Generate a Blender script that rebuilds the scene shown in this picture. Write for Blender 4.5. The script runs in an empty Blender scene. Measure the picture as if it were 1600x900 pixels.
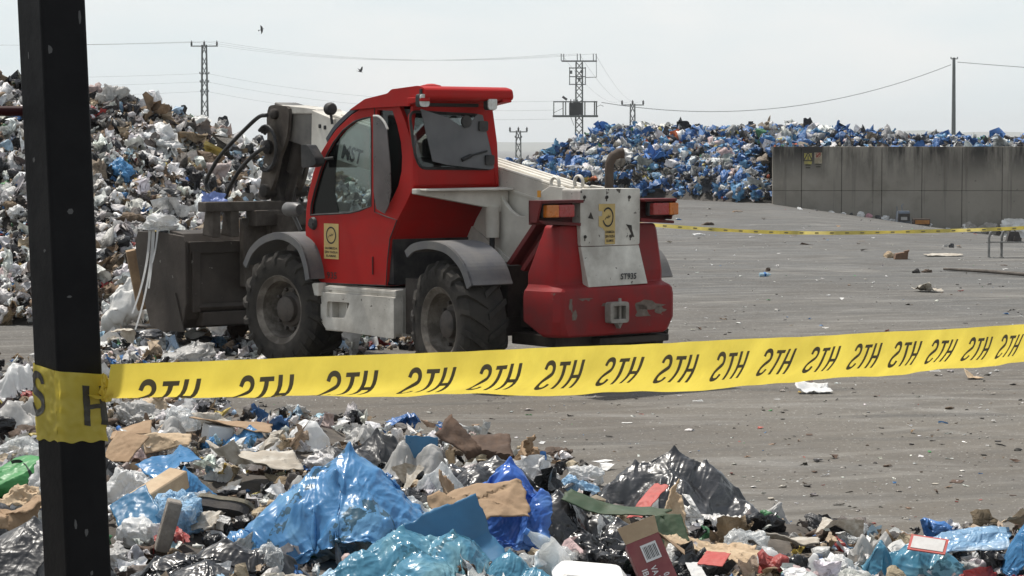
import bpy, bmesh, math, random
import numpy as np
from mathutils import Vector, Matrix, Euler
from mathutils.geometry import tessellate_polygon

R = math.radians
SC = bpy.context.scene
COL = SC.collection
random.seed(7)
RNG = np.random.default_rng(11)

# ---------------------------------------------------------------- camera
CAM_H = 2.08
FPX = 3840.0            # focal length in units of a 1600 px wide picture
PITCH = math.atan(222.0 / FPX)
cd = bpy.data.cameras.new('camera')
cd.sensor_width = 36.0
cd.lens = 36.0 * FPX / 1600.0
cd.clip_start = 0.1
cd.clip_end = 30000
cam = bpy.data.objects.new('camera', cd)
cam.location = (0, 0, CAM_H)
cam.rotation_euler = (math.pi / 2 - PITCH, 0, 0)
COL.objects.link(cam)
SC.camera = cam

# ---------------------------------------------------------------- sky and sun
SUN_EL, SUN_AZ = R(66), R(-48)     # azimuth from +Y towards +X
world = bpy.data.worlds.new('World')
SC.world = world
world.use_nodes = True
nt = world.node_tree
nt.nodes.clear()
wo = nt.nodes.new('ShaderNodeOutputWorld')
bg = nt.nodes.new('ShaderNodeBackground')
sky = nt.nodes.new('ShaderNodeTexSky')
sky.sky_type = 'NISHITA'
sky.sun_disc = False
sky.sun_elevation = SUN_EL
sky.sun_rotation = SUN_AZ
sky.dust_density = 3.0
sky.air_density = 1.0
tc = nt.nodes.new('ShaderNodeTexCoord')
mp = nt.nodes.new('ShaderNodeMapping')
mp.inputs['Scale'].default_value = (1.6, 1.6, 5.0)
nz = nt.nodes.new('ShaderNodeTexNoise')
nz.inputs['Scale'].default_value = 3.2
nz.inputs['Detail'].default_value = 5
nz.inputs['Roughness'].default_value = 0.55
cr = nt.nodes.new('ShaderNodeValToRGB')
cr.color_ramp.elements[0].position = 0.3
cr.color_ramp.elements[0].color = (0.775, 0.885, 0.925, 1)
cr.color_ramp.elements[1].position = 0.72
cr.color_ramp.elements[1].color = (1.0, 1.0, 0.985, 1)
sc_ = nt.nodes.new('ShaderNodeVectorMath')
sc_.operation = 'SCALE'
sc_.inputs['Scale'].default_value = 10.2
mx = nt.nodes.new('ShaderNodeMix')
mx.data_type = 'RGBA'
zs = nt.nodes.new('ShaderNodeSeparateXYZ')
zr = nt.nodes.new('ShaderNodeMapRange')          # less cloud overhead: unseen upper sky made darker to lower the fill light
zr.inputs[1].default_value = 0.12; zr.inputs[2].default_value = 0.75
zr.inputs[3].default_value = 0.9; zr.inputs[4].default_value = 0.30
L = nt.links.new
L(tc.outputs['Generated'], mp.inputs['Vector'])
L(tc.outputs['Generated'], zs.inputs[0]); L(zs.outputs['Z'], zr.inputs[0]); L(zr.outputs[0], mx.inputs[0])
L(mp.outputs['Vector'], nz.inputs['Vector'])
L(nz.outputs[0], cr.inputs['Fac'])
L(cr.outputs['Color'], sc_.inputs[0])
L(sky.outputs['Color'], mx.inputs[6])
L(sc_.outputs['Vector'], mx.inputs[7])
L(mx.outputs[2], bg.inputs['Color'])
bg.inputs['Strength'].default_value = 0.1
L(bg.outputs['Background'], wo.inputs['Surface'])

sd_ = bpy.data.lights.new('sun', 'SUN')
sd_.energy = 4.8
sd_.angle = R(2.0)
sd_.color = (1.0, 0.955, 0.88)
sun = bpy.data.objects.new('sun', sd_)
sun_dir = Vector((math.sin(SUN_AZ) * math.cos(SUN_EL), math.cos(SUN_AZ) * math.cos(SUN_EL), math.sin(SUN_EL)))
sun.rotation_euler = sun_dir.to_track_quat('Z', 'Y').to_euler()
sun.location = (0, 0, 60)
COL.objects.link(sun)

SC.view_settings.view_transform = 'Standard'
SC.view_settings.look = 'None'
SC.view_settings.exposure = 0.0
SC.view_settings.gamma = 1.0
SC.view_settings.use_curve_mapping = False
SC.render.engine = 'CYCLES'
SC.cycles.max_bounces = 8
SC.cycles.diffuse_bounces = 3
SC.cycles.glossy_bounces = 3
SC.cycles.transmission_bounces = 5
SC.cycles.transparent_max_bounces = 12
SC.cycles.volume_bounces = 0
SC.cycles.caustics_reflective = False
SC.cycles.caustics_refractive = False
SC.cycles.use_denoising = True

# ---------------------------------------------------------------- measuring helpers
_F = np.array([0, math.cos(PITCH), -math.sin(PITCH)])
_U = np.array([0, math.sin(PITCH), math.cos(PITCH)])
_R = np.array([1.0, 0, 0])
_C = np.array([0, 0, CAM_H])


def ray(px, py):
    return _F * FPX + _R * (px - 800) + _U * (450 - py)


def gp(px, py, z=0.0):
    """the point of the level z that the photo shows at (px, py)"""
    r = ray(px, py)
    t = (z - CAM_H) / r[2]
    return _C + r * t


def at(px, py, y):
    """the point of the vertical plane Y = y that the photo shows at (px, py)"""
    r = ray(px, py)
    return _C + r * (y / r[1])


def project(x, y, z):
    d = np.stack([np.asarray(x, float), np.asarray(y, float), np.asarray(z, float) - CAM_H], -1)
    k = FPX / np.maximum(d @ _F, 0.01)
    return 800 + k * (d @ _R), 450 - k * (d @ _U)


# ---------------------------------------------------------------- noise
def _hash(ix, iy, iz, s):
    h = (ix * 374761393 + iy * 668265263 + iz * 2147483647 + s * 974634777) & 0xFFFFFFFF
    h = ((h ^ (h >> 13)) * 1274126177) & 0xFFFFFFFF
    h = h ^ (h >> 16)
    return h


_G = RNG.normal(size=(256, 3))
_G /= np.linalg.norm(_G, axis=1)[:, None]


def perlin(P, s=0):
    P = np.asarray(P, float)
    i = np.floor(P).astype(np.int64)
    f = P - i
    w = f * f * f * (f * (f * 6 - 15) + 10)
    out = 0
    for dx in (0, 1):
        for dy in (0, 1):
            for dz in (0, 1):
                g = _G[_hash(i[:, 0] + dx, i[:, 1] + dy, i[:, 2] + dz, s) & 255]
                d = f - np.array([dx, dy, dz])
                k = (w[:, 0] if dx else 1 - w[:, 0]) * (w[:, 1] if dy else 1 - w[:, 1]) * (w[:, 2] if dz else 1 - w[:, 2])
                out = out + k * (g * d).sum(1)
    return out * 1.6


def fbm(P, s=0, o=4, g=0.5):
    a, t, k = 1.0, 0, 0
    for j in range(o):
        t = t + a * perlin(P * 2 ** j, s + j)
        a *= g
    return t


def ridged(P, s=0, o=3, g=0.5):
    a, t, n = 1.0, 0, 0
    for j in range(o):
        t = t + a * (1 - np.minimum(1, np.abs(perlin(P * 2.1 ** j, s + 17 * j)) * 2))
        n += a
        a *= g
    return t / n


def sstep(a, b, x):
    t = np.clip((np.asarray(x, float) - a) / (b - a), 0, 1)
    return t * t * (3 - 2 * t)


# ---------------------------------------------------------------- tagging
def tag(o, label=None, cat=None, group=None, kind=None):
    if label: o['label'] = label
    if cat: o['category'] = cat
    if group: o['group'] = group
    if kind: o['kind'] = kind
    return o


def empty(name, loc=(0, 0, 0), rz=0.0):
    o = bpy.data.objects.new(name, None)
    o.location = loc
    o.rotation_euler = (0, 0, rz)
    o.empty_display_size = 0.2
    COL.objects.link(o)
    return o


# ---------------------------------------------------------------- materials
_MC = {}


def mat(name, color, rough=0.6, metal=0.0, dirt=None, dirt_amt=0.4, dirt_scale=3.0, bump=0.0, bump_scale=30.0,
        spec=0.5, transl=0.0, alpha=1.0, coat=0.0, var=0.12, sharp=0.12, chips=None, chips_amt=0.5):
    if name in _MC: return _MC[name]
    m = bpy.data.materials.new(name)
    m.use_nodes = True
    t = m.node_tree
    n, l = t.nodes, t.links.new
    out = n['Material Output']
    b = n['Principled BSDF']
    co = n.new('ShaderNodeTexCoord')

    def noise(sc, det=4, ro=0.55):
        q = n.new('ShaderNodeTexNoise')
        q.inputs['Scale'].default_value = sc
        q.inputs['Detail'].default_value = det
        q.inputs['Roughness'].default_value = ro
        l(co.outputs['Object'], q.inputs['Vector'])
        return q.outputs[0]

    def ramp(src, a, c):
        q = n.new('ShaderNodeMapRange')
        q.clamp = True
        q.inputs[1].default_value = a
        q.inputs[2].default_value = c
        l(src, q.inputs[0])
        return q.outputs[0]

    def mixc(f, a, c):
        q = n.new('ShaderNodeMix')
        q.data_type = 'RGBA'
        if isinstance(f, float): q.inputs[0].default_value = f
        else: l(f, q.inputs[0])
        for k, s in ((6, a), (7, c)):
            if isinstance(s, tuple): q.inputs[k].default_value = (*s, 1)
            else: l(s, q.inputs[k])
        return q.outputs[2]

    base = mixc(ramp(noise(dirt_scale * 0.7), 0.3, 0.7), tuple(c * (1 - var) for c in color), tuple(min(1, c * (1 + var)) for c in color))
    if dirt:
        f = ramp(noise(dirt_scale, 7, 0.62), 0.62 - dirt_amt * 0.4 - sharp, 0.62 - dirt_amt * 0.4 + sharp)
        k = n.new('ShaderNodeMath'); k.operation = 'MULTIPLY'; k.inputs[1].default_value = min(1, dirt_amt * 1.6)
        l(f, k.inputs[0])
        base = mixc(k.outputs[0], base, dirt)
    if chips:
        f = ramp(noise(dirt_scale * 4.3, 5, 0.6), 0.72 - chips_amt * 0.2, 0.745 - chips_amt * 0.2)
        base = mixc(f, base, chips)
    l(base, b.inputs['Base Color'])
    b.inputs['Roughness'].default_value = rough
    b.inputs['Metallic'].default_value = metal
    b.inputs['Specular IOR Level'].default_value = spec
    if coat: b.inputs['Coat Weight'].default_value = coat
    if dirt:
        rr = n.new('ShaderNodeMapRange')
        rr.inputs[3].default_value = max(0.05, rough - 0.12); rr.inputs[4].default_value = min(1, rough + 0.2)
        l(noise(dirt_scale * 1.7, 5), rr.inputs[0]); l(rr.outputs[0], b.inputs['Roughness'])
    if bump:
        bn = n.new('ShaderNodeBump')
        bn.inputs['Strength'].default_value = bump
        bn.inputs['Distance'].default_value = 0.02
        l(noise(bump_scale, 5, 0.6), bn.inputs['Height'])
        l(bn.outputs[0], b.inputs['Normal'])
    sh = b.outputs[0]
    if transl:
        tr = n.new('ShaderNodeBsdfTranslucent')
        l(base, tr.inputs[0])
        q = n.new('ShaderNodeMixShader'); q.inputs[0].default_value = transl
        l(sh, q.inputs[1]); l(tr.outputs[0], q.inputs[2]); sh = q.outputs[0]
    if alpha < 1:
        tp = n.new('ShaderNodeBsdfTransparent')
        q = n.new('ShaderNodeMixShader'); q.inputs[0].default_value = alpha
        l(tp.outputs[0], q.inputs[1]); l(sh, q.inputs[2]); sh = q.outputs[0]
    l(sh, out.inputs['Surface'])
    _MC[name] = m
    return m


def film(name, color, rough=0.28, transl=0.25, alpha=1.0, wrinkle=0.6, scale=9.0, prints=None, var=0.2, milky=None, spec=0.6):
    """thin plastic film: sharp wrinkles, lets some light through"""
    if name in _MC: return _MC[name]
    m = bpy.data.materials.new(name)
    m.use_nodes = True
    t = m.node_tree
    n, l = t.nodes, t.links.new
    out = n['Material Output']; b = n['Principled BSDF']
    co = n.new('ShaderNodeTexCoord')

    def noise(sc, det=3, ro=0.5, dist=0.0, stretch=None):
        q = n.new('ShaderNodeTexNoise')
        q.inputs['Scale'].default_value = sc
        q.inputs['Detail'].default_value = det
        q.inputs['Roughness'].default_value = ro
        q.inputs['Distortion'].default_value = dist
        if stretch:
            mp_ = n.new('ShaderNodeMapping'); mp_.inputs['Scale'].default_value = stretch
            mp_.inputs['Rotation'].default_value = (0.4, 0.5, 0.7)
            l(co.outputs['Object'], mp_.inputs[0]); l(mp_.outputs[0], q.inputs['Vector'])
        else:
            l(co.outputs['Object'], q.inputs['Vector'])
        return q.outputs[0]

    def fold(src):
        a = n.new('ShaderNodeMath'); a.operation = 'SUBTRACT'; a.inputs[1].default_value = 0.5; l(src, a.inputs[0])
        c = n.new('ShaderNodeMath'); c.operation = 'ABSOLUTE'; l(a.outputs[0], c.inputs[0])
        return c.outputs[0]

    def mr(src, a, c, d0=0.0, d1=1.0):
        q = n.new('ShaderNodeMapRange')
        q.inputs[1].default_value = a; q.inputs[2].default_value = c
        q.inputs[3].default_value = d0; q.inputs[4].default_value = d1
        l(src, q.inputs[0]); return q.outputs[0]

    def mixc(f, a, c):
        q = n.new('ShaderNodeMix'); q.data_type = 'RGBA'
        l(f, q.inputs[0])
        for k, s in ((6, a), (7, c)):
            if isinstance(s, tuple): q.inputs[k].default_value = (*s, 1)
            else: l(s, q.inputs[k])
        return q.outputs[2]

    base = mixc(mr(noise(2.7, 4, 0.6), 0.32, 0.68), tuple(c * (1 - var) for c in color), tuple(min(1, c * (1 + var) + 0.01) for c in color))
    if milky:
        base = mixc(mr(noise(4.0, 3), 0.5, 0.62), base, milky)
    if prints:
        stripe = n.new('ShaderNodeTexWave'); stripe.inputs['Scale'].default_value = 1.3
        stripe.inputs['Distortion'].default_value = 0.6
        stripe.inputs['Detail'].default_value = 1
        mp_ = n.new('ShaderNodeMapping'); mp_.inputs['Rotation'].default_value = (0.2, 0.3, 1.2)
        l(co.outputs['Object'], mp_.inputs[0]); l(mp_.outputs[0], stripe.inputs['Vector'])
        s1 = mr(stripe.outputs['Fac'], 0.90, 0.91)
        s2 = mr(noise(26.0, 2), 0.49, 0.52)
        k = n.new('ShaderNodeMath'); k.operation = 'MULTIPLY'; l(s1, k.inputs[0]); l(s2, k.inputs[1])
        k2 = n.new('ShaderNodeMath'); k2.operation = 'MULTIPLY'; k2.inputs[1].default_value = 0.8; l(k.outputs[0], k2.inputs[0])
        base = mixc(k2.outputs[0], base, prints)
    l(base, b.inputs['Base Color'])
    l(mr(noise(6.0, 3), 0.3, 0.7, max(0.06, rough - 0.06), rough + 0.22), b.inputs['Roughness'])
    b.inputs['Specular IOR Level'].default_value = spec * 0.72
    ad = n.new('ShaderNodeMath'); ad.operation = 'ADD'
    l(fold(noise(scale, 2, 0.45, 0.5, (1.3, 1.3, 0.28))), ad.inputs[0])
    hh = n.new('ShaderNodeMath'); hh.operation = 'MULTIPLY'; hh.inputs[1].default_value = 0.16
    l(fold(noise(scale * 2.6, 2, 0.5, 0.4, (0.4, 1.4, 1.4))), hh.inputs[0]); l(hh.outputs[0], ad.inputs[1])
    bn = n.new('ShaderNodeBump'); bn.inputs['Strength'].default_value = wrinkle; bn.inputs['Distance'].default_value = 0.06
    l(ad.outputs[0], bn.inputs['Height']); l(bn.outputs[0], b.inputs['Normal'])
    sh = b.outputs[0]
    if transl:
        tr = n.new('ShaderNodeBsdfTranslucent'); l(base, tr.inputs[0]); l(bn.outputs[0], tr.inputs['Normal'])
        q = n.new('ShaderNodeMixShader'); q.inputs[0].default_value = transl
        l(sh, q.inputs[1]); l(tr.outputs[0], q.inputs[2]); sh = q.outputs[0]
    if alpha < 1:
        tp = n.new('ShaderNodeBsdfTransparent')
        q = n.new('ShaderNodeMixShader')
        l(mr(noise(5.0, 3), 0.3, 0.7, max(0.0, alpha - 0.2), min(1, alpha + 0.2)), q.inputs[0])
        l(tp.outputs[0], q.inputs[1]); l(sh, q.inputs[2]); sh = q.outputs[0]
    l(sh, out.inputs['Surface'])
    _MC[name] = m
    return m


def mixed_litter_mat(name, transl=0.15):
    """one material for heaps of loose rubbish: every bit carries its own colour as an attribute"""
    m = bpy.data.materials.new(name); m.use_nodes = True
    t = m.node_tree; n, l = t.nodes, t.links.new
    b = n['Principled BSDF']; out = n['Material Output']
    a = n.new('ShaderNodeAttribute'); a.attribute_name = 'tint'
    co = n.new('ShaderNodeTexCoord')
    q = n.new('ShaderNodeTexNoise'); q.inputs['Scale'].default_value = 9; q.inputs['Detail'].default_value = 5
    l(co.outputs['Object'], q.inputs['Vector'])
    h = n.new('ShaderNodeMapRange'); h.inputs[1].default_value = 0.3; h.inputs[2].default_value = 0.7
    h.inputs[3].default_value = 0.6; h.inputs[4].default_value = 1.2
    l(q.outputs[0], h.inputs[0])
    v = n.new('ShaderNodeVectorMath'); v.operation = 'SCALE'
    l(a.outputs['Color'], v.inputs[0]); l(h.outputs[0], v.inputs['Scale'])
    l(v.outputs[0], b.inputs['Base Color'])
    l(a.outputs['Alpha'], b.inputs['Roughness'])
    bn = n.new('ShaderNodeBump'); bn.inputs['Strength'].default_value = 0.7; bn.inputs['Distance'].default_value = 0.06
    q2 = n.new('ShaderNodeTexNoise'); q2.inputs['Scale'].default_value = 13; q2.inputs['Detail'].default_value = 3; q2.inputs['Distortion'].default_value = 0.6
    s1 = n.new('ShaderNodeMath'); s1.operation = 'SUBTRACT'; s1.inputs[1].default_value = 0.5; s2 = n.new('ShaderNodeMath'); s2.operation = 'ABSOLUTE'
    l(co.outputs['Object'], q2.inputs['Vector']); l(q2.outputs[0], s1.inputs[0]); l(s1.outputs[0], s2.inputs[0]); l(s2.outputs[0], bn.inputs['Height']); l(bn.outputs[0], b.inputs['Normal'])
    tr = n.new('ShaderNodeBsdfTranslucent'); l(v.outputs[0], tr.inputs[0])
    s = n.new('ShaderNodeMixShader'); s.inputs[0].default_value = transl
    l(b.outputs[0], s.inputs[1]); l(tr.outputs[0], s.inputs[2]); l(s.outputs[0], out.inputs['Surface'])
    return m


def glass_mat(name, tint, rough=0.03, dust=0.0, dustcol=(0.3, 0.3, 0.3), gloss=None):
    m = bpy.data.materials.new(name); m.use_nodes = True
    t = m.node_tree; n, l = t.nodes, t.links.new
    n.remove(n['Principled BSDF']); out = n['Material Output']
    tp = n.new('ShaderNodeBsdfTransparent'); tp.inputs[0].default_value = (*tint, 1)
    gl = n.new('ShaderNodeBsdfGlossy'); gl.inputs['Roughness'].default_value = rough
    gl.inputs[0].default_value = (0.9, 0.95, 0.95, 1)
    lw = n.new('ShaderNodeLayerWeight'); lw.inputs[0].default_value = 0.5
    pw = n.new('ShaderNodeMath'); pw.operation = 'POWER'; pw.inputs[1].default_value = 5.0; l(lw.outputs['Facing'], pw.inputs[0])
    fr = n.new('ShaderNodeMath'); fr.operation = 'MULTIPLY_ADD'; fr.inputs[1].default_value = 0.9; fr.inputs[2].default_value = 0.045; l(pw.outputs[0], fr.inputs[0])
    s = n.new('ShaderNodeMixShader'); l(fr.outputs[0], s.inputs[0]); l(tp.outputs[0], s.inputs[1]); l(gl.outputs[0], s.inputs[2])
    sh = s.outputs[0]
    if dust:
        d = n.new('ShaderNodeBsdfDiffuse'); d.inputs[0].default_value = (*dustcol, 1)
        co = n.new('ShaderNodeTexCoord'); q = n.new('ShaderNodeTexNoise'); q.inputs['Scale'].default_value = 4; q.inputs['Detail'].default_value = 5
        l(co.outputs['Object'], q.inputs['Vector'])
        r = n.new('ShaderNodeMapRange'); r.inputs[1].default_value = 0.3; r.inputs[2].default_value = 0.7
        r.inputs[3].default_value = dust * 0.75; r.inputs[4].default_value = min(1, dust * 1.2)
        l(q.outputs[0], r.inputs[0])
        s2 = n.new('ShaderNodeMixShader'); l(r.outputs[0], s2.inputs[0]); l(sh, s2.inputs[1]); l(d.outputs[0], s2.inputs[2]); sh = s2.outputs[0]
    l(sh, out.inputs['Surface'])
    return m


# ---------------------------------------------------------------- mesh builder
class MB:
    def __init__(s):
        s.v = []; s.f = []; s.m = []

    def add(s, V, F, mi=0, M=None):
        o = len(s.v)
        for p in V:
            p = Vector(p)
            s.v.append(M @ p if M else p)
        for f in F:
            s.f.append(tuple(i + o for i in f)); s.m.append(mi)
        return s

    def box(s, c, d, mi=0, rot=None, top=None):
        """box of centre c and size d; top = (sx, sy) narrows its upper face"""
        x, y, z = (k / 2 for k in d)
        tx, ty = top or (1, 1)
        V = [(-x, -y, -z), (x, -y, -z), (x, y, -z), (-x, y, -z), (-x * tx, -y * ty, z), (x * tx, -y * ty, z), (x * tx, y * ty, z), (-x * tx, y * ty, z)]
        F = [(3, 2, 1, 0), (4, 5, 6, 7), (0, 1, 5, 4), (1, 2, 6, 5), (2, 3, 7, 6), (3, 0, 4, 7)]
        M = Matrix.Translation(c) @ (Euler(rot).to_matrix().to_4x4() if rot else Matrix())
        return s.add(V, F, mi, M)

    def prism(s, poly, a0, a1, axis=1, mi=0, holes=()):
        """polygon (with holes) in the plane of the two other axes, thickened along axis"""
        loops = [list(poly)] + [list(h) for h in holes]
        tris = tessellate_polygon([[Vector((p[0], p[1], 0)) for p in lp] for lp in loops])
        flat = [p for lp in loops for p in lp]
        n = len(flat)

        def mk(p, a):
            q = list(p); q.insert(axis, a); return tuple(q)
        V = [mk(p, a0) for p in flat] + [mk(p, a1) for p in flat]
        F = []
        for t in tris:
            F.append(tuple(t)); F.append(tuple(n + i for i in reversed(t)))
        o = 0
        for lp in loops:
            k = len(lp)
            for i in range(k):
                j = (i + 1) % k
                F.append((o + i, o + j, n + o + j, n + o + i))
            o += k
        return s.add(V, F, mi)

    def tube(s, pts, r, n=8, mi=0, cap=True):
        pts = [Vector(p) for p in pts]
        rs = r if isinstance(r, (list, tuple)) else [r] * len(pts)
        V, F = [], []
        up = Vector((0, 0, 1))
        prev = None
        for i, p in enumerate(pts):
            d = (pts[min(i + 1, len(pts) - 1)] - pts[max(i - 1, 0)]).normalized()
            if prev is None:
                x = d.cross(up)
                if x.length < 0.05: x = d.cross(Vector((1, 0, 0)))
            else:
                x = prev - d * prev.dot(d)
            x.normalize(); prev = x
            y = d.cross(x)
            for k in range(n):
                a = 2 * math.pi * k / n
                V.append(p + (x * math.cos(a) + y * math.sin(a)) * rs[i])
        for i in range(len(pts) - 1):
            for k in range(n):
                a, b = i * n + k, i * n + (k + 1) % n
                F.append((a, b, b + n, a + n))
        if cap:
            F.append(tuple(reversed(range(n)))); F.append(tuple(range((len(pts) - 1) * n, len(pts) * n)))
        return s.add(V, F, mi)

    def lathe(s, prof, n=32, M=None, mi=0, cap=True):
        """profile of (radius, height) turned about the local Z axis"""
        V, F = [], []
        for r, z in prof:
            for k in range(n):
                a = 2 * math.pi * k / n
                V.append((r * math.cos(a), r * math.sin(a), z))
        for i in range(len(prof) - 1):
            for k in range(n):
                a, b = i * n + k, i * n + (k + 1) % n
                F.append((a, b, b + n, a + n))
        if cap:
            if prof[0][0] > 1e-5: F.append(tuple(reversed(range(n))))
            if prof[-1][0] > 1e-5: F.append(tuple(range((len(prof) - 1) * n, len(prof) * n)))
        return s.add(V, F, mi, M)

    def build(s, name, mats, parent=None, bevel=0.0, smooth=None, loc=None, rot=None, seg=2):
        me = bpy.data.meshes.new(name)
        me.from_pydata([tuple(v) for v in s.v], [], s.f)
        if len(me.polygons) == len(s.m):
            me.polygons.foreach_set('material_index', s.m)
        bm = bmesh.new(); bm.from_mesh(me)
        bmesh.ops.remove_doubles(bm, verts=bm.verts, dist=1e-5)
        bmesh.ops.recalc_face_normals(bm, faces=bm.faces)
        bm.to_mesh(me); bm.free()
        if not isinstance(mats, (list, tuple)): mats = [mats]
        for m in mats: me.materials.append(m)
        if smooth is not None:
            me.polygons.foreach_set('use_smooth', [True] * len(me.polygons))
            me.set_sharp_from_angle(angle=R(smooth))
        o = bpy.data.objects.new(name, me)
        COL.objects.link(o)
        if parent: o.parent = parent
        if loc is not None: o.location = loc
        if rot is not None: o.rotation_euler = rot
        if bevel:
            b = o.modifiers.new('bevel', 'BEVEL')
            b.width = bevel; b.segments = seg; b.limit_method = 'ANGLE'; b.angle_limit = R(35)
            b.harden_normals = False
        return o


def np_mesh(name, V, T, mats, smooth=False, tint=None, sharp=None):
    """triangle mesh straight from numpy arrays"""
    me = bpy.data.meshes.new(name)
    V = np.ascontiguousarray(V, dtype=np.float32); T = np.ascontiguousarray(T, dtype=np.int32)
    me.vertices.add(len(V)); me.vertices.foreach_set('co', V.ravel())
    me.loops.add(T.size); me.loops.foreach_set('vertex_index', T.ravel())
    me.polygons.add(len(T))
    me.polygons.foreach_set('loop_start', np.arange(0, T.size, 3, dtype=np.int32))
    if smooth: me.polygons.foreach_set('use_smooth', np.ones(len(T), dtype=bool))
    me.update(calc_edges=True)
    for m in (mats if isinstance(mats, (list, tuple)) else [mats]): me.materials.append(m)
    if tint is not None:
        a = me.color_attributes.new('tint', 'FLOAT_COLOR', 'POINT')
        a.data.foreach_set('color', np.ascontiguousarray(tint, dtype=np.float32).ravel())
    if sharp: me.set_sharp_from_angle(angle=R(sharp))
    return me


def link(name, me, parent=None):
    o = bpy.data.objects.new(name, me); COL.objects.link(o)
    if parent: o.parent = parent
    return o


_TXT = {}


def text_tris(body, bold=0.0, shear=0.0):
    """letters as triangles, 1 unit line height, centred"""
    k = (body, bold, shear)
    if k in _TXT: return _TXT[k]
    c = bpy.data.curves.new('lettering', 'FONT')
    c.body = body; c.align_x = 'CENTER'; c.align_y = 'CENTER'; c.size = 1.0; c.offset = bold; c.shear = shear
    c.resolution_u = 3
    o = bpy.data.objects.new('lettering', c); COL.objects.link(o)
    dg = bpy.context.evaluated_depsgraph_get()
    me = bpy.data.meshes.new_from_object(o.evaluated_get(dg))
    me.calc_loop_triangles()
    V = [tuple(v.co) for v in me.vertices]
    T = [tuple(t.vertices) for t in me.loop_triangles]
    bpy.data.objects.remove(o); bpy.data.meshes.remove(me); bpy.data.curves.remove(c)
    _TXT[k] = (V, T)
    return V, T


def put_text(mb, body, origin, ex, ey, height, mi=0, bold=0.0, shear=0.0, width=None):
    V, T = text_tris(body, bold, shear)
    ex, ey, o = Vector(ex).normalized(), Vector(ey).normalized(), Vector(origin)
    sx = height
    if width:
        w = max(v[0] for v in V) - min(v[0] for v in V)
        sx = width / w
    mb.add([o + ex * v[0] * sx + ey * v[1] * height for v in V], T, mi)

# ================================================================ SETTING
def gz(x, y):
    """height of the yard: level near the machine, sinking to the right far away"""
    x = np.asarray(x, float); y = np.asarray(y, float)
    far = np.clip(0.2 - 0.145 * (x - 8.5), -1.3, 0.22)
    z = sstep(42, 80, y) * far
    z = z + 0.02 * np.sin(x * 0.7 + y * 0.31) * sstep(14, 24, y) * 0.6
    z = z - sstep(115, 240, y) * 8.0
    return z


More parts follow.
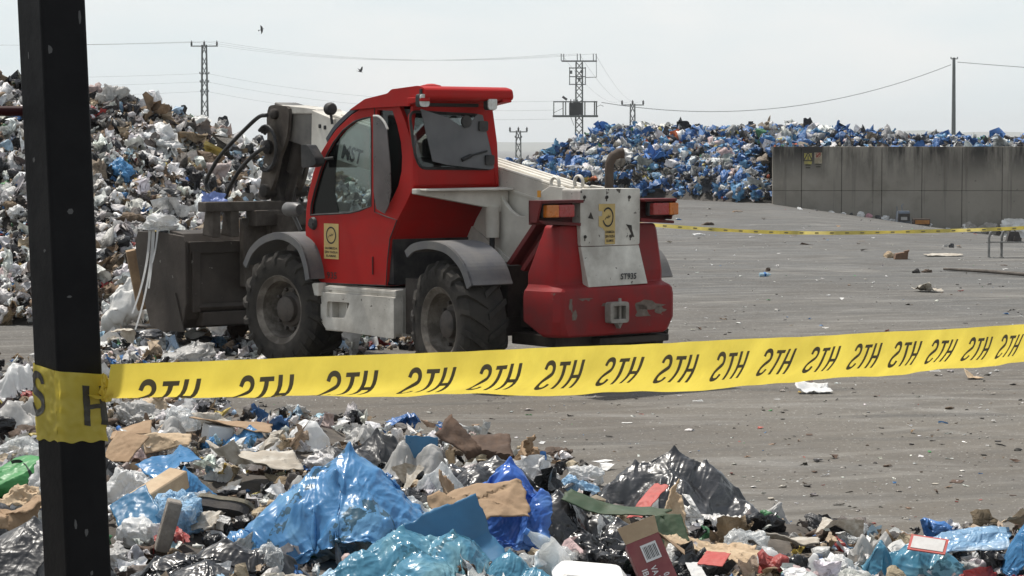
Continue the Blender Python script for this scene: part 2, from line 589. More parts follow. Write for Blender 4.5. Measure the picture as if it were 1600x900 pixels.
def ground_sheet():
    ys = np.concatenate([np.linspace(-40, 4, 12), np.linspace(6, 60, 110), 60 * (7500 / 60) ** np.linspace(0.02, 1, 70)])
    ts = np.concatenate([np.linspace(-3, -0.42, 10)[:-1], np.linspace(-0.42, 0.42, 70), np.linspace(0.42, 3, 10)[1:]])
    Y, Tt = np.meshgrid(ys, ts, indexing='ij')
    X = Tt * (np.abs(Y) + 12)
    Z = gz(X, Y)
    V = np.stack([X, Y, Z], -1).reshape(-1, 3)
    a, b = len(ys), len(ts)
    i = np.arange(a * b).reshape(a, b)
    q = np.stack([i[:-1, :-1], i[:-1, 1:], i[1:, 1:], i[1:, :-1]], -1).reshape(-1, 4)
    T = np.concatenate([q[:, [0, 1, 2]], q[:, [0, 2, 3]]])
    m = bpy.data.materials.new('dusty_asphalt'); m.use_nodes = True
    t = m.node_tree; n, l = t.nodes, t.links.new
    b_ = n['Principled BSDF']; b_.inputs['Specular IOR Level'].default_value = 0.25
    co = n.new('ShaderNodeTexCoord')

    def noise(sc, det=6, ro=0.6, stretch=None, rot=0.0, dist=0.0):
        q_ = n.new('ShaderNodeTexNoise'); q_.inputs['Scale'].default_value = sc; q_.inputs['Detail'].default_value = det
        q_.inputs['Roughness'].default_value = ro; q_.inputs['Distortion'].default_value = dist
        if stretch:
            mp_ = n.new('ShaderNodeMapping'); mp_.inputs['Scale'].default_value = stretch; mp_.inputs['Rotation'].default_value = (0, 0, rot)
            l(co.outputs['Object'], mp_.inputs[0]); l(mp_.outputs[0], q_.inputs['Vector'])
        else: l(co.outputs['Object'], q_.inputs['Vector'])
        return q_.outputs[0]

    def mr(src, a_, c_, d0=0.0, d1=1.0):
        q_ = n.new('ShaderNodeMapRange'); q_.inputs[1].default_value = a_; q_.inputs[2].default_value = c_
        q_.inputs[3].default_value = d0; q_.inputs[4].default_value = d1
        l(src, q_.inputs[0]); return q_.outputs[0]

    def mixc(f, a_, c_):
        q_ = n.new('ShaderNodeMix'); q_.data_type = 'RGBA'; l(f, q_.inputs[0])
        for k, s in ((6, a_), (7, c_)):
            if isinstance(s, tuple): q_.inputs[k].default_value = (*s, 1)
            else: l(s, q_.inputs[k])
        return q_.outputs[2]
    sp_ = n.new('ShaderNodeSeparateXYZ'); l(co.outputs['Object'], sp_.inputs[0])
    base = mixc(mr(noise(0.12, 5), 0.4, 0.6), (0.094, 0.0945, 0.092), (0.118, 0.118, 0.114))
    warm = mixc(mr(noise(0.3, 5), 0.35, 0.65), (0.124, 0.108, 0.089), (0.162, 0.147, 0.124))
    w_ = n.new('ShaderNodeMath'); w_.operation = 'ADD'; l(mr(sp_.outputs['Y'], 22, 38, 1, 0), w_.inputs[0]); l(mr(noise(0.25, 4), 0.3, 0.7, -0.35, 0.35), w_.inputs[1]); w_.use_clamp = True
    base = mixc(w_.outputs[0], base, warm)                       # brown dust has been trodden over the near half of the yard
    base = mixc(mr(noise(0.55, 8, 0.7, (0.8, 1.0, 1), 0.5, 0.8), 0.48, 0.66, 0, 0.65), base, (0.105, 0.097, 0.086))
    base = mixc(mr(noise(0.75, 8, 0.72, (0.45, 1.2, 1), 0.55, 0.8), 0.53, 0.66, 0, 0.6), base, (0.28, 0.27, 0.25))
    base = mixc(mr(noise(0.42, 8, 0.72, (0.35, 1.3, 1), -0.5, 1.2), 0.56, 0.63, 0, 0.6), base, (0.078, 0.074, 0.067))
    base = mixc(mr(noise(0.16, 6, 0.7, None, 0, 1.0), 0.52, 0.62, 0.0, 0.5), base, (0.072, 0.064, 0.055))      # damp and oily patches
    base = mixc(mr(noise(0.2, 6, 0.7, None, 0, 1.4), 0.56, 0.66, 0.0, 0.45), base, (0.215, 0.20, 0.175))     # dried dust
    base = mixc(mr(noise(3.2, 7, 0.75), 0.55, 0.75, 0.0, 0.4), base, (0.11, 0.104, 0.095))
    base = mixc(mr(noise(21, 4, 0.75), 0.32, 0.78, 0.0, 0.6), base, (0.095, 0.09, 0.083))
    base = mixc(mr(noise(34, 2, 0.5), 0.665, 0.70, 0.0, 0.75), base, (0.42, 0.41, 0.385))
    base = mixc(mr(noise(27, 2, 0.5), 0.29, 0.32, 0.8, 0.0), base, (0.05, 0.047, 0.043))
    for ang, sc_w, ph, colr, amt in ((1.15, 0.30, 0.0, (0.235, 0.222, 0.198), 0.45), (1.45, 0.22, 2.0, (0.07, 0.066, 0.06), 0.5), (0.9, 0.26, 4.0, (0.08, 0.075, 0.067), 0.4)):
        mp_ = n.new('ShaderNodeMapping'); mp_.inputs['Rotation'].default_value = (0, 0, ang); l(co.outputs['Object'], mp_.inputs[0])
        wv = n.new('ShaderNodeTexWave'); wv.inputs['Scale'].default_value = sc_w; wv.inputs['Distortion'].default_value = 2.2; wv.inputs['Detail'].default_value = 2; wv.inputs['Detail Scale'].default_value = 0.35; wv.inputs['Phase Offset'].default_value = ph
        l(mp_.outputs[0], wv.inputs['Vector'])
        k1 = n.new('ShaderNodeMath'); k1.operation = 'MULTIPLY'; l(mr(wv.outputs['Fac'], 0.93, 0.975), k1.inputs[0]); l(mr(noise(0.8, 5, 0.7), 0.42, 0.62, 0, amt), k1.inputs[1])
        base = mixc(k1.outputs[0], base, colr)
    l(base, b_.inputs['Base Color'])
    l(mr(noise(2.0, 4), 0.3, 0.7, 0.72, 0.95), b_.inputs['Roughness'])
    bn = n.new('ShaderNodeBump'); bn.inputs['Strength'].default_value = 0.55; bn.inputs['Distance'].default_value = 0.02
    l(noise(26, 6, 0.7), bn.inputs['Height'])
    bn2 = n.new('ShaderNodeBump'); bn2.inputs['Strength'].default_value = 0.5; bn2.inputs['Distance'].default_value = 0.12
    l(noise(1.6, 6, 0.65), bn2.inputs['Height']); l(bn2.outputs[0], bn.inputs['Normal'])
    l(bn.outputs[0], b_.inputs['Normal'])
    o = link('ground', np_mesh('ground', V, T, m, smooth=True)); tag(o, kind='structure')
    o['label'] = 'dusty grey asphalt yard strewn with scraps'


ground_sheet()

# far hills
def hills():
    m = mat('hill_scrub', (0.10, 0.115, 0.085), 0.95, dirt=(0.16, 0.15, 0.12), dirt_scale=0.004)
    for name, y0, pts, seed in (('hills', 6500, [(-2500, 230), (-300, 216), (300, 222), (780, 221), (1000, 226), (1250, 214), (1400, 205), (1500, 204), (1650, 210), (2200, 216), (3800, 228)], 3),):
        xs = np.linspace(-2500, 3800, 220)
        py = np.interp(xs, [p[0] for p in pts], [p[1] for p in pts])
        X = (xs - 800) / FPX * y0
        H = (228 - py) / FPX * y0 + CAM_H + 8 + fbm(np.stack([X * 0.004, X * 0 + seed, X * 0], -1), 5) * 8
        rows = [(-1500, 0.0), (-900, 0.35), (-400, 0.8), (0, 1.0), (500, 0.75), (1200, 0)]
        V = np.concatenate([np.stack([X, np.full_like(X, y0 + d), -9.0 + H * k + (fbm(np.stack([X * 0.006, X * 0 + d * 0.01, X * 0], -1), 9) * 6 if 0 < k < 1 else 0)], -1) for d, k in rows])
        w = len(xs); i = np.arange(w * len(rows)).reshape(len(rows), w)
        q = np.stack([i[:-1, :-1], i[:-1, 1:], i[1:, 1:], i[1:, :-1]], -1).reshape(-1, 4)
        o = link(name, np_mesh(name, V, np.concatenate([q[:, [0, 1, 2]], q[:, [0, 2, 3]]]), m, smooth=True)); tag(o, kind='structure')


hills()

# ---------------------------------------------------------------- concrete retaining wall
WALL_Y = 80.0
WX0 = float(at(1207, 300, WALL_Y)[0])


def concrete_mat():
    m = bpy.data.materials.new('stained_concrete'); m.use_nodes = True
    t = m.node_tree; n, l = t.nodes, t.links.new
    b = n['Principled BSDF']; b.inputs['Roughness'].default_value = 0.9; b.inputs['Specular IOR Level'].default_value = 0.2
    co = n.new('ShaderNodeTexCoord')

    def noise(sc, det=6, ro=0.6, st=(1, 1, 1)):
        mp_ = n.new('ShaderNodeMapping'); mp_.inputs['Scale'].default_value = st
        q = n.new('ShaderNodeTexNoise'); q.inputs['Scale'].default_value = sc; q.inputs['Detail'].default_value = det; q.inputs['Roughness'].default_value = ro
        l(co.outputs['Object'], mp_.inputs[0]); l(mp_.outputs[0], q.inputs['Vector']); return q.outputs[0]

    def mr(src, a, c, d0=0.0, d1=1.0):
        q = n.new('ShaderNodeMapRange'); q.inputs[1].default_value = a; q.inputs[2].default_value = c; q.inputs[3].default_value = d0; q.inputs[4].default_value = d1
        l(src, q.inputs[0]); return q.outputs[0]

    def mixc(f, a, c):
        q = n.new('ShaderNodeMix'); q.data_type = 'RGBA'; l(f, q.inputs[0])
        for k, s in ((6, a), (7, c)):
            if isinstance(s, tuple): q.inputs[k].default_value = (*s, 1)
            else: l(s, q.inputs[k])
        return q.outputs[2]

    def mul(a, c):
        q = n.new('ShaderNodeMath'); q.operation = 'MULTIPLY'; l(a, q.inputs[0]); l(c, q.inputs[1]); return q.outputs[0]
    base = mixc(mr(noise(0.9), 0.35, 0.65), (0.21, 0.19, 0.16), (0.31, 0.285, 0.245))
    sp = n.new('ShaderNodeSeparateXYZ'); l(co.outputs['Object'], sp.inputs[0])
    top = mr(sp.outputs['Z'], 0.9, 1.9)          # rain-blackened upper edge, running down in streaks
    streak = mr(noise(0.8, 5, 0.65, (2.0, 2.0, 0.35)), 0.42, 0.56)
    base = mixc(mul(top, streak), base, (0.05, 0.046, 0.042))
    base = mixc(mr(noise(1.1, 6, 0.7, (3.0, 3.0, 0.10)), 0.56, 0.68, 0, 0.7), base, (0.085, 0.075, 0.064))
    base = mixc(mr(noise(0.45, 6, 0.7), 0.5, 0.66, 0, 0.5), base, (0.12, 0.105, 0.088))
    base = mixc(mr(noise(5, 4), 0.66, 0.72, 0, 0.6), base, (0.08, 0.073, 0.065))
    l(base, b.inputs['Base Color'])
    bn = n.new('ShaderNodeBump'); bn.inputs['Strength'].default_value = 0.4; l(noise(14), bn.inputs['Height']); l(bn.outputs[0], b.inputs['Normal'])
    return m


def build_wall():
    mb = MB(); px_w = 62.7 / FPX * WALL_Y
    dark = mat('wall_joint', (0.035, 0.032, 0.03), 0.95)
    # cast panels, 18 mm joints between them; a slab behind shows dark in the joints
    x = WX0 - px_w + 0.30 * px_w + px_w * 0.72
    xs = [WX0] + [WX0 + 0.72 * px_w + k * px_w for k in range(0, 16)]
    zj = float(at(1300, 298, WALL_Y)[2]); zt = float(at(1300, 229, WALL_Y)[2])
    for a, b in zip(xs[:-1], xs[1:]):
        g = 0.007
        for z0, z1 in ((-2.2, zj - g / 2), (zj + g / 2, zt)):
            mb.box(((a + b) / 2, WALL_Y + 0.12, (z0 + z1) / 2), (b - a - 2 * g, 0.24, z1 - z0), 0)
    mb.box(((xs[0] + xs[-1]) / 2, WALL_Y + 0.14, (-2.2 + zt - 0.02) / 2), (xs[-1] - xs[0] - 0.04, 0.2, zt - 0.02 + 2.2), 1)
    o = mb.build('concrete_wall', [concrete_mat(), dark], bevel=0.012, seg=1)
    tag(o, 'long stained grey concrete wall of cast panels holding back rubbish', 'wall')

    def sign(px, py, w, h, colr, label, ring):
        p = at(px, py, WALL_Y)
        s = MB()
        s.box((0, 0, 0), (w, 0.012, h), 0)
        if ring:
            V, F = [], []
            for k in range(24):
                a = 2 * math.pi * k / 24
                for r in (0.17, 0.125): V.append((r * w / 0.55 * math.cos(a), -0.0095, 0.1 + r * w / 0.55 * math.sin(a)))
            for k in range(24): F.append((2 * k, 2 * k + 1, (2 * k + 3) % 48, (2 * k + 2) % 48))
            s.add(V, F, 1)
            s.box((0, -0.009, 0.1), (0.05, 0.004, 0.2), 1, rot=(0, 0.8, 0))
            s.box((0, -0.009, -0.2), (w * 0.7, 0.004, 0.04), 2); s.box((0, -0.009, -0.28), (w * 0.6, 0.004, 0.035), 2)
        else:
            s.prism([(-0.17, -0.08), (0.17, -0.08), (0, 0.24)], -0.010, -0.007, 1, 2, holes=[[(-0.11, -0.045), (0.11, -0.045), (0, 0.165)]])
            s.box((0, -0.0085, 0.05), (0.028, 0.004, 0.11), 2); s.box((0, -0.0085, -0.02), (0.03, 0.004, 0.03), 2)
            s.box((0, -0.0085, -0.2), (w * 0.7, 0.004, 0.05), 2); s.box((0, -0.0085, -0.29), (w * 0.6, 0.004, 0.04), 2)
        o = s.build('wall_sign', [mat('sign_face_' + label[:6], colr, 0.7, dirt=(0.2, 0.17, 0.1), dirt_amt=0.5, dirt_scale=5), mat('sign_red', (0.25, 0.06, 0.04), 0.7), mat('sign_black', (0.05, 0.045, 0.03), 0.7)])
        o.location = (p[0], WALL_Y - 0.008, p[2])
        tag(o, label, 'sign')
    sign(1262.5, 248, 0.23 * 1.05, 0.36, (0.62, 0.55, 0.05), 'yellow warning sign with a triangle fixed to the concrete wall', False)
    sign(1278.5, 247, 0.25, 0.36, (0.50, 0.43, 0.34), 'pale prohibition sign with a dark ring fixed to the concrete wall', True)


def _fix_sign_scale():
    pass


build_wall()

# ---------------------------------------------------------------- overhead line poles, wires, birds
STEEL = mat('pole_steel', (0.16, 0.17, 0.165), 0.6, 0.3)
DARK = mat('insulator_dark', (0.05, 0.05, 0.05), 0.5)


def lattice(mb, x, y, z0, z1, w0, w1, step, r=0.05):
    """four-legged lattice mast with zigzag bracing"""
    n = max(3, int((z1 - z0) / step))
    c = [(-1, -1), (1, -1), (1, 1), (-1, 1)]
    for sx, sy in c:
        mb.tube([(x + sx * w0, y + sy * w0, z0), (x + sx * w1, y + sy * w1, z1)], r, 5)
    for i in range(n):
        a, b = i / n, (i + 1) / n
        wa, wb = w0 + (w1 - w0) * a, w0 + (w1 - w0) * b
        za, zb = z0 + (z1 - z0) * a, z0 + (z1 - z0) * b
        for k in range(4):
            p, q = c[k], c[(k + 1) % 4]
            if i % 2: p, q = q, p
            mb.tube([(x + p[0] * wa, y + p[1] * wa, za), (x + q[0] * wb, y + q[1] * wb, zb)], r * 0.6, 4)


def pole(px, ytop, y, arm_px, label, kind='T', mid=()):
    top = at(px, ytop, y)
    x, z1 = float(top[0]), float(top[2])
    z0 = float(gz(x, y)) - 0.3
    rt = empty('power_pole', (x, y, z0)); tag(rt, label, 'power pole')
    h = z1 - z0
    m = MB(); k = y / FPX
    if kind == 'slim':
        m.tube([(-0.02, 0, 0), (-0.02, 0, h)], [0.16, 0.11], 8); m.tube([(0.2, 0, 0), (0.03, 0, h * 0.97)], [0.09, 0.07], 6)
        for q in range(9): m.tube([(-0.02, 0, h * (0.1 + 0.09 * q)), (0.19 - 0.016 * q, 0, h * (0.1 + 0.09 * q))], 0.05, 5)
    else:
        lattice(m, 0, 0, 0, h - 5 * k, 7.5 * k if kind == 'T' else 6 * k, 3.2 * k, 0.85 if y < 250 else 1.4, 0.055 * y / 200)
    m.build('mast', STEEL, rt)
    a = MB()
    if arm_px:
        w = arm_px * k
        a.box((0, 0, h - 7 * k), (w, 0.14, 1.6 * k)); a.build('crossarm', STEEL, rt); a = MB()
        for s in (-0.47, 0, 0.47):
            ins = MB(); ins.lathe([(0.02, -6.2 * k), (1.2 * k, -6 * k), (1.7 * k, -4.5 * k), (1.2 * k, -3.6 * k), (1.7 * k, -2.4 * k), (1.3 * k, -1 * k), (0.6 * k, 0), (0.02, 0.1)], 10)
            ins.build('insulator', DARK, rt, loc=(s * w, 0, h), smooth=50)
    for zz, ww in mid:
        a.box((0, 0, h - zz * k), (ww * k, 0.12, 1.2 * k))
        for s in (-0.5, 0.5): a.tube([(s * ww * k, 0, h - zz * k), (s * ww * k, 0, h - (zz - 3) * k)], 0.9 * k, 6)
        a.build('crossarm', STEEL, rt); a = MB()
    if a.v: a.build('crossarm', STEEL, rt)
    return rt, h


pole(319, 65, 200, 42, 'lattice power pole with three insulators rising behind the pale rubbish heap', 'T', ((50, 14), (63, 13), (78, 12)))
pole(988.5, 157, 380, 35, 'distant power pole with insulators just right of the transformer mast', 'S')
pole(810, 199, 330, 28, 'small distant power pole in the gap between the red machine and blue heap', 'S', ((16, 10), (26, 8)))
pole(1491, 90, 180, 0, 'slim two-legged pole standing behind the concrete wall', 'slim', ((2, 10),))


def transformer_mast():
    y = 170.0; k = y / FPX
    x = float(at(905, 90, y)[0]); z0 = float(gz(x, y)) - 0.3
    rt = empty('transformer_mast', (x, y, z0))
    tag(rt, 'tall lattice mast carrying a transformer behind the blue rubbish heap', 'power pole')
    Z = lambda py: float(at(905, py, y)[2]) - z0
    X = lambda px: (px - 905) * k
    m = MB(); lattice(m, 0, 0, 0, Z(97), 6.2 * k, 4.8 * k, 0.5, 0.05); m.build('mast', STEEL, rt)
    a = MB(); a.box((0, 0, Z(95.5)), (X(932) - X(877), 0.12, 2.2 * k))
    for px in (877, 881, 902, 907, 927, 931.5): a.tube([(X(px), 0, Z(95)), (X(px), 0, Z(84))], 0.75 * k, 6)
    a.tube([(X(931.5), 0, Z(95)), (X(932), 0.02, Z(114)), (X(932), 0, Z(121))], 0.4 * k, 5)
    a.tube([(X(915), 0, Z(121)), (X(932), 0, Z(120.5))], 0.6 * k, 5)
    a.build('crossarm', STEEL, rt)
    f = MB()
    for px in (890, 914.5): f.tube([(X(px), -0.3, Z(105)), (X(px), -0.3, Z(133))], 0.7 * k, 5)
    for py in (106.5, 120, 132): f.box((X(902), -0.3, Z(py)), (26 * k, 0.1, 1.5 * k))
    for px, py in ((892, 113), (909, 112), (905, 124)): f.box((X(px), -0.3, Z(py)), (4 * k, 0.25, 5 * k))
    f.build('switch_frame', STEEL, rt)
    p = MB()
    p.box((X(899), 0, Z(181.5)), (70 * k, 1.3, 3 * k))
    for yy in (-0.62, 0.62):
        p.box((X(899), yy, Z(159)), (68 * k, 0.08, 1.3 * k))
        for px in (865.5, 880, 884, 914, 929, 932): p.tube([(X(px), yy, Z(182)), (X(px), yy, Z(158))], 0.6 * k, 5)
    p.tube([(X(866), -0.62, Z(176)), (X(880), -0.62, Z(169))], 0.4 * k, 5)
    p.tube([(X(931), 0, Z(168)), (X(938), 0, Z(164)), (X(943), 0, Z(166))], 0.4 * k, 5)
    p.tube([(X(897), 0, Z(196)), (X(892), 0, Z(183))], 0.35 * k, 5)
    p.build('platform', STEEL, rt)
    t = MB(); t.box((X(897), -0.1, Z(171)), (15 * k, 0.8, 21 * k)); t.box((X(907), -0.1, Z(170)), (5 * k, 0.55, 19 * k))
    for q in range(4): t.box((X(892 + 3.2 * q), -0.53, Z(171)), (1.1 * k, 0.1, 17 * k))
    for px in (892, 897, 902): t.lathe([(0.9 * k, 0), (1.2 * k, 2 * k), (0.7 * k, 3 * k), (1.0 * k, 4 * k), (0.5 * k, 6 * k), (0.01, 6.2 * k)], 8, Matrix.Translation((X(px), -0.1, Z(161))))
    t.tube([(X(879), -0.2, Z(151)), (X(886), -0.2, Z(156))], 1.9 * k, 7)
    t.build('transformer', mat('transformer_grey', (0.085, 0.085, 0.085), 0.6), rt)


transformer_mast()


def wire(p0, p1, sag, r, label, n=24):
    a, b = np.array(p0, float), np.array(p1, float)
    pts = [tuple(a + (b - a) * t - np.array([0, 0, sag * 4 * t * (1 - t)])) for t in np.linspace(0, 1, n)]
    m = MB(); m.tube(pts, r, 4)
    tag(m.build('overhead_wire', mat('wire_grey', (0.20, 0.21, 0.215), 0.6)), label, 'wire', 'overhead wires between the poles')


T_ = lambda px, py, y: tuple(at(px, py, y))
for i, (dx, nm) in enumerate(((-19.5, 'left'), (0, 'middle'), (19.5, 'right'))):
    wire(T_(320 + dx, 65, 200), T_((877, 903, 929)[i], 84, 170), 0.9, 0.0075, 'thin upper wire from the %s insulator of the lattice pole to the transformer mast' % ('first', 'middle', 'last')[i])
    wire(T_(320 + dx, 65, 200), T_(-500 + dx * 2, 52, 215), 0.6, 0.0075, 'thin upper wire leaving the %s insulator of the lattice pole behind the black post' % ('first', 'middle', 'last')[i])
for i, (py0, py1, py2) in enumerate(((115, 158, 112), (128, 172, 128), (143, 186, 146))):
    nm = ('topmost', 'middle', 'lowest')[i]
    wire(T_(325, py0, 200), T_(866, py1, 170), 0.75, 0.0075, '%s of the three lower wires sagging over the red machine' % nm)
    wire(T_(313, py0, 200), T_(-500, py2, 215), 0.5, 0.0075, '%s of the three lower wires passing behind the black post' % nm)
wire(T_(940, 160, 170), T_(1486, 101, 180), 1.75, 0.022, 'thick dark cable sagging over the blue heap to the slim pole')
wire(T_(1496, 97, 180), T_(2300, 122, 180), 0.5, 0.022, 'thick dark cable leaving the slim pole above the concrete wall')
for i, (a, b) in enumerate(((877, 972), (905, 988), (930, 1003))):
    wire(T_(a, 84, 170), T_(b, 157, 380), 1.4, 0.009, 'faint wire from the transformer mast down to the distant pole, %s of three' % ('first', 'second', 'third')[i])


def bird(px, py, y, span, roll, pitch, label, up):
    p = at(px, py, y)
    b = bmesh.new()
    vs = []
    prof = [(-0.5, 0.02), (-0.38, 0.05), (-0.2, 0.075), (0.05, 0.085), (0.25, 0.06), (0.36, 0.055), (0.44, 0.04), (0.52, 0.008)]
    m = MB(); s = span
    m.tube([(q * s * 0.5, 0, 0) for q, _ in prof], [r * s * 0.55 for _, r in prof], 8)
    for sgn in (1, -1):
        V, F = [], []
        for i, (w, lead, trail, h) in enumerate(((0.02, 0.10, -0.10, 0.0), (0.15, 0.13, -0.11, up * 0.5), (0.30, 0.08, -0.09, up), (0.44, -0.02, -0.10, up * 1.25), (0.5, -0.1, -0.12, up * 1.3))):
            for e in (0.006, -0.006):
                V += [(lead * s, sgn * w * s, (h + e) * s), (trail * s, sgn * w * s, (h + e) * s)]
        for i in range(4):
            o = i * 4
            F += [(o, o + 1, o + 5, o + 4), (o + 2, o + 6, o + 7, o + 3), (o, o + 4, o + 6, o + 2), (o + 1, o + 3, o + 7, o + 5)]
        F.append((16, 17, 19, 18))
        m.add(V, F)
    m.add([(-0.24 * s, 0.03 * s, 0), (-0.24 * s, -0.03 * s, 0), (-0.4 * s, -0.09 * s, 0), (-0.4 * s, 0.09 * s, 0), (-0.3 * s, 0, 0.02 * s)], [(0, 1, 4), (1, 2, 4), (2, 3, 4), (3, 0, 4), (3, 2, 1, 0)])
    o = m.build('bird', mat('feather_dark', (0.06, 0.06, 0.065), 0.8), loc=tuple(p), rot=(roll, pitch, 0.5))
    tag(o, label, 'bird'); b.free()


bird(409, 46, 120, 0.50, R(-62), R(-20), 'dark bird gliding steeply banked high above the rubbish heap', 0.02)
bird(563, 112, 120, 0.52, R(-10), R(10), 'dark bird with raised wings flying low above the machine', 0.30)


def haze():
    m = bpy.data.materials.new('haze_air'); m.use_nodes = True
    n = m.node_tree.nodes; n.remove(n['Principled BSDF'])
    v = n.new('ShaderNodeVolumePrincipled'); v.inputs['Color'].default_value = (0.95, 0.975, 0.99, 1); v.inputs['Density'].default_value = 0.00017; v.inputs['Anisotropy'].default_value = 0.2
    m.node_tree.links.new(v.outputs[0], n['Material Output'].inputs['Volume'])
    mb = MB(); mb.box((0, 3900, 32), (26000, 8600, 86))
    o = mb.build('haze', m); tag(o, kind='stuff')


haze()

# ================================================================ RED TELESCOPIC LOADER
PHI = R(51)
M_F = np.array([-math.cos(PHI), math.sin(PHI), 0]); M_L = np.array([-math.sin(PHI), -math.cos(PHI), 0])
M_O = np.array([(688 - 800) / FPX * 21.0, 21.0, 0]) - 1.12 * M_L
TYRE_R = 0.55


def mloc(px, py, axis, val):
    r = ray(px, py); n = (M_F, M_L, np.array([0, 0, 1.0]))[axis]
    d = _C + r * (((M_O + n * val - _C) @ n) / (r @ n)) - M_O
    return d @ M_F, d @ M_L, d[2]


def sp(v, pts):      # measured outline in a plane along the machine: (forward, up)
    return [(lambda q: (q[0], q[2]))(mloc(*p, 1, v)) for p in pts]


def rp(u, pts):      # measured outline in a plane across the machine: (left, up)
    return [(lambda q: (q[1], q[2]))(mloc(*p, 0, u)) for p in pts]


def smooth_loop(pts, n=4):
    out = []
    k = len(pts)
    for i in range(k):
        p0, p1, p2, p3 = (np.array(pts[(i + j - 1) % k]) for j in range(4))
        for t in np.linspace(0, 1, n, endpoint=False):
            out.append(tuple(0.5 * ((2 * p1) + (-p0 + p2) * t + (2 * p0 - 5 * p1 + 4 * p2 - p3) * t * t + (-p0 + 3 * p1 - 3 * p2 + p3) * t ** 3)))
    return out


def round_poly(pts, r, n=4):
    out = []
    k = len(pts)
    for i in range(k):
        p, a, b = np.array(pts[i], float), np.array(pts[i - 1], float), np.array(pts[(i + 1) % k], float)
        da, db = a - p, b - p
        q = min(r, np.linalg.norm(da) * 0.45, np.linalg.norm(db) * 0.45)
        s, e = p + da / np.linalg.norm(da) * q, p + db / np.linalg.norm(db) * q
        for t in np.linspace(0, 1, n):
            out.append(tuple((1 - t) ** 2 * s + 2 * t * (1 - t) * p + t * t * e))
    return out


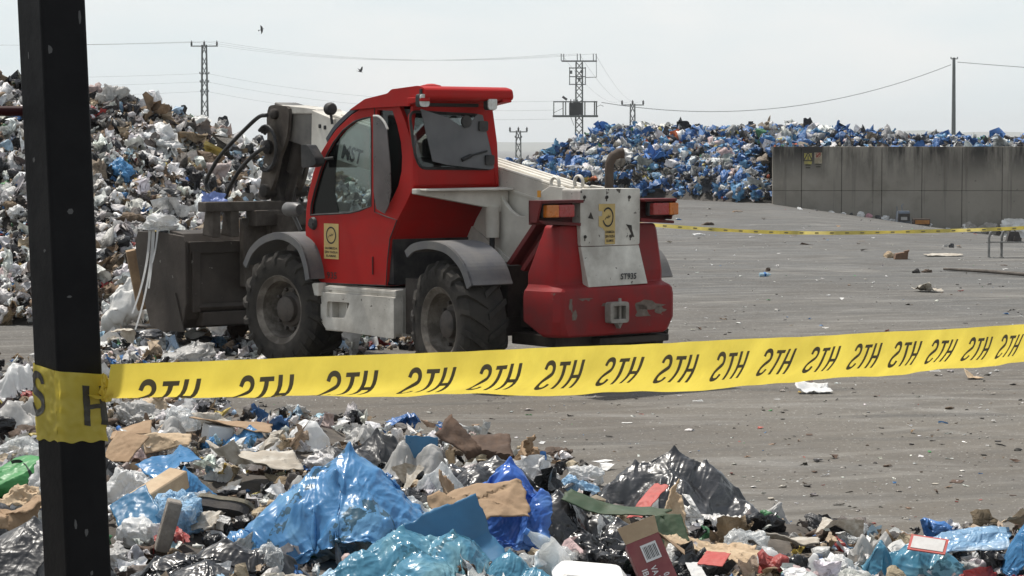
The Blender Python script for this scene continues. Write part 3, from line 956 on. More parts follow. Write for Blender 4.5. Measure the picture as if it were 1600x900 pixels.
def machine():
    RED = mat('red_paint', (0.40, 0.009, 0.008), 0.48, spec=0.14, dirt=(0.23, 0.03, 0.024), dirt_amt=0.36, dirt_scale=3.4, bump=0.05, bump_scale=12, var=0.1, sharp=0.25)
    REDW = mat('worn_red_paint', (0.35, 0.009, 0.011), 0.52, spec=0.15, dirt=(0.12, 0.034, 0.033), dirt_amt=0.52, dirt_scale=1.9, bump=0.12, bump_scale=14, sharp=0.2, chips=(0.17, 0.13, 0.105), chips_amt=0.22)
    DRED = mat('dark_red_paint', (0.17, 0.008, 0.010), 0.55, spec=0.25, dirt=(0.05, 0.02, 0.018), dirt_amt=0.5, dirt_scale=2.5, sharp=0.2)
    WHITE = mat('cream_white_paint', (0.74, 0.715, 0.64), 0.5, dirt=(0.27, 0.24, 0.2), dirt_amt=0.42, dirt_scale=2.3, bump=0.06, bump_scale=15, sharp=0.25, chips=(0.12, 0.10, 0.08), chips_amt=0.1)
    WHITED = mat('dirty_white_paint', (0.70, 0.675, 0.61), 0.6, dirt=(0.22, 0.195, 0.165), dirt_amt=0.45, dirt_scale=3.2, bump=0.1, bump_scale=15, sharp=0.2, chips=(0.07, 0.06, 0.05), chips_amt=0.3)
    BLACK = mat('black_plastic', (0.014, 0.0145, 0.016), 0.5, spec=0.3, dirt=(0.07, 0.065, 0.06), dirt_amt=0.35, dirt_scale=6)
    GRIME = mat('oily_black_steel', (0.016, 0.0145, 0.0135), 0.6, spec=0.25, dirt=(0.06, 0.05, 0.042), dirt_amt=0.45, dirt_scale=5, bump=0.2)
    FENDER = mat('grey_fender_plastic', (0.088, 0.09, 0.098), 0.5, spec=0.35, dirt=(0.165, 0.155, 0.142), dirt_amt=0.45, dirt_scale=3, bump=0.06)
    RUB = mat('tyre_rubber', (0.013, 0.0125, 0.0125), 0.75, spec=0.2, dirt=(0.045, 0.04, 0.034), dirt_amt=0.5, dirt_scale=5, bump=0.25, bump_scale=25)
    RIM = mat('dusty_rim', (0.24, 0.215, 0.185), 0.75, spec=0.2, dirt=(0.06, 0.05, 0.041), dirt_amt=0.5, dirt_scale=6, bump=0.1)
    HUB = mat('hub_steel', (0.045, 0.041, 0.038), 0.6, spec=0.25, dirt=(0.12, 0.10, 0.085), dirt_amt=0.4, dirt_scale=9)
    BUCK = mat('worn_bucket_steel', (0.088, 0.073, 0.061), 0.6, spec=0.3, dirt=(0.032, 0.025, 0.02), dirt_amt=0.55, dirt_scale=2.4, bump=0.3, bump_scale=9, sharp=0.2, chips=(0.2, 0.185, 0.165), chips_amt=0.2)
    LINK = mat('muddy_linkage_steel', (0.15, 0.132, 0.112), 0.75, spec=0.2, dirt=(0.05, 0.04, 0.033), dirt_amt=0.55, dirt_scale=4, bump=0.25, sharp=0.2)
    DGLASS = glass_mat('cab_glass', (0.78, 0.83, 0.82), 0.03, 0.05, (0.2, 0.22, 0.22))
    QGLASS = glass_mat('dark_cab_glass', (0.07, 0.085, 0.09), 0.04, 0.05, (0.08, 0.09, 0.09))
    HATCH = glass_mat('dusty_hatch_glass', (0.25, 0.25, 0.26), 0.15, 0.72, (0.17, 0.17, 0.175))
    PANE = glass_mat('reflection_grey_pane', (0.35, 0.33, 0.33), 0.08, 0.42, (0.24, 0.21, 0.205))  # grey diffuse layer paints in the pane's sunlit reflection
    TAN = mat('tan_decal', (0.50, 0.36, 0.13), 0.6, dirt=(0.4, 0.29, 0.12), dirt_amt=0.3, dirt_scale=9)
    INK = mat('black_ink', (0.012, 0.012, 0.012), 0.6)
    ORANGE = mat('amber_lens', (0.62, 0.17, 0.02), 0.25, dirt=(0.35, 0.12, 0.03), dirt_scale=12)
    LENSR = mat('red_lens', (0.36, 0.02, 0.02), 0.25, dirt=(0.25, 0.06, 0.05), dirt_scale=12)
    LAMPG = mat('lamp_glass', (0.62, 0.62, 0.60), 0.25, dirt=(0.35, 0.34, 0.3), dirt_scale=20)

    rt = empty('telescopic_loader', tuple(M_O), math.pi - PHI)
    tag(rt, 'red and white telescopic loader with its bucket pushed against the rubbish', 'loader')

    def P(name, mb, mats, parent=rt, bevel=0.0, smooth=None, seg=2):
        return mb.build(name, mats, parent, bevel, smooth, seg=seg)

    # ---- chassis
    m = MB()
    m.box((1.2, -0.1, 0.62), (3.3, 0.62, 0.36)); m.box((2.9, -0.1, 0.75), (0.5, 0.9, 0.5)); m.box((2.52, 0, 0.55), (0.24, 1.5, 0.24)); m.box((0, 0, 0.55), (0.24, 1.5, 0.24))
    m.box((1.2, -0.62, 0.85), (1.9, 0.5, 0.75)); m.box((0.65, 0.62, 0.66), (0.32, 0.55, 0.5)); m.box((0.3, 0.25, 0.82), (0.9, 0.5, 0.45)); m.box((3.1, 0.25, 0.95), (0.35, 0.5, 0.4))
    m.box((-0.45, 0.0, 0.66), (0.5, 0.8, 0.3)); m.box((-0.5, -0.05, 1.1), (0.35, 0.5, 0.8)); m.box((2.4, 0.45, 0.95), (0.9, 0.5, 0.4))
    m.tube([(0.75, 0.8, 0.82), (0.62, 0.86, 0.9), (0.5, 0.8, 0.75)], 0.03, 6); m.tube([(0.78, 0.7, 0.9), (0.6, 0.78, 0.95), (0.45, 0.6, 0.8)], 0.025, 6)
    P('chassis', m, GRIME, bevel=0.02)

    # ---- white tower plates that carry the boom, U-shaped notch in the upper edge
    pl = [(1.15, 0.55)] + sp(0.03, [(738, 374)]) + [(0.99, 1.70)] + sp(0.03, [(775, 296), (783, 300), (790, 314), (800, 328), (812, 337), (822, 338), (832, 331), (841, 316), (850, 298), (862, 290), (900, 296)]) + [(-0.42, 1.66), (-0.42, 0.6)]
    for v0, v1 in ((0.015, 0.055), (-0.46, -0.42)):
        m = MB(); m.prism(pl, v0, v1); t = P('boom_tower_plate', m, WHITE, bevel=0.008)
    m = MB(); m.prism(round_poly([(1.0, 1.05), (1.0, 1.40), (0.3, 1.05), (0.3, 0.9)], 0.05), 0.055, 0.075); P('reinforcing_plate', m, WHITED, t, bevel=0.006)
    m = MB()                                                    # shelf under the rear window of the cab
    m.prism([(1.0, 1.66), (1.0, 1.705), (-0.03, 1.71), (-0.03, 1.49), (0.12, 1.49), (0.2, 1.53)], 0.50, 0.57, 0)
    m.box((0.50, 0.47, 1.695), (0.18, 0.98, 0.02)); P('cab_support_arm', m, WHITE, bevel=0.006)
    m = MB(); m.lathe([(0.02, -0.14), (0.062, -0.14), (0.066, -0.12), (0.066, 0.12), (0.07, 0.125), (0.07, 0.15), (0.02, 0.15)], 16, Matrix.Translation((0.52, 0.14, 1.40)))
    m.lathe([(0.025, -0.5), (0.025, 0.0)], 10, Matrix.Translation((0.52, 0.14, 1.3)), 1)
    P('hydraulic_cylinder', m, [WHITE, BLACK], smooth=45)
    for q in ((868, 285), (905, 283)):
        (u, w), = sp(0.03, [q]); m = MB()
        ring = [(u + 0.055 * math.cos(a), 0.035, w - 0.01 + 0.055 * math.sin(a)) for a in np.linspace(-0.6, math.pi + 0.6, 12)]
        m.tube(ring, 0.016, 6); P('lifting_eye', m, WHITE, smooth=60)

    # ---- boom
    ang = math.atan(0.19)

    def boom_box(m, u0, u1, top0, h, v0, v1, mi=0):
        c, s = math.cos(ang), math.sin(ang)
        P4 = [(u0, top0 + 0.19 * u0), (u1, top0 + 0.19 * u1), (u1 + s * h, top0 + 0.19 * u1 - c * h), (u0 + s * h, top0 + 0.19 * u0 - c * h)]
        m.prism(P4, v0, v1, 1, mi)
    m = MB(); boom_box(m, -0.30, 3.45, 1.745, 0.40, -0.37, -0.04)
    for v in (-0.06, -0.17, -0.26, -0.35): boom_box(m, -0.25, 3.3, 1.775, 0.035, v - 0.018, v + 0.018)
    b = P('boom', m, WHITE, bevel=0.02)
    m = MB(); boom_box(m, -0.1, 2.6, 1.60, 0.02, -0.04, -0.028); P('hose_guard', m, WHITE, b)
    m = MB()
    (u0, w0), = sp(-0.03, [(548, 242)])
    put_text(m, 'MST', (u0, -0.0365, w0), (-1, 0, -0.19), (-0.19, 0, 1), 0.20, 0, bold=0.03, shear=0.15, width=0.36)
    P('boom_lettering', m, INK, b)
    m = MB(); m.prism(sp(-0.03, [(489, 172), (523, 186), (523, 235), (512, 262), (496, 262), (488, 240)]), -0.39, -0.015)
    for q in ((500, 197), (508, 199), (494, 248), (498, 255)):
        (u, w), = sp(-0.015, [q]); m.box((u, -0.012, w), (0.04, 0.012, 0.04), 1)
    P('boom_collar', m, [WHITE, INK], b, bevel=0.015)
    m = MB(); boom_box(m, 3.3, 4.35, 1.70, 0.34, -0.34, -0.07); P('inner_boom', m, mat('greasy_boom_steel', (0.045, 0.043, 0.042), 0.45, dirt=(0.22, 0.2, 0.17), dirt_amt=0.35, dirt_scale=2.2, sharp=0.15), bevel=0.015)
    m = MB(); m.prism(sp(-0.03, [(436, 164), (490, 170), (497, 178), (440, 178)]), -0.36, -0.05); P('boom_top_cover', m, WHITED, bevel=0.012)
    head = sp(-0.03, [(422, 168), (429, 164), (440, 165), (453, 170), (452, 205), (447, 226), (440, 244), (436, 262), (432, 280), (424, 300), (418, 312), (406, 308), (410, 283), (415, 247), (420, 215), (419, 186)])
    for v0, v1 in ((-0.05, -0.01), (-0.40, -0.36)):
        m = MB(); m.prism(smooth_loop(head, 3), v0, v1)
        h = P('boom_head', m, LINK, bevel=0.01)
    m = MB()
    for q, r in (((431, 178), 0.055), ((421, 230), 0.075), ((416, 298), 0.07)):
        (u, w), = sp(-0.01, [q]); m = MB(); m.lathe([(0.005, -0.47), (r, -0.47), (r, 0.03), (r * 0.6, 0.045), (0.005, 0.045)], 14, Matrix.Translation((u, 0, w)) @ Matrix.Rotation(-math.pi / 2, 4, 'X')); P('pivot_pin', m, GRIME, smooth=40)
    m = MB()
    (a, c), = sp(-0.2, [(472, 215)]); (d, e), = sp(-0.2, [(448, 322)])
    m.tube([(a, -0.2, c), ((a + d) / 2, -0.2, (c + e) / 2)], 0.085, 12); m.tube([((a + d) / 2, -0.2, (c + e) / 2), (d, -0.2, e)], 0.045, 10)
    P('tilt_cylinder', m, GRIME, smooth=50)
    m = MB()
    m.prism(sp(-0.2, [(452, 212), (462, 214), (455, 250), (447, 285), (452, 318), (436, 318), (432, 285), (442, 250)]), -0.30, -0.10)
    P('tilt_link', m, GRIME, bevel=0.01)

    # ---- carriage and bucket
    UB = 4.55
    m = MB()
    m.box((4.36, 0.27, 1.47), (0.16, 1.05, 0.10)); m.box((4.36, -0.6, 1.44), (0.14, 0.7, 0.10))
    for v in (0.66, 0.44, -0.02, -0.42, -0.85):
        m.prism([(4.30, 1.5), (4.42, 1.5), (4.50, 1.18), (4.30, 1.16)], v - 0.05, v + 0.05)
    m.box((4.3, -0.2, 1.35), (0.2, 0.9, 0.16)); m.box((4.4, -0.2, 1.0), (0.1, 1.0, 0.7))
    m.box((4.2, -0.05, 1.28), (0.5, 0.1, 0.22))
    P('tool_carriage', m, LINK, bevel=0.012)
    m = MB()
    v0, v1 = -1.29, 0.91
    prof = [(5.42, 0.20), (4.62, 0.24), (4.50, 0.34), (4.46, 0.5), (4.46, 1.10), (4.54, 1.20), (4.80, 1.23)]
    inner = [(4.80, 1.205), (4.56, 1.175), (4.49, 1.09), (4.49, 0.5), (4.53, 0.36), (4.64, 0.27), (5.42, 0.225)]
    m.prism(prof + inner, v0, v1)
    endp = sp(0.91, [(290, 369), (252, 362), (219, 361), (215, 376), (217, 402), (226, 455), (238, 508), (262, 520)]) + [(4.5, 0.30), (4.44, 0.5), (4.44, 1.12)]
    m.prism(endp, v1, v1 + 0.03); m.prism([(u, w) for u, w in endp], v0 - 0.03, v0)
    m.box((4.47, -0.19, 1.06), (0.07, 2.16, 0.12))                  # rib under the rear lip
    m.box((4.48, -0.19, 0.34), (0.14, 1.9, 0.14))                   # bottom beam
    for v in (0.82, 0.1, -0.5, -1.2): m.box((4.445, v, 0.72), (0.05, 0.09, 0.62))
    m.prism([(4.44, 0.42), (4.44, 0.50), (4.40, 0.46)], -1.0, 0.8)
    bk = P('bucket', m, BUCK, bevel=0.008)
    m = MB(); m.box((5.5, -0.19, 0.21), (0.2, 2.26, 0.03)); P('cutting_edge', m, HUB, bk)
    m = MB(); m.prism([(4.46, 0.22), (4.85, 0.21), (4.72, 0.52), (4.62, 0.6)], v1 + 0.03, v1 + 0.045); P('wear_plate', m, BUCK, bk)

    # ---- hoses
    hs = [[(417, 180), (404, 183), (380, 205), (347, 240), (329, 268), (322, 286), (327, 300), (344, 316), (352, 332)],
          [(416, 229), (399, 240), (379, 260), (362, 286), (354, 304), (352, 318), (356, 334)]]
    for i, h in enumerate(hs):
        m = MB(); v = (0.10, 0.12)[i]
        pts = [(u, v, w) for u, w in smooth_open(sp(v, h), 5)]
        m.tube(pts, 0.021, 8); P('hydraulic_hose', m, BLACK, smooth=60)
    m = MB()
    (u, w), = sp(0.0, [(423, 232)])
    for k in range(3): m.tube([(u + (0.13 + 0.03 * k) * math.cos(a), 0.02 + 0.02 * k, w + (0.19 + 0.02 * k) * math.sin(a)) for a in np.linspace(0.9, 5.2, 14)], 0.018, 6)
    P('hose_loop', m, BLACK, smooth=60)

    # ---- wheels
    def wheel(u, side, steer):
        piv = Matrix.Translation((u, 0, TYRE_R)) @ Matrix.Translation((0, side * 0.92, 0)) @ Matrix.Rotation(steer, 4, 'Z') @ Matrix.Rotation(-side * math.pi / 2, 4, 'X')
        m = MB()   # local z points outward
        m.lathe([(0.12, 0.02), (0.20, 0.02), (0.255, -0.02), (0.275, 0.05), (0.285, 0.16), (0.325, 0.185), (0.33, 0.2), (0.318, 0.2), (0.30, 0.178), (0.27, 0.165), (0.26, 0.06), (0.235, 0.0), (0.2, 0.04), (0.12, 0.045)], 40, piv, cap=False)
        w = P('wheel', m, RIM, smooth=35)
        m = MB()
        m.lathe([(0.29, -0.16), (0.30, -0.2), (0.40, -0.215), (0.475, -0.205), (0.515, -0.17), (0.525, -0.08), (0.528, 0), (0.525, 0.08), (0.515, 0.17), (0.475, 0.205), (0.40, 0.215), (0.335, 0.205), (0.315, 0.195), (0.31, 0.16)], 48, piv, cap=False)
        n = 18
        for k in range(n):
            for s in (1, -1):
                a0 = 2 * math.pi * (k + (0.5 if s < 0 else 0)) / n
                V = []
                for (z, da, dr) in ((0.0, 0.0, 0.545), (0.10, 0.13, 0.555), (0.185, 0.24, 0.545), (0.222, 0.30, 0.47)):
                    for r, hw in ((0.50 if z < 0.2 else 0.42, 0.062), (dr, 0.045)):
                        for sg in (-1, 1):
                            a = a0 + da + sg * hw
                            V.append((r * math.cos(a), r * math.sin(a), s * z))
                F = []
                for i in range(3):
                    o = i * 4
                    F += [(o + 2, o + 3, o + 7, o + 6), (o, o + 2, o + 6, o + 4), (o + 1, o + 5, o + 7, o + 3)]
                F += [(0, 1, 3, 2), (12, 14, 15, 13)]
                m.add(V, F, 0, piv)
        P('tyre', m, RUB, w, smooth=30)
        m = MB()
        m.lathe([(0.16, 0.0), (0.16, 0.06), (0.125, 0.075), (0.12, 0.12), (0.10, 0.135), (0.005, 0.14)], 24, piv)
        for k in range(10):
            a = 2 * math.pi * k / 10
            m.lathe([(0.018, 0.04), (0.018, 0.075), (0.004, 0.078)], 6, piv @ Matrix.Translation((0.19 * math.cos(a), 0.19 * math.sin(a), 0)))
        P('hub', m, HUB, w, smooth=35)
    wheel(2.52, 1, R(7)); wheel(2.52, -1, R(7)); wheel(0, 1, R(-9)); wheel(0, -1, R(-9))

    # ---- fenders: curved sheets
    def fender(prof, v0, v1, th, name, lip=True):
        m = MB()
        p = np.array(smooth_open(prof, 6)); d = np.gradient(p, axis=0); d /= np.linalg.norm(d, axis=1)[:, None]
        nrm = np.stack([-d[:, 1], d[:, 0]], 1)
        if nrm[len(p) // 2][1] > 0: nrm = -nrm
        q = p + nrm * th
        m.prism([tuple(x) for x in p] + [tuple(x) for x in q[::-1]], v0, v1)
        if lip:
            q2 = p + nrm * (th + 0.05)
            m.prism([tuple(x) for x in p] + [tuple(x) for x in q2[::-1]], v1 - 0.02, v1 + 0.004)
        P(name, m, FENDER, bevel=0.006)
    fender([(0.47, 1.17), (0.35, 1.235), (0.12, 1.265), (-0.15, 1.225), (-0.36, 1.09), (-0.47, 0.91)], 0.70, 1.15, 0.018, 'fender')
    fender([(0.47, 1.17), (0.35, 1.235), (0.12, 1.265), (-0.15, 1.225), (-0.36, 1.09), (-0.47, 0.91)], -1.15, -0.70, 0.018, 'fender')
    fender([(3.10, 0.96), (2.98, 1.11), (2.78, 1.22), (2.52, 1.275), (2.30, 1.25), (2.12, 1.16), (2.02, 1.0), (1.98, 0.86)], 0.72, 1.12, 0.018, 'fender')
    fender([(3.10, 0.96), (2.98, 1.11), (2.78, 1.22), (2.52, 1.275), (2.30, 1.25), (2.12, 1.16), (2.02, 1.0), (1.98, 0.86)], -1.12, -0.72, 0.018, 'fender')

    # ---- step box between the wheels
    m = MB()
    pr = [(0.70, 0.99), (0.77, 0.94), (0.77, 0.6), (0.40, 0.6), (0.37, 0.9), (0.47, 1.0)]
    hole = round_poly(sp(1.0, [(511, 471), (546, 473), (538, 497), (510, 496)]), 0.02)
    m.prism(round_poly([(1.98, 0.735), (1.98, 0.47), (1.90, 0.40), (0.84, 0.37), (0.84, 0.74)], 0.02), 0.975, 1.0, 1, 0, holes=[hole])
    m.prism([(1.98, 0.735), (1.90, 0.80), (0.84, 0.80), (0.84, 0.74)], 0.90, 0.975)
    m.box((1.40, 0.75, 0.60), (1.12, 0.3, 0.42)); m.box((1.40, 0.93, 0.775), (1.1, 0.1, 0.03)); m.box((1.40, 0.92, 0.40), (1.06, 0.12, 0.03)); m.box((1.86, 0.925, 0.6), (0.06, 0.1, 0.36)); m.box((0.87, 0.925, 0.58), (0.06, 0.1, 0.34)); m.box((1.60, 0.925, 0.575), (0.015, 0.1, 0.2))
    P('step_box', m, WHITED, bevel=0.012)
    m = MB(); m.box((2.02, 0.96, 0.76), (0.12, 0.16, 0.12)); P('step_bracket', m, WHITED, bevel=0.01)

    # ---- cab
    VO = 0.95
    door_o = sp(VO, [(484, 440), (479, 402), (477, 360), (478, 330), (481, 305), (489, 270), (499, 242), (511, 222), (525, 202), (549, 179), (566, 168), (584, 162), (585, 330), (603, 338), (621, 343), (609, 373), (603, 447)])
    win = sp(VO, [(485, 336), (486, 320), (492, 295), (500, 268), (510, 242), (521, 222), (536, 203), (553, 190), (568, 185), (579, 183), (580, 205), (580, 322), (562, 329), (545, 333)])
    m = MB(); m.prism(door_o, VO - 0.05, VO, 1, 0, holes=[win]); door = P('door', m, RED, bevel=0.008)
    m = MB(); m.prism(win, VO - 0.035, VO - 0.028); P('window', m, DGLASS, door)
    strip = sp(VO, [(485, 336), (486, 320), (492, 295), (500, 268), (510, 242), (521, 222), (528, 213), (524, 240), (521, 270), (520, 300), (526, 334)])
    m = MB(); m.prism(strip, VO - 0.026, VO - 0.022); P('window_tint', m, QGLASS, door)
    m = MB(); (u, w), = sp(VO, [(490, 349)])
    m.lathe([(0.004, 0.03), (0.05, 0.028), (0.062, 0.0)], 20, Matrix.Translation((u, VO, w)) @ Matrix.Rotation(-math.pi / 2, 4, 'X')); m.box((u, VO + 0.03, w - 0.01), (0.07, 0.02, 0.03)); P('handle', m, BLACK, door, smooth=40)
    m = MB(); (u, w), = sp(VO, [(583, 415)]); m.box((u, VO + 0.004, w), (0.012, 0.012, 0.16)); P('hinge', m, DRED, door)

    def decal(origin, ex, ey, wd, ht, torn, parent):
        ex, ey, o = Vector(ex), Vector(ey), Vector(origin); nn = ex.cross(ey)
        base = [(-.5, -.5), (.5, -.5), (.5, .5), (-.5, .5)] if not torn else [(-.12, -.5), (.5, -.5), (.5, .5), (-.5, .5), (-.5, .33), (-.28, .32), (-.3, .2), (-.5, .2), (-.5, -.05), (-.25, -.1), (-.12, -.18)]
        def pt(a, b, d): return o + ex * a * wd + ey * b * ht + nn * d
        t = tessellate_polygon([[Vector((a, b, 0)) for a, b in base]])
        m_ = MB(); m_.add([pt(a, b, 0.003) for a, b in base], t, 0)
        V, F = [], []; n = 36
        a0, a1 = (0, 2 * math.pi) if not torn else (math.radians(-160), math.radians(140))
        cx = 0.0 if not torn else 0.05
        for k in range(n + 1):
            a = a0 + (a1 - a0) * k / n
            for r in (1, 0.82): V.append(pt(cx + 0.34 * r * math.cos(a), 0.17 + 0.245 * r * math.sin(a), 0.006))
        for k in range(n): F.append((2 * k, 2 * k + 1, 2 * k + 3, 2 * k + 2))
        m_.add(V, F, 1)
        zig = [(-0.2, 0.09), (-0.08, 0.16), (-0.03, 0.13), (0.0, 0.2), (0.04, 0.13), (0.08, 0.19), (0.1, 0.15), (0.16, 0.2), (0.19, 0.27)]
        for (x0, y0), (x1, y1) in zip(zig[:-1], zig[1:]):
            m_.add([pt(cx + x0, y0, 0.006), pt(cx + x1, y1, 0.006), pt(cx + x1 + 0.02, y1 + 0.035, 0.006), pt(cx + x0 + 0.02, y0 + 0.03, 0.006)], [(0, 1, 2, 3)], 1)
        for k, s in enumerate(('SANIMIZDA', 'ŞEN YAZILA', 'ELAMAK')):
            w_ = (0.84, 0.9, 0.68)[k] * (0.66 if torn else 1)
            c = pt(0.18 if torn else 0, -0.2 - 0.108 * k, 0.006)
            put_text(m_, s, c, ex, ey, ht * 0.085, 1, bold=0.02, width=w_ * wd)
        o_ = m_.build('decal', [TAN, INK], parent)
        return o_
    (u, w), = sp(VO, [(518, 377)])
    decal((u, VO, w), (-1, 0, 0), (0, 0, 1), 0.235, 0.325, False, door)
    m = MB(); (u, w), = sp(VO, [(519, 431)]); put_text(m, '935', (u, VO + 0.003, w), (-1, 0, 0), (0, 0, 1), 0.085, 0, bold=0.02, width=0.16); P('lettering', m, INK, door); m = MB()
    (u, w), = sp(VO, [(504, 428)]); m.box((u, VO + 0.003, w), (0.05, 0.002, 0.014)); m.box((u + 0.025, VO + 0.003, w - 0.015), (0.014, 0.002, 0.035)); P('marking', m, INK, door)

    m = MB(); m.tube([(u, VO - 0.002, w) for u, w in sp(VO, [(585, 164), (585, 250), (585, 331), (604, 339), (620, 344), (609, 373), (605, 410), (603, 446), (545, 444), (486, 441)])], 0.006, 5); P('door_gap', m, INK, door)
    m = MB(); m.tube([(u, VO - 0.004, w) for u, w in win + win[:1]], 0.010, 5); P('window_seal', m, BLACK, door)
    # body side behind the door with the quarter window
    side_o = sp(VO, [(584, 162), (605, 158), (623, 163), (633, 190), (642, 220), (647, 289), (634, 318), (621, 343), (603, 338), (585, 330)])
    q_win = sp(VO, [(589, 172), (613, 173), (620, 195), (626, 222), (628, 245), (627, 268), (622, 290), (614, 308), (606, 322), (597, 328), (589, 326)])
    m = MB(); m.prism(side_o, VO - 0.05, VO - 0.002, 1, 0, holes=[q_win])
    back = [sp(VO, [(647, 289)])[0], sp(VO, [(634, 318)])[0], sp(VO, [(620, 345)])[0], sp(VO, [(609, 373)])[0], (1.03, 0.83)]
    th = [(u + 0.03, w) for u, w in back]
    m.prism(back + th[::-1], 0.03, VO - 0.05)                        # slanting lower back wall
    rear_o = [(0.95, 1.715), (0.95, 2.12), (0.945, 2.45), (0.06, 2.45), (0.0, 2.1), (-0.02, 1.715)]
    rwin = round_poly(rp(0.62, [(640, 174), (752, 180), (772, 264), (657, 263), (648, 243)]), 0.07)
    m.prism(rear_o, 0.62, 0.66, 0, 0, holes=[rwin])
    roofp = sp(VO, [(547, 178), (566, 166), (600, 156)]) + [(0.6, 2.47), (0.6, 2.44), (1.3, 2.42)]
    right_o = sp(VO, [(484, 440), (477, 360), (481, 305), (489, 270), (511, 222), (549, 179), (584, 162), (623, 163), (642, 220), (647, 289), (609, 373), (603, 447)])
    right_w = sp(VO, [(490, 336), (492, 300), (505, 258), (524, 219), (553, 190), (585, 180), (618, 180), (630, 230), (630, 300), (600, 335)])
    m.prism(right_o, 0.0, 0.03, 1, 0, holes=[right_w])
    P('cab_body', m, RED, bevel=0.006)
    m = MB(); m.prism(q_win, VO - 0.04, VO - 0.033); P('quarter_window', m, QGLASS)
    m = MB(); m.box((1.05, 0.48, 2.37), (0.8, 0.86, 0.07)); P('headliner', m, BLACK)
    m = MB(); m.box((1.62, 0.48, 0.86), (1.2, 0.9, 0.05)); m.box((1.0, 0.48, 1.05), (0.1, 0.88, 0.4)); P('cab_floor', m, BLACK)
    # windscreen: follows the curved front
    fr = smooth_open(sp(VO, [(479, 402), (477, 360), (478, 330), (481, 305), (489, 270), (499, 242), (511, 222), (525, 202), (549, 179), (566, 168)]), 4)
    m = MB(); p2 = [(u - 0.02, w) for u, w in fr]; m.prism(fr + p2[::-1], 0.05, VO - 0.06); P('windscreen', m, DGLASS)
    fr2 = sp(VO, [(511, 222), (525, 201), (549, 178), (570, 164), (606, 154)])
    m = MB(); ft = [(u + 0.02, w + 0.035) for u, w in fr2]; m.prism(smooth_open(fr2, 4) + smooth_open(ft, 4)[::-1], 0.88, 0.95); P('roof_edge_trim', m, mat('trim_black', (0.03, 0.035, 0.05), 0.35))
    # roof with its rear visor
    m = MB(); m.prism(round_poly([(1.55, 2.40), (1.30, 2.50), (0.95, 2.545), (0.9, 2.58), (0.50, 2.605), (0.40, 2.58), (0.385, 2.50), (0.44, 2.475), (0.60, 2.47), (0.62, 2.43), (1.2, 2.42)], 0.03), 0.0, 0.98)
    rf = P('roof', m, RED, bevel=0.02)
    m = MB(); m.prism([(0.38, 2.47), (0.60, 2.44), (0.60, 2.50), (0.40, 2.50)], 0.93, 1.03); m.prism([(0.38, 2.47), (0.60, 2.44), (0.60, 2.50), (0.40, 2.50)], 0.02, 0.12); m.box((0.615, 0.5, 2.455), (0.02, 0.56, 0.06), 1)
    P('roof_visor_end', m, [RED, INK], rf, bevel=0.01)
    m = MB(); m.lathe([(0.09, 0), (0.09, 0.015), (0.03, 0.03), (0.004, 0.032)], 14, Matrix.Translation((0.75, 0.65, 2.60))); P('roof_vent', m, RED, rf)
    for q in ((662, 157), (768, 162)):
        v, w = rp(0.42, [q])[0]
        m = MB(); m.prism(round_poly([(v - 0.05, w - 0.055), (v + 0.05, w - 0.055), (v + 0.05, w + 0.055), (v - 0.05, w + 0.055)], 0.03), 0.40, 0.415, 0, 1)
        m.prism(round_poly([(v - 0.053, w - 0.058), (v + 0.053, w - 0.058), (v + 0.053, w + 0.058), (v - 0.053, w + 0.058)], 0.03), 0.415, 0.47, 0, 0); m.box((0.45, v, w + 0.07), (0.03, 0.03, 0.06), 0)
        P('work_lamp', m, [BLACK, LAMPG], bevel=0.004)
    (u, w), = sp(0.9, [(517, 170)])
    m = MB(); m.lathe([(0.01, -0.05), (0.045, -0.045), (0.06, 0.0), (0.06, 0.045), (0.01, 0.05)], 16, Matrix.Translation((u, 0.9, w)) @ Matrix.Rotation(R(90), 4, 'Y') @ Matrix.Rotation(R(20), 4, 'X')); m.tube([(u, 0.9, w - 0.05), (u - 0.02, 0.9, w - 0.14)], 0.014, 6); P('work_lamp', m, BLACK, smooth=40)
    m = MB(); m.prism(rwin, 0.635, 0.642, 0); m.tube([(0.622, *q_) for q_ in rwin + rwin[:1]], 0.014, 5, 1); P('rear_window', m, [glass_mat('rear_cab_glass', (0.42, 0.45, 0.45), 0.03, 0.06, (0.1, 0.1, 0.1)), BLACK])
    # open rear hatch glass, hinged on the right
    hp = rp(0.56, [(657, 170), (700, 184), (718, 196), (732, 196), (746, 178), (754, 180), (772, 262), (768, 265), (700, 258), (676, 252)])
    m = MB(); m.prism(hp, 0.557, 0.565, 0); hg = P('rear_hatch', m, HATCH)
    for q in ((756, 197), (766, 250)):
        v, w = rp(0.55, [q])[0]; m = MB(); m.prism(round_poly([(v - 0.04, w - 0.045), (v + 0.06, w - 0.045), (v + 0.06, w + 0.045), (v - 0.04, w + 0.045)], 0.02), 0.535, 0.556, 0); P('hatch_hinge', m, BLACK, hg, bevel=0.004)
    m = MB(); a, c, d = (rp(0.545, [q])[0] for q in ((722, 250), (736, 243), (761, 236)))
    m.tube([(0.545, *a), (0.545, *c)], 0.018, 6); m.tube([(0.545, *c), (0.545, *d)], 0.009, 6); P('wiper', m, INK, hg)
    v, w = rp(0.55, [(728, 190)])[0]
    m = MB(); m.lathe([(0.005, -0.012), (0.055, -0.01), (0.055, 0.01), (0.005, 0.012)], 16, Matrix.Translation((0.545, v, w)) @ Matrix.Rotation(R(90), 4, 'Y')); P('hatch_knob', m, BLACK, hg)
    # upper door pane folded back
    m = MB(); pane = sp(1.0, [(583, 182), (591, 182), (601, 192), (605, 204), (610, 260), (611, 300), (607, 322), (601, 334), (588, 326), (584, 300)]); m.prism(pane, 0.995, 1.003); pn = P('folded_door_pane', m, PANE)
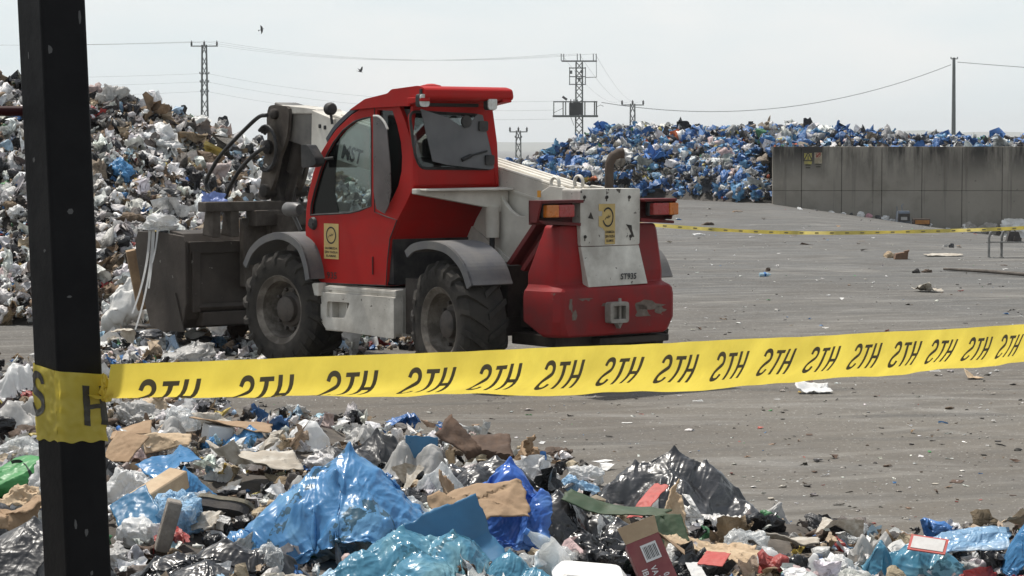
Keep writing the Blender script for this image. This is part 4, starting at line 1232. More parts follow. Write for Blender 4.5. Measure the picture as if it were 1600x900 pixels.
    m = MB(); m.tube([(u, 1.0, w) for u, w in smooth_open(sp(1.0, [(584, 181), (592, 182), (600, 190), (606, 202)]), 4)], 0.011, 6); P('pane_edge', m, LAMPG, pn)
    # mirrors
    m = MB(); q = sp(1.08, [(477, 226), (487, 226), (499, 246), (501, 256), (492, 261), (478, 262)]); m.prism(round_poly(q, 0.02), 1.03, 1.13); (u, w), = sp(1.05, [(501, 250)]); m.tube([(u + 0.05, 1.05, w), (u - 0.06, 0.95, w + 0.02)], 0.015, 6); P('mirror', m, BLACK, bevel=0.012)
    m = MB(); (u, w), = sp(0.8, [(458, 327)])
    m.lathe([(0.005, -0.12), (0.05, -0.115), (0.068, -0.06), (0.068, 0.09), (0.058, 0.11), (0.005, 0.112)], 18, Matrix.Translation((u, 0.8, w)) @ Matrix.Rotation(R(90), 4, 'Y')); m.tube([(u, 0.8, w - 0.05), (u - 0.05, 0.75, w - 0.2)], 0.02, 6)
    P('headlamp', m, mat('headlamp_shell', (0.13, 0.125, 0.12), 0.4, dirt=(0.03, 0.03, 0.03), dirt_scale=6), smooth=40)
    # inside the cab
    m = MB(); m.box((1.25, 0.42, 1.22), (0.48, 0.5, 0.14)); m.box((1.03, 0.42, 1.62), (0.12, 0.48, 0.72), rot=(0, -0.12, 0)); m.box((1.0, 0.42, 2.06), (0.09, 0.26, 0.18)); m.box((1.25, 0.42, 1.0), (0.36, 0.4, 0.3)); P('driver_seat', m, BLACK, bevel=0.04)
    m = MB(); c = Vector((1.72, 0.44, 1.56)); ring = []
    for k in range(25):
        a = 2 * math.pi * k / 24; ring.append(c + Vector((0.09 * math.sin(a) * -1, 0.19 * math.cos(a), 0.165 * math.sin(a))))
    m.tube(ring, 0.016, 6)
    for a in (0.4, 2.6, 4.7): m.tube([c, c + Vector((-0.09 * math.sin(a), 0.19 * math.cos(a), 0.165 * math.sin(a)))], 0.012, 5)
    m.tube([c, (1.95, 0.44, 1.2)], 0.04, 8); P('steering_wheel', m, HUB, smooth=50)
    m = MB(); m.box((2.02, 0.47, 1.26), (0.36, 0.8, 0.42), top=(0.6, 0.95)); P('dashboard', m, BLACK, bevel=0.03)

    # ---- rear: hood, counterweight, lamps
    UR = -0.92
    m = MB(); m.prism(round_poly([(0.33, 1.23), (0.335, 1.715), (-0.345, 1.715), (-0.34, 1.23)], 0.02), UR, -0.68, 0)
    lowp = [(0.325, 1.225), (-0.335, 1.225), (-0.385, 0.895), (0.285, 0.885)]
    V = [(UR + 0.003, *lowp[0]), (UR + 0.003, *lowp[1]), (UR - 0.055, *lowp[2]), (UR - 0.055, *lowp[3])]
    V += [(-0.7, b_, w_) for _, b_, w_ in V]
    m.add(V, [(0, 1, 2, 3), (7, 6, 5, 4), (0, 4, 5, 1), (1, 5, 6, 2), (2, 6, 7, 3), (3, 7, 4, 0)])
    hd = P('engine_hood', m, WHITED, bevel=0.022, seg=3)
    for q in ((913, 308), (948, 308), (983, 308), (914, 370), (985, 369)):
        v, w = rp(UR, [q])[0]; m = MB(); m.lathe([(0.015, -0.004), (0.015, 0.008), (0.004, 0.01)], 8, Matrix.Translation((UR, v, w)) @ Matrix.Rotation(R(-90), 4, 'Y')); m.box((UR - 0.002, v + 0.003, w - 0.02), (0.004, 0.008, 0.03)); P('hood_bolt', m, GRIME, hd)
    v, w = rp(UR, [(948, 350)])[0]
    decal((UR, v, w), (0, -1, 0), (0, 0, 1), 0.185, 0.345, True, hd)
    m = MB(); v, w = rp(UR - 0.05, [(981, 432)])[0]; put_text(m, 'ST935', (UR - 0.0545, v, w), (0, -1, 0), (0.174, 0, 1), 0.07, 0, bold=0.025, shear=0.25, width=0.19); P('lettering', m, INK, hd)
    m = MB(); v, w = rp(UR, [(984, 352)])[0]; m.prism([(v - 0.02, w), (v + 0.045, w + 0.01), (v + 0.01, w - 0.03), (v - 0.03, w - 0.10), (v - 0.05, w - 0.10), (v - 0.025, w - 0.04)], UR - 0.003, UR, 0); P('paint_scuff', m, GRIME, hd); m = MB()
    v, w = rp(UR, [(923, 337)])[0]; m.prism([(v + 0.03, w - 0.02), (v, w + 0.03), (v - 0.03, w - 0.03)], UR - 0.003, UR, 0); P('paint_scuff', m, GRIME, hd)
    m = MB(); ex = [(-0.60, -0.27, 1.40), (-0.60, -0.27, 1.86), (-0.60, -0.275, 1.93), (-0.61, -0.30, 1.985), (-0.63, -0.35, 2.015), (-0.65, -0.39, 2.02)]
    m.tube(ex, [0.04, 0.04, 0.041, 0.043, 0.046, 0.048], 14, cap=False); m.tube([(p[0], p[1], p[2] - 0.001) for p in ex], [0.036] * 6, 14, 1, cap=False); P('exhaust_pipe', m, [mat('rusty_exhaust', (0.075, 0.055, 0.042), 0.8, dirt=(0.05, 0.035, 0.025), dirt_scale=8), INK], smooth=60)

    def cw(poly, z0, z1, top=1.0):
        m_ = MB(); n = len(poly)
        V = [(a, b, z0) for a, b in poly] + [(a, b, z1) for a, b in poly]
        return V
    lo = [(-1.00, 0.575), (-0.985, 0.605), (-0.93, 0.645), (-0.60, 0.70), (-0.60, -0.76), (-0.93, -0.71), (-0.985, -0.675), (-1.00, -0.645)]
    bot = [(-0.985, 0.52), (-0.95, 0.575), (-0.88, 0.62), (-0.76, 0.64), (-0.70, -0.70), (-0.88, -0.69), (-0.95, -0.64), (-0.985, -0.59)]
    up = [(-0.90, 0.56), (-0.875, 0.60), (-0.82, 0.625), (-0.60, 0.645), (-0.60, -0.69), (-0.82, -0.665), (-0.875, -0.64), (-0.90, -0.605)]
    top_ = [(-0.875, 0.525), (-0.855, 0.56), (-0.81, 0.575), (-0.72, 0.575), (-0.72, -0.62), (-0.81, -0.61), (-0.855, -0.595), (-0.875, -0.565)]
    rings = []
    def sc(poly, f, du=0): return [((a + 0.7) * f - 0.7 + du, b * f) for a, b in poly]
    for poly, z in ((sc(bot, 0.95), 0.465), (bot, 0.485), (lo, 0.60), (lo, 0.80), (sc(lo, 0.985), 0.855), (sc(lo, 0.955), 0.878), (up, 0.91), (up, 1.0), (top_, 1.36), (sc(top_, 0.98), 1.395), (sc(top_, 0.94), 1.41)):
        rings.append([(a, b, z) for a, b in poly])
    m = MB(); V = [p for r_ in rings for p in r_]; k = 8; F = []
    for i in range(len(rings) - 1):
        for j in range(k): F.append((i * k + j, i * k + (j + 1) % k, (i + 1) * k + (j + 1) % k, (i + 1) * k + j))
    F.append(tuple(range(k))); F.append(tuple(range((len(rings) - 1) * k, len(rings) * k)))
    m.add(V, F); cwt = P('counterweight', m, REDW, bevel=0.012, smooth=22)
    rg = np.random.default_rng(8)
    SCUFF = mat('bumper_scuff', (0.20, 0.165, 0.135), 0.8, dirt=(0.10, 0.075, 0.06), dirt_scale=14, dirt_amt=0.5)
    for px, py, sx, sy, rot in ((1012, 478, 26, 8, 0.1), (1003, 492, 14, 16, 0.4), (1008, 507, 12, 14, -0.3), (1030, 484, 10, 6, 0), (1026, 512, 16, 5, 0.2), (1012, 449, 14, 5, 0.1), (943, 512, 7, 9, 0.6), (932, 518, 14, 4, 0), (897, 500, 4, 14, 0.1), (892, 478, 3, 12, 0), (1037, 450, 8, 6, 0.5), (944, 476, 5, 3, 0), (915, 462, 12, 9, 0.3)):
        cv_, cw__ = rp(-1.0, [(px, py)])[0]; kx = 1 / 120.0
        pts_ = []
        for a_ in np.linspace(0, 2 * math.pi, 15)[:-1]:
            r_ = rg.uniform(0.45, 1.1); y_, z_ = sx * r_ * math.cos(a_) * kx, sy * r_ * math.sin(a_) * kx * 0.8
            pts_.append((cv_ - y_ * math.cos(rot) - z_ * math.sin(rot), min(0.84, max(0.63, cw__ + 0) if 0 else cw__ - y_ * math.sin(rot) + z_ * math.cos(rot))))
        pts_ = [(max(-0.60, min(0.53, y_)), max(0.615, min(0.795, z_))) for y_, z_ in pts_]
        t_ = [(0, i_ + 1, (i_ + 1) % len(pts_) + 1) for i_ in range(len(pts_))]
        pts_ = [(sum(p_[0] for p_ in pts_) / len(pts_), sum(p_[1] for p_ in pts_) / len(pts_))] + pts_
        m_ = MB(); m_.add([(-1.0025, y_, z_) for y_, z_ in pts_], t_); P('paint_scuff', m_, SCUFF, cwt)
    m = MB(); m.box((-0.5, 0.0, 0.42), (0.6, 1.0, 0.10)); m.box((-0.66, -0.3, 0.41), (0.5, 0.8, 0.06)); P('rear_skid_plate', m, GRIME, bevel=0.01)
    m = MB(); cv, cw_ = 0.02, 0.665
    m.prism(round_poly([(cv - 0.105, cw_ - 0.09), (cv + 0.105, cw_ - 0.09), (cv + 0.105, cw_ + 0.09), (cv - 0.105, cw_ + 0.09)], 0.03), -1.075, -0.99, 0, 0, holes=[[(cv - 0.07, cw_ - 0.055), (cv + 0.07, cw_ - 0.055), (cv + 0.07, cw_ + 0.055), (cv - 0.07, cw_ + 0.055)]])
    m.box((-1.01, cv, cw_), (0.02, 0.14, 0.11)); m.tube([(-1.045, cv - 0.025, cw_ - 0.11), (-1.045, cv - 0.025, cw_ + 0.12)], 0.014, 8); m.prism([(cv - 0.06, cw_ - 0.09), (cv + 0.01, cw_ - 0.09), (cv - 0.025, cw_ - 0.14)], -1.05, -1.0, 0)
    P('tow_hitch', m, mat('hitch_steel', (0.30, 0.28, 0.25), 0.65, dirt=(0.14, 0.12, 0.1), dirt_scale=9), bevel=0.008)
    for s in (1, -1):
        lo_, hi_ = (0.335, 0.80) if s > 0 else (-0.35, -0.74)
        a, b = min(lo_, hi_), max(lo_, hi_)
        m = MB(); m.prism([(a, 1.60), (b, 1.60), (b, 1.625), (a, 1.625)], -0.965, -0.80, 0)
        m.box((-0.81, (a + b) / 2, 1.52), (0.02, b - a, 0.2)); m.prism([(-0.955, 1.60), (-0.80, 1.60), (-0.80, 1.44), (-0.90, 1.44)], *((b - 0.02, b) if s > 0 else (a, a + 0.02)))
        m.prism([(a, 1.405), (b - (0.06 if s > 0 else 0), 1.425), (b, 1.46), (a, 1.43)], -0.93, -0.80, 0)
        lh = P('lamp_bracket', m, DRED, bevel=0.008)
        ao, ai = (0.745, 0.615) if s > 0 else (-0.745, -0.64)
        m = MB(); ri = 0.44 if s > 0 else -0.455
        m.box((-0.945, (ao + ai) / 2, 1.535), (0.07, abs(ao - ai), 0.105), 0); m.box((-0.945, (ai + ri) / 2, 1.535), (0.06, abs(ai - ri), 0.105), 1); m.box((-0.9, (ao + ri) / 2, 1.535), (0.05, abs(ao - ri) + 0.02, 0.12), 2)
        P('tail_lamp', m, [ORANGE, LENSR, BLACK], lh, bevel=0.01)
    # red brace and little stickers on the white plate
    m = MB(); br = sp(0.5, [(845, 338), (872, 352), (824, 424), (796, 412)]); m.prism(br, 0.42, 0.44); m.prism(sp(0.5, [(845, 338), (851, 341), (803, 414), (796, 412)]), 0.42, 0.54); m.prism(sp(0.5, [(866, 349), (872, 352), (824, 424), (818, 421)]), 0.42, 0.54)
    P('lamp_brace', m, DRED, bevel=0.006)
    m = MB(); (u, w), = sp(0.06, [(842, 303)]); m.box((u, 0.058, w), (0.045, 0.005, 0.06), 0); (u, w), = sp(0.06, [(783, 407)]); m.prism([(u - 0.035, w - 0.04), (u + 0.035, w - 0.04), (u, w + 0.05)], 0.077, 0.081, 1, 0); P('warning_sticker', m, mat('orange_sticker', (0.55, 0.25, 0.03), 0.6))
    m = MB(); (u, w), = sp(0.06, [(790, 425)]); m.prism(round_poly([(u + 0.1, w - 0.2), (u + 0.1, w + 0.02), (u - 0.12, w + 0.06), (u - 0.2, w - 0.2)], 0.03), 0.08, 0.3); P('axle_guard', m, WHITED, bevel=0.01)


def smooth_open(pts, n=4):
    p = [np.array(q, float) for q in pts]
    p = [2 * p[0] - p[1]] + p + [2 * p[-1] - p[-2]]
    out = []
    for i in range(1, len(p) - 2):
        for t in np.linspace(0, 1, n, endpoint=False):
            a, b, c, d = p[i - 1:i + 3]
            out.append(tuple(0.5 * (2 * b + (c - a) * t + (2 * a - 5 * b + 4 * c - d) * t * t + (-a + 3 * b - 3 * c + d) * t ** 3)))
    out.append(tuple(p[-2]))
    return out


machine()

# ================================================================ RUBBISH
def ico(sub, _c={}):
    if sub not in _c:
        b = bmesh.new(); bmesh.ops.create_icosphere(b, subdivisions=sub + 1, radius=1.0)
        b.verts.ensure_lookup_table()
        V = np.array([v.co[:] for v in b.verts]); T = np.array([[v.index for v in f.verts] for f in b.faces]); b.free()
        _c[sub] = (V / np.linalg.norm(V, axis=1)[:, None], T)
    return _c[sub]


def grid(n, m):
    x, y = np.meshgrid(np.linspace(-1, 1, n), np.linspace(-1, 1, m), indexing='ij')
    i = np.arange(n * m).reshape(n, m)
    q = np.stack([i[:-1, :-1], i[1:, :-1], i[1:, 1:], i[:-1, 1:]], -1).reshape(-1, 4)
    alt = (np.add.outer(np.arange(n - 1), np.arange(m - 1)) % 2).ravel() == 0
    T = np.concatenate([q[alt][:, [0, 1, 2]], q[alt][:, [0, 2, 3]], q[~alt][:, [0, 1, 3]], q[~alt][:, [1, 2, 3]]])
    return np.stack([x.ravel(), y.ravel(), np.zeros(n * m)], -1), T


def bag_mesh(seed, dims=(1, 1, 1), sub=4, lump=0.22, planes=12, crease=0.10, freq=2.2, warp=0.16, peaks=(), flat=0.45, fine=0.03):
    """a film bag: taut facets between points, creases radiating over them, slumped underneath"""
    rg = np.random.default_rng(seed)
    U, T = ico(sub)
    s = rg.uniform(-50, 50, 3)
    n = rg.normal(size=(planes, 3)); n /= np.linalg.norm(n, axis=1)[:, None]
    c = rg.uniform(0.72, 1.0, planes)
    d = np.maximum(U @ n.T, 0.02) / c
    k = 7.0
    r = 1.0 / ((d ** k).sum(1) + 0.55 ** k) ** (1 / k)
    r = np.minimum(r, 1.55) / 1.1
    r = r * (1 + lump * fbm(U * 1.15 + s, 3, 2))
    for (pd, amt, sharp) in peaks:
        pd = np.array(pd, float); pd /= np.linalg.norm(pd)
        r = r + amt * np.maximum(0, U @ pd) ** sharp
    W = U * r[:, None]
    A = np.linalg.qr(rg.normal(size=(3, 3)))[0]
    cz = 0.6 * (ridged((W @ A) * freq * np.array([1.5, 1.5, 0.45]) + s, 5, 3, 0.5) - 0.5) + 0.4 * (ridged(W * freq + s, 6, 3, 0.5) - 0.5)
    ax = [np.array(p_[0], float) for p_ in peaks] or [rg.normal(size=3)]
    for j, pd in enumerate(ax):                      # folds that run out from each gathered point
        pd = pd / np.linalg.norm(pd); e1 = np.cross(pd, [0.3, 0.5, 0.8]); e1 /= np.linalg.norm(e1); e2 = np.cross(pd, e1)
        c_ = U @ pd; a_ = np.arctan2(U @ e2, U @ e1); rad = np.arccos(np.clip(c_, -1, 1))
        q_ = np.stack([np.cos(a_) * 3.2, np.sin(a_) * 3.2, rad * 0.55], -1) + s * 0.7 + j
        cz = cz + 0.75 * (ridged(q_, 30 + j, 3, 0.55) - 0.5) * sstep(0.05, 0.35, rad) * sstep(1.9, 0.7, rad)
    r2 = crease * cz + fine * (ridged(W * freq * 3.3 + s, 9, 2) - 0.5)
    P = W + U * r2[:, None]
    P = P + warp * np.stack([fbm(W * 1.7 + s + j * 13, 21 + j, 2) for j in range(3)], -1)
    z = P[:, 2]
    P[:, 2] = np.where(z < -flat, -flat + (z + flat) * 0.12, z)
    P -= [(P[:, 0].max() + P[:, 0].min()) / 2, (P[:, 1].max() + P[:, 1].min()) / 2, P[:, 2].min()]
    sz = np.array([np.ptp(P[:, 0]), np.ptp(P[:, 1]), np.ptp(P[:, 2])])
    return P / sz * np.array(dims), T


def sheet_mesh(seed, w=1.0, d=0.7, n=24, amp=0.06, folds=2, ang=(0.5, 1.6), freq=2.0, ragged=0.06, round_=0.0, soft=0.02):
    """a sheet folded along random lines and crumpled"""
    rg = np.random.default_rng(seed)
    P, T = grid(n, max(6, int(n * min(1.6, max(0.6, d / w)))))
    s = rg.uniform(-50, 50, 3)
    q = P.copy()
    if round_:
        L2 = np.maximum(np.abs(q[:, 0]), np.abs(q[:, 1])) / np.maximum(1e-6, np.linalg.norm(q[:, :2], axis=1))
        q[:, :2] *= (1 + round_ * (L2 - 1))[:, None]
    a = np.arctan2(q[:, 1], q[:, 0])
    rr = np.maximum(np.abs(P[:, 0]), np.abs(P[:, 1]))
    q[:, :2] *= (1 + ragged * rr ** 3 * fbm(np.stack([np.cos(a) * 2.2, np.sin(a) * 2.2, a * 0], -1) + s, 2, 4))[:, None]
    P = q * np.array([w / 2, d / 2, 1])
    sc = max(w, d)
    P[:, 2] = amp * sc * (ridged(P / sc * freq * 2 + s, 4, 3) - 0.5) + amp * sc * 0.9 * fbm(P / sc * 1.6 + s, 8, 2)
    for k in range(folds):
        th = rg.uniform(0, math.pi); dr = np.array([math.cos(th), math.sin(th), 0]); nr = np.array([-dr[1], dr[0], 0])
        off = rg.uniform(-0.28, 0.28) * (w if abs(nr[0]) > abs(nr[1]) else d)
        x = P @ nr - off
        A = rg.uniform(*ang) * rg.choice([-1, 1])
        t = x > 0
        th_ = A * np.clip(x / (soft * sc), 0, 1)
        xx = x.copy()
        c, sn = np.cos(th_), np.sin(th_)
        z = P[:, 2].copy()
        nx = np.where(t, xx * c - z * sn, xx); nz_ = np.where(t, xx * sn + z * c, z)
        P = P + np.outer(nx - x, nr); P[:, 2] = nz_
    P -= [P[:, 0].mean(), P[:, 1].mean(), P[:, 2].min()]
    return P, T


def rot_random(rg, tilt=0.5):
    e = Euler((rg.normal() * tilt, rg.normal() * tilt, rg.uniform(0, 2 * math.pi)))
    return np.array(e.to_matrix())


def drape_mesh(seed, lumps, w=1.0, d=0.7, h=0.3, n=52, over=1.25, squeeze=0.86, steps=110, ragged=0.0, stiff=0.03, twist=0.0, fine=0, crumple=1.0):
    """a film let fall over hidden lumps (x, y, radius, height, sharpness), more film than needed, so it gathers into folds"""
    rg = np.random.default_rng(seed)
    m = max(12, int(n * d / w)) if d < w else n
    gx, gy = np.meshgrid(np.linspace(-1, 1, n), np.linspace(-1, 1, m), indexing='ij')
    k = 0.35 * (1 - np.sqrt(np.maximum(0.0, 1 - 0.5 * (gx * gy) ** 2)))
    sx, sy = gx * (1 - k), gy * (1 - k)
    s = rg.uniform(-50, 50, 3)
    a = np.arctan2(gy, gx)
    if ragged:
        f = 1 + ragged * np.maximum(abs(gx), abs(gy)) ** 4 * fbm(np.stack([np.cos(a).ravel() * 2, np.sin(a).ravel() * 2, 0 * a.ravel()], -1) + s, 3, 3).reshape(a.shape)
        sx, sy = sx * f, sy * f
    rest = np.stack([sx * w / 2 * over, sy * d / 2 * over, 0 * sx], -1)
    P = rest.copy(); P[..., :2] *= squeeze
    if twist:
        t = twist * np.hypot(sx, sy); c_, s_ = np.cos(t), np.sin(t)
        P[..., 0], P[..., 1] = P[..., 0] * c_ - P[..., 1] * s_, P[..., 0] * s_ + P[..., 1] * c_
    # each lump becomes a broad body with a few hard corners of rubbish: the film hangs between them
    L_ = []
    for lx, ly, r, hh, sh in lumps:
        L_.append((lx, ly, r * 1.1, hh * (0.80 if sh > 1.2 else 0.55), 1.7, 0.75))
        L_.append((lx, ly, r * (0.95 if sh < 1.2 else 0.45), hh, 1.0, 1.0))
        for _ in range(4):
            a_, b_ = rg.uniform(0, 6.28), r * rg.uniform(0.45, 0.9)
            L_.append((lx + b_ * math.cos(a_), ly + b_ * math.sin(a_), rg.uniform(0.16, 0.3), hh * (1 - 0.55 * (b_ / r) ** 1.7) * rg.uniform(0.85, 1.0), 1.0, 1.0))

    def ground(x, y):
        g = np.zeros_like(x)
        for lx, ly, r, hh, sh, ex in L_:
            q = np.hypot((x / (w / 2) - lx), (y / (d / 2) - ly) * 0.9) / r
            g = np.maximum(g, hh * h * np.maximum(0, 1 - q ** sh) ** ex)
        return g
    P[..., 2] = ground(P[..., 0], P[..., 1]) + 0.03 + 0.10 * h * fbm(np.stack([gx.ravel() * 3, gy.ravel() * 3, 0 * gx.ravel()], -1) + s, 5, 3).reshape(gx.shape)
    V = np.zeros_like(P)
    N = n * m
    cons = []

    def pairs(dx, dy, st):
        A0 = (slice(0, n - dx), slice(max(0, -dy), m - max(0, dy))); B0 = (slice(dx, n), slice(max(0, dy), m + min(0, dy)))
        rl = np.linalg.norm(rest[B0] - rest[A0], axis=-1)
        ii, jj = np.meshgrid(np.arange(rl.shape[0]), np.arange(rl.shape[1]), indexing='ij')
        for par in (0, 1):
            key = (ii // dx) % 2 if dx else (jj // max(1, abs(dy))) % 2
            cons.append((A0, B0, rl, (key == par)[..., None] * st))
    for dx, dy in ((1, 0), (0, 1), (1, 1), (1, -1)): pairs(dx, dy, 1.0)
    pairs(2, 0, stiff); pairs(0, 2, stiff)
    dt = 0.02
    for it in range(steps):
        V[..., 2] -= 9.8 * dt
        Q = P + V * dt
        for sub in range(5):
            for A0, B0, rl, wt in cons:
                dlt = Q[B0] - Q[A0]; ln = np.linalg.norm(dlt, axis=-1)
                c_ = (dlt * ((ln - rl) / np.maximum(ln, 1e-9))[..., None]) * 0.5 * wt
                Q[A0] += c_; Q[B0] -= c_
            g = ground(Q[..., 0], Q[..., 1]); hit = Q[..., 2] < g
            Q[..., 2] = np.maximum(Q[..., 2], g)
            if sub == 4: Q[..., :2] = np.where(hit[..., None], Q[..., :2] * 0.5 + P[..., :2] * 0.5, Q[..., :2])
        V = (Q - P) / dt * 0.93; P = Q
    uv = rest
    for _ in range(fine):                                     # refine and put in the small sharp creases
        def up2(A):
            B_ = np.zeros((A.shape[0] * 2 - 1,) + A.shape[1:]); B_[::2] = A; B_[1::2] = (A[:-1] + A[1:]) / 2; return B_
        up1 = lambda A: np.swapaxes(up2(np.swapaxes(up2(A), 0, 1)), 0, 1)
        P, uv = up1(P), up1(uv)
        K = P.copy(); K[1:-1] = 0.5 * P[1:-1] + 0.25 * (P[:-2] + P[2:]); K[:, 1:-1] = 0.5 * K[:, 1:-1] + 0.25 * (K[:, :-2] + K[:, 2:]); P = K
    n, m = P.shape[:2]; N = n * m
    if fine:
        du, dv = np.gradient(P, axis=0), np.gradient(P, axis=1)
        nn = np.cross(du, dv); nn /= np.maximum(1e-12, np.linalg.norm(nn, axis=-1))[..., None]
        Q_ = (uv / max(w, d)).reshape(-1, 3); A3 = np.linalg.qr(rg.normal(size=(2, 2)))[0]
        R_ = np.concatenate([Q_[:, :2] @ A3, Q_[:, :1] * 0 + s[0]], 1)
        wq = R_ + 0.08 * np.stack([perlin(R_ * 4 + 7, 51), perlin(R_ * 4 + 3, 52), 0 * R_[:, 0]], -1)
        f1 = ridged(wq * [5.5, 1.5, 1], 61, 3, 0.5) - 0.5
        f2 = ridged(wq[:, [1, 0, 2]] * [8, 2.5, 1] + 5, 63, 2, 0.5) - 0.5
        f3 = ridged(wq * [19, 14, 1] + 9, 65, 2) - 0.5
        P = P + nn * ((0.020 * f1 + 0.008 * f2 + 0.0035 * f3) * max(w, d) * crumple).reshape(n, m)[..., None]
        P[..., 2] = np.maximum(P[..., 2], -0.02)
    P = P.reshape(-1, 3)
    i = np.arange(N).reshape(n, m)
    q = np.stack([i[:-1, :-1], i[1:, :-1], i[1:, 1:], i[:-1, 1:]], -1).reshape(-1, 4)
    T = np.concatenate([q[:, [0, 1, 2]], q[:, [0, 2, 3]]])
    P = P - [(P[:, 0].max() + P[:, 0].min()) / 2, (P[:, 1].max() + P[:, 1].min()) / 2, P[:, 2].min()]
    P = P / [np.ptp(P[:, 0]), np.ptp(P[:, 1]), max(1e-6, P[:, 2].max())] * [w, d, h]
    return P, T, q


def quad_mesh(name, P, q, m):
    me = bpy.data.meshes.new(name); me.from_pydata(P.tolist(), [], q.tolist()); me.materials.append(m)
    me.polygons.foreach_set('use_smooth', [True] * len(me.polygons)); me.update(); return me


def rand_lumps(rg, k, hmin=0.3):
    return [(rg.uniform(-.65, .65), rg.uniform(-.6, .6), rg.uniform(0.2, 0.5), rg.uniform(hmin, 1), rg.choice([1.4, 1.8, 2.4, 3.0])) for _ in range(k)]


# small prototypes for the heaps
_LOW = []
for i in range(14):
    pk = tuple(((random.uniform(-1, 1), random.uniform(-1, 1), random.uniform(-.6, 1)), random.uniform(0.25, 0.9), random.choice((9, 16, 30))) for _ in range(random.randint(1, 4)))
    P, T = bag_mesh(100 + i, (1, random.uniform(0.6, 1), random.uniform(0.35, 0.75)), 2, 0.4, 8, 0.55, 1.6, 0.35, pk, 0.8, 0.25)
    _LOW.append((P - [0, 0, P[:, 2].max() / 2], T))
for i in range(22):
    P, T = sheet_mesh(200 + i, 1, random.uniform(0.35, 0.95), 12, random.uniform(0.12, 0.30), random.randint(3, 5), (0.5, 2.4), random.uniform(1.3, 2.4), 0.35, 0.5 * (i % 2), 0.06)
    sz = np.ptp(P, axis=0).max(); _LOW.append(((P - P.mean(0)) / sz * 1.1, T))
for i in range(12):
    rg_ = np.random.default_rng(900 + i)
    P, T, _ = drape_mesh(900 + i, rand_lumps(rg_, 4), 1.0, rg_.uniform(0.5, 1.0), rg_.uniform(0.25, 0.6), 15, 1.5, 0.62, 60, 0.25, 0.02, rg_.uniform(-0.8, 0.8))
    _LOW += [(P - P.mean(0), T)] * 2
_TINY = []
for i in range(5):
    P, T = bag_mesh(300 + i, (1, random.uniform(0.5, 1), random.uniform(0.3, 0.6)), 1, 0.4, 7, 0.6, 1.5, 0.4, (((random.uniform(-1, 1), random.uniform(-1, 1), 0.2), 0.8, 12),), 0.7, 0.3)
    _TINY.append((P - [0, 0, P[:, 2].max() / 2], T))
for i in range(17):
    P, T = sheet_mesh(330 + i, 1, random.uniform(0.18, 0.9), 7, random.uniform(0.08, 0.25), random.randint(2, 4), (0.4, 2.2), 1.5, 0.3, 0, 0.06)
    sz = np.ptp(P, axis=0).max(); _TINY.append(((P - P.mean(0)) / sz * 1.1, T))


def scatter(name, protos, pos, size, cols, m, seed, tilt=0.9):
    """one loose mass: many bits of rubbish in a single mesh, a colour per bit"""
    rg = np.random.default_rng(seed)
    which = rg.integers(0, len(protos), len(pos))
    VV, TT, CC = [], [], []
    off = 0
    for k, (P, T) in enumerate(protos):
        idx = np.where(which == k)[0]
        if not len(idx): continue
        Rm = np.stack([rot_random(rg, tilt) for _ in idx])
        V = np.einsum('nij,vj->nvi', Rm, P) * size[idx][:, None, None] + pos[idx][:, None, :]
        nv = len(P)
        TT.append((T[None] + (off + np.arange(len(idx)) * nv)[:, None, None]).reshape(-1, 3))
        VV.append(V.reshape(-1, 3)); CC.append(np.repeat(cols[idx], nv, axis=0)); off += nv * len(idx)
    me = np_mesh(name, np.concatenate(VV), np.concatenate(TT), m, tint=np.concatenate(CC))
    o = link(name, me); tag(o, kind='stuff'); return o


def palette(rg, n, pal):
    w = np.array([p[0] for p in pal]); k = rg.choice(len(pal), n, p=w / w.sum())
    c = np.array([p[1] for p in pal])[k] * np.clip(rg.normal(1, 0.16, (n, 1)), 0.5, 1.5) * np.clip(rg.normal(1, 0.025, (n, 3)), 0.85, 1.15)
    r = np.array([p[2] for p in pal])[k]
    return np.concatenate([np.clip(c, 0.01, 0.9), r[:, None]], 1)


PAL_PALE = [(30, (0.76, 0.75, 0.73), 0.4), (18, (0.46, 0.45, 0.44), 0.45), (14, (0.46, 0.365, 0.26), 0.8), (14, (0.22, 0.155, 0.10), 0.85), (15, (0.024, 0.024, 0.026), 0.35),
            (11, (0.12, 0.105, 0.095), 0.7), (4, (0.055, 0.16, 0.38), 0.35), (4, (0.34, 0.48, 0.60), 0.35), (1.6, (0.36, 0.055, 0.05), 0.5), (1.5, (0.06, 0.19, 0.08), 0.5), (3, (0.54, 0.42, 0.39), 0.6), (1.3, (0.52, 0.40, 0.10), 0.5)]
PAL_BLUE = [(37, (0.045, 0.145, 0.37), 0.4), (13, (0.11, 0.27, 0.46), 0.35), (21, (0.68, 0.68, 0.67), 0.42), (14, (0.30, 0.30, 0.30), 0.5), (9, (0.30, 0.25, 0.20), 0.8), (13, (0.03, 0.03, 0.035), 0.35),
            (4, (0.13, 0.115, 0.10), 0.8), (1, (0.5, 0.12, 0.04), 0.5), (1.2, (0.06, 0.2, 0.10), 0.5), (1, (0.5, 0.4, 0.1), 0.5), (1.5, (0.55, 0.42, 0.4), 0.5)]
LITTER = mixed_litter_mat('mixed_litter', 0.14)
EARTH = mat('rotting_rubbish', (0.10, 0.085, 0.07), 0.95, dirt=(0.03, 0.026, 0.022), dirt_amt=0.6, dirt_scale=3, bump=0.6, bump_scale=8)

# ---------------------------------------------------------------- the pale heap on the left
LY = 37.0
_lx = np.array([float(at(p, 0, LY)[0]) for p in (-700, -300, 0, 60, 150, 180, 250, 320, 400, 480, 560, 640, 720)])
_lz = np.array([float(at(800, p, LY)[2]) for p in (150, 120, 130, 142, 142, 150, 166, 190, 226, 262, 292, 330, 356)]) - 0.10
_lz[-1] = -0.2


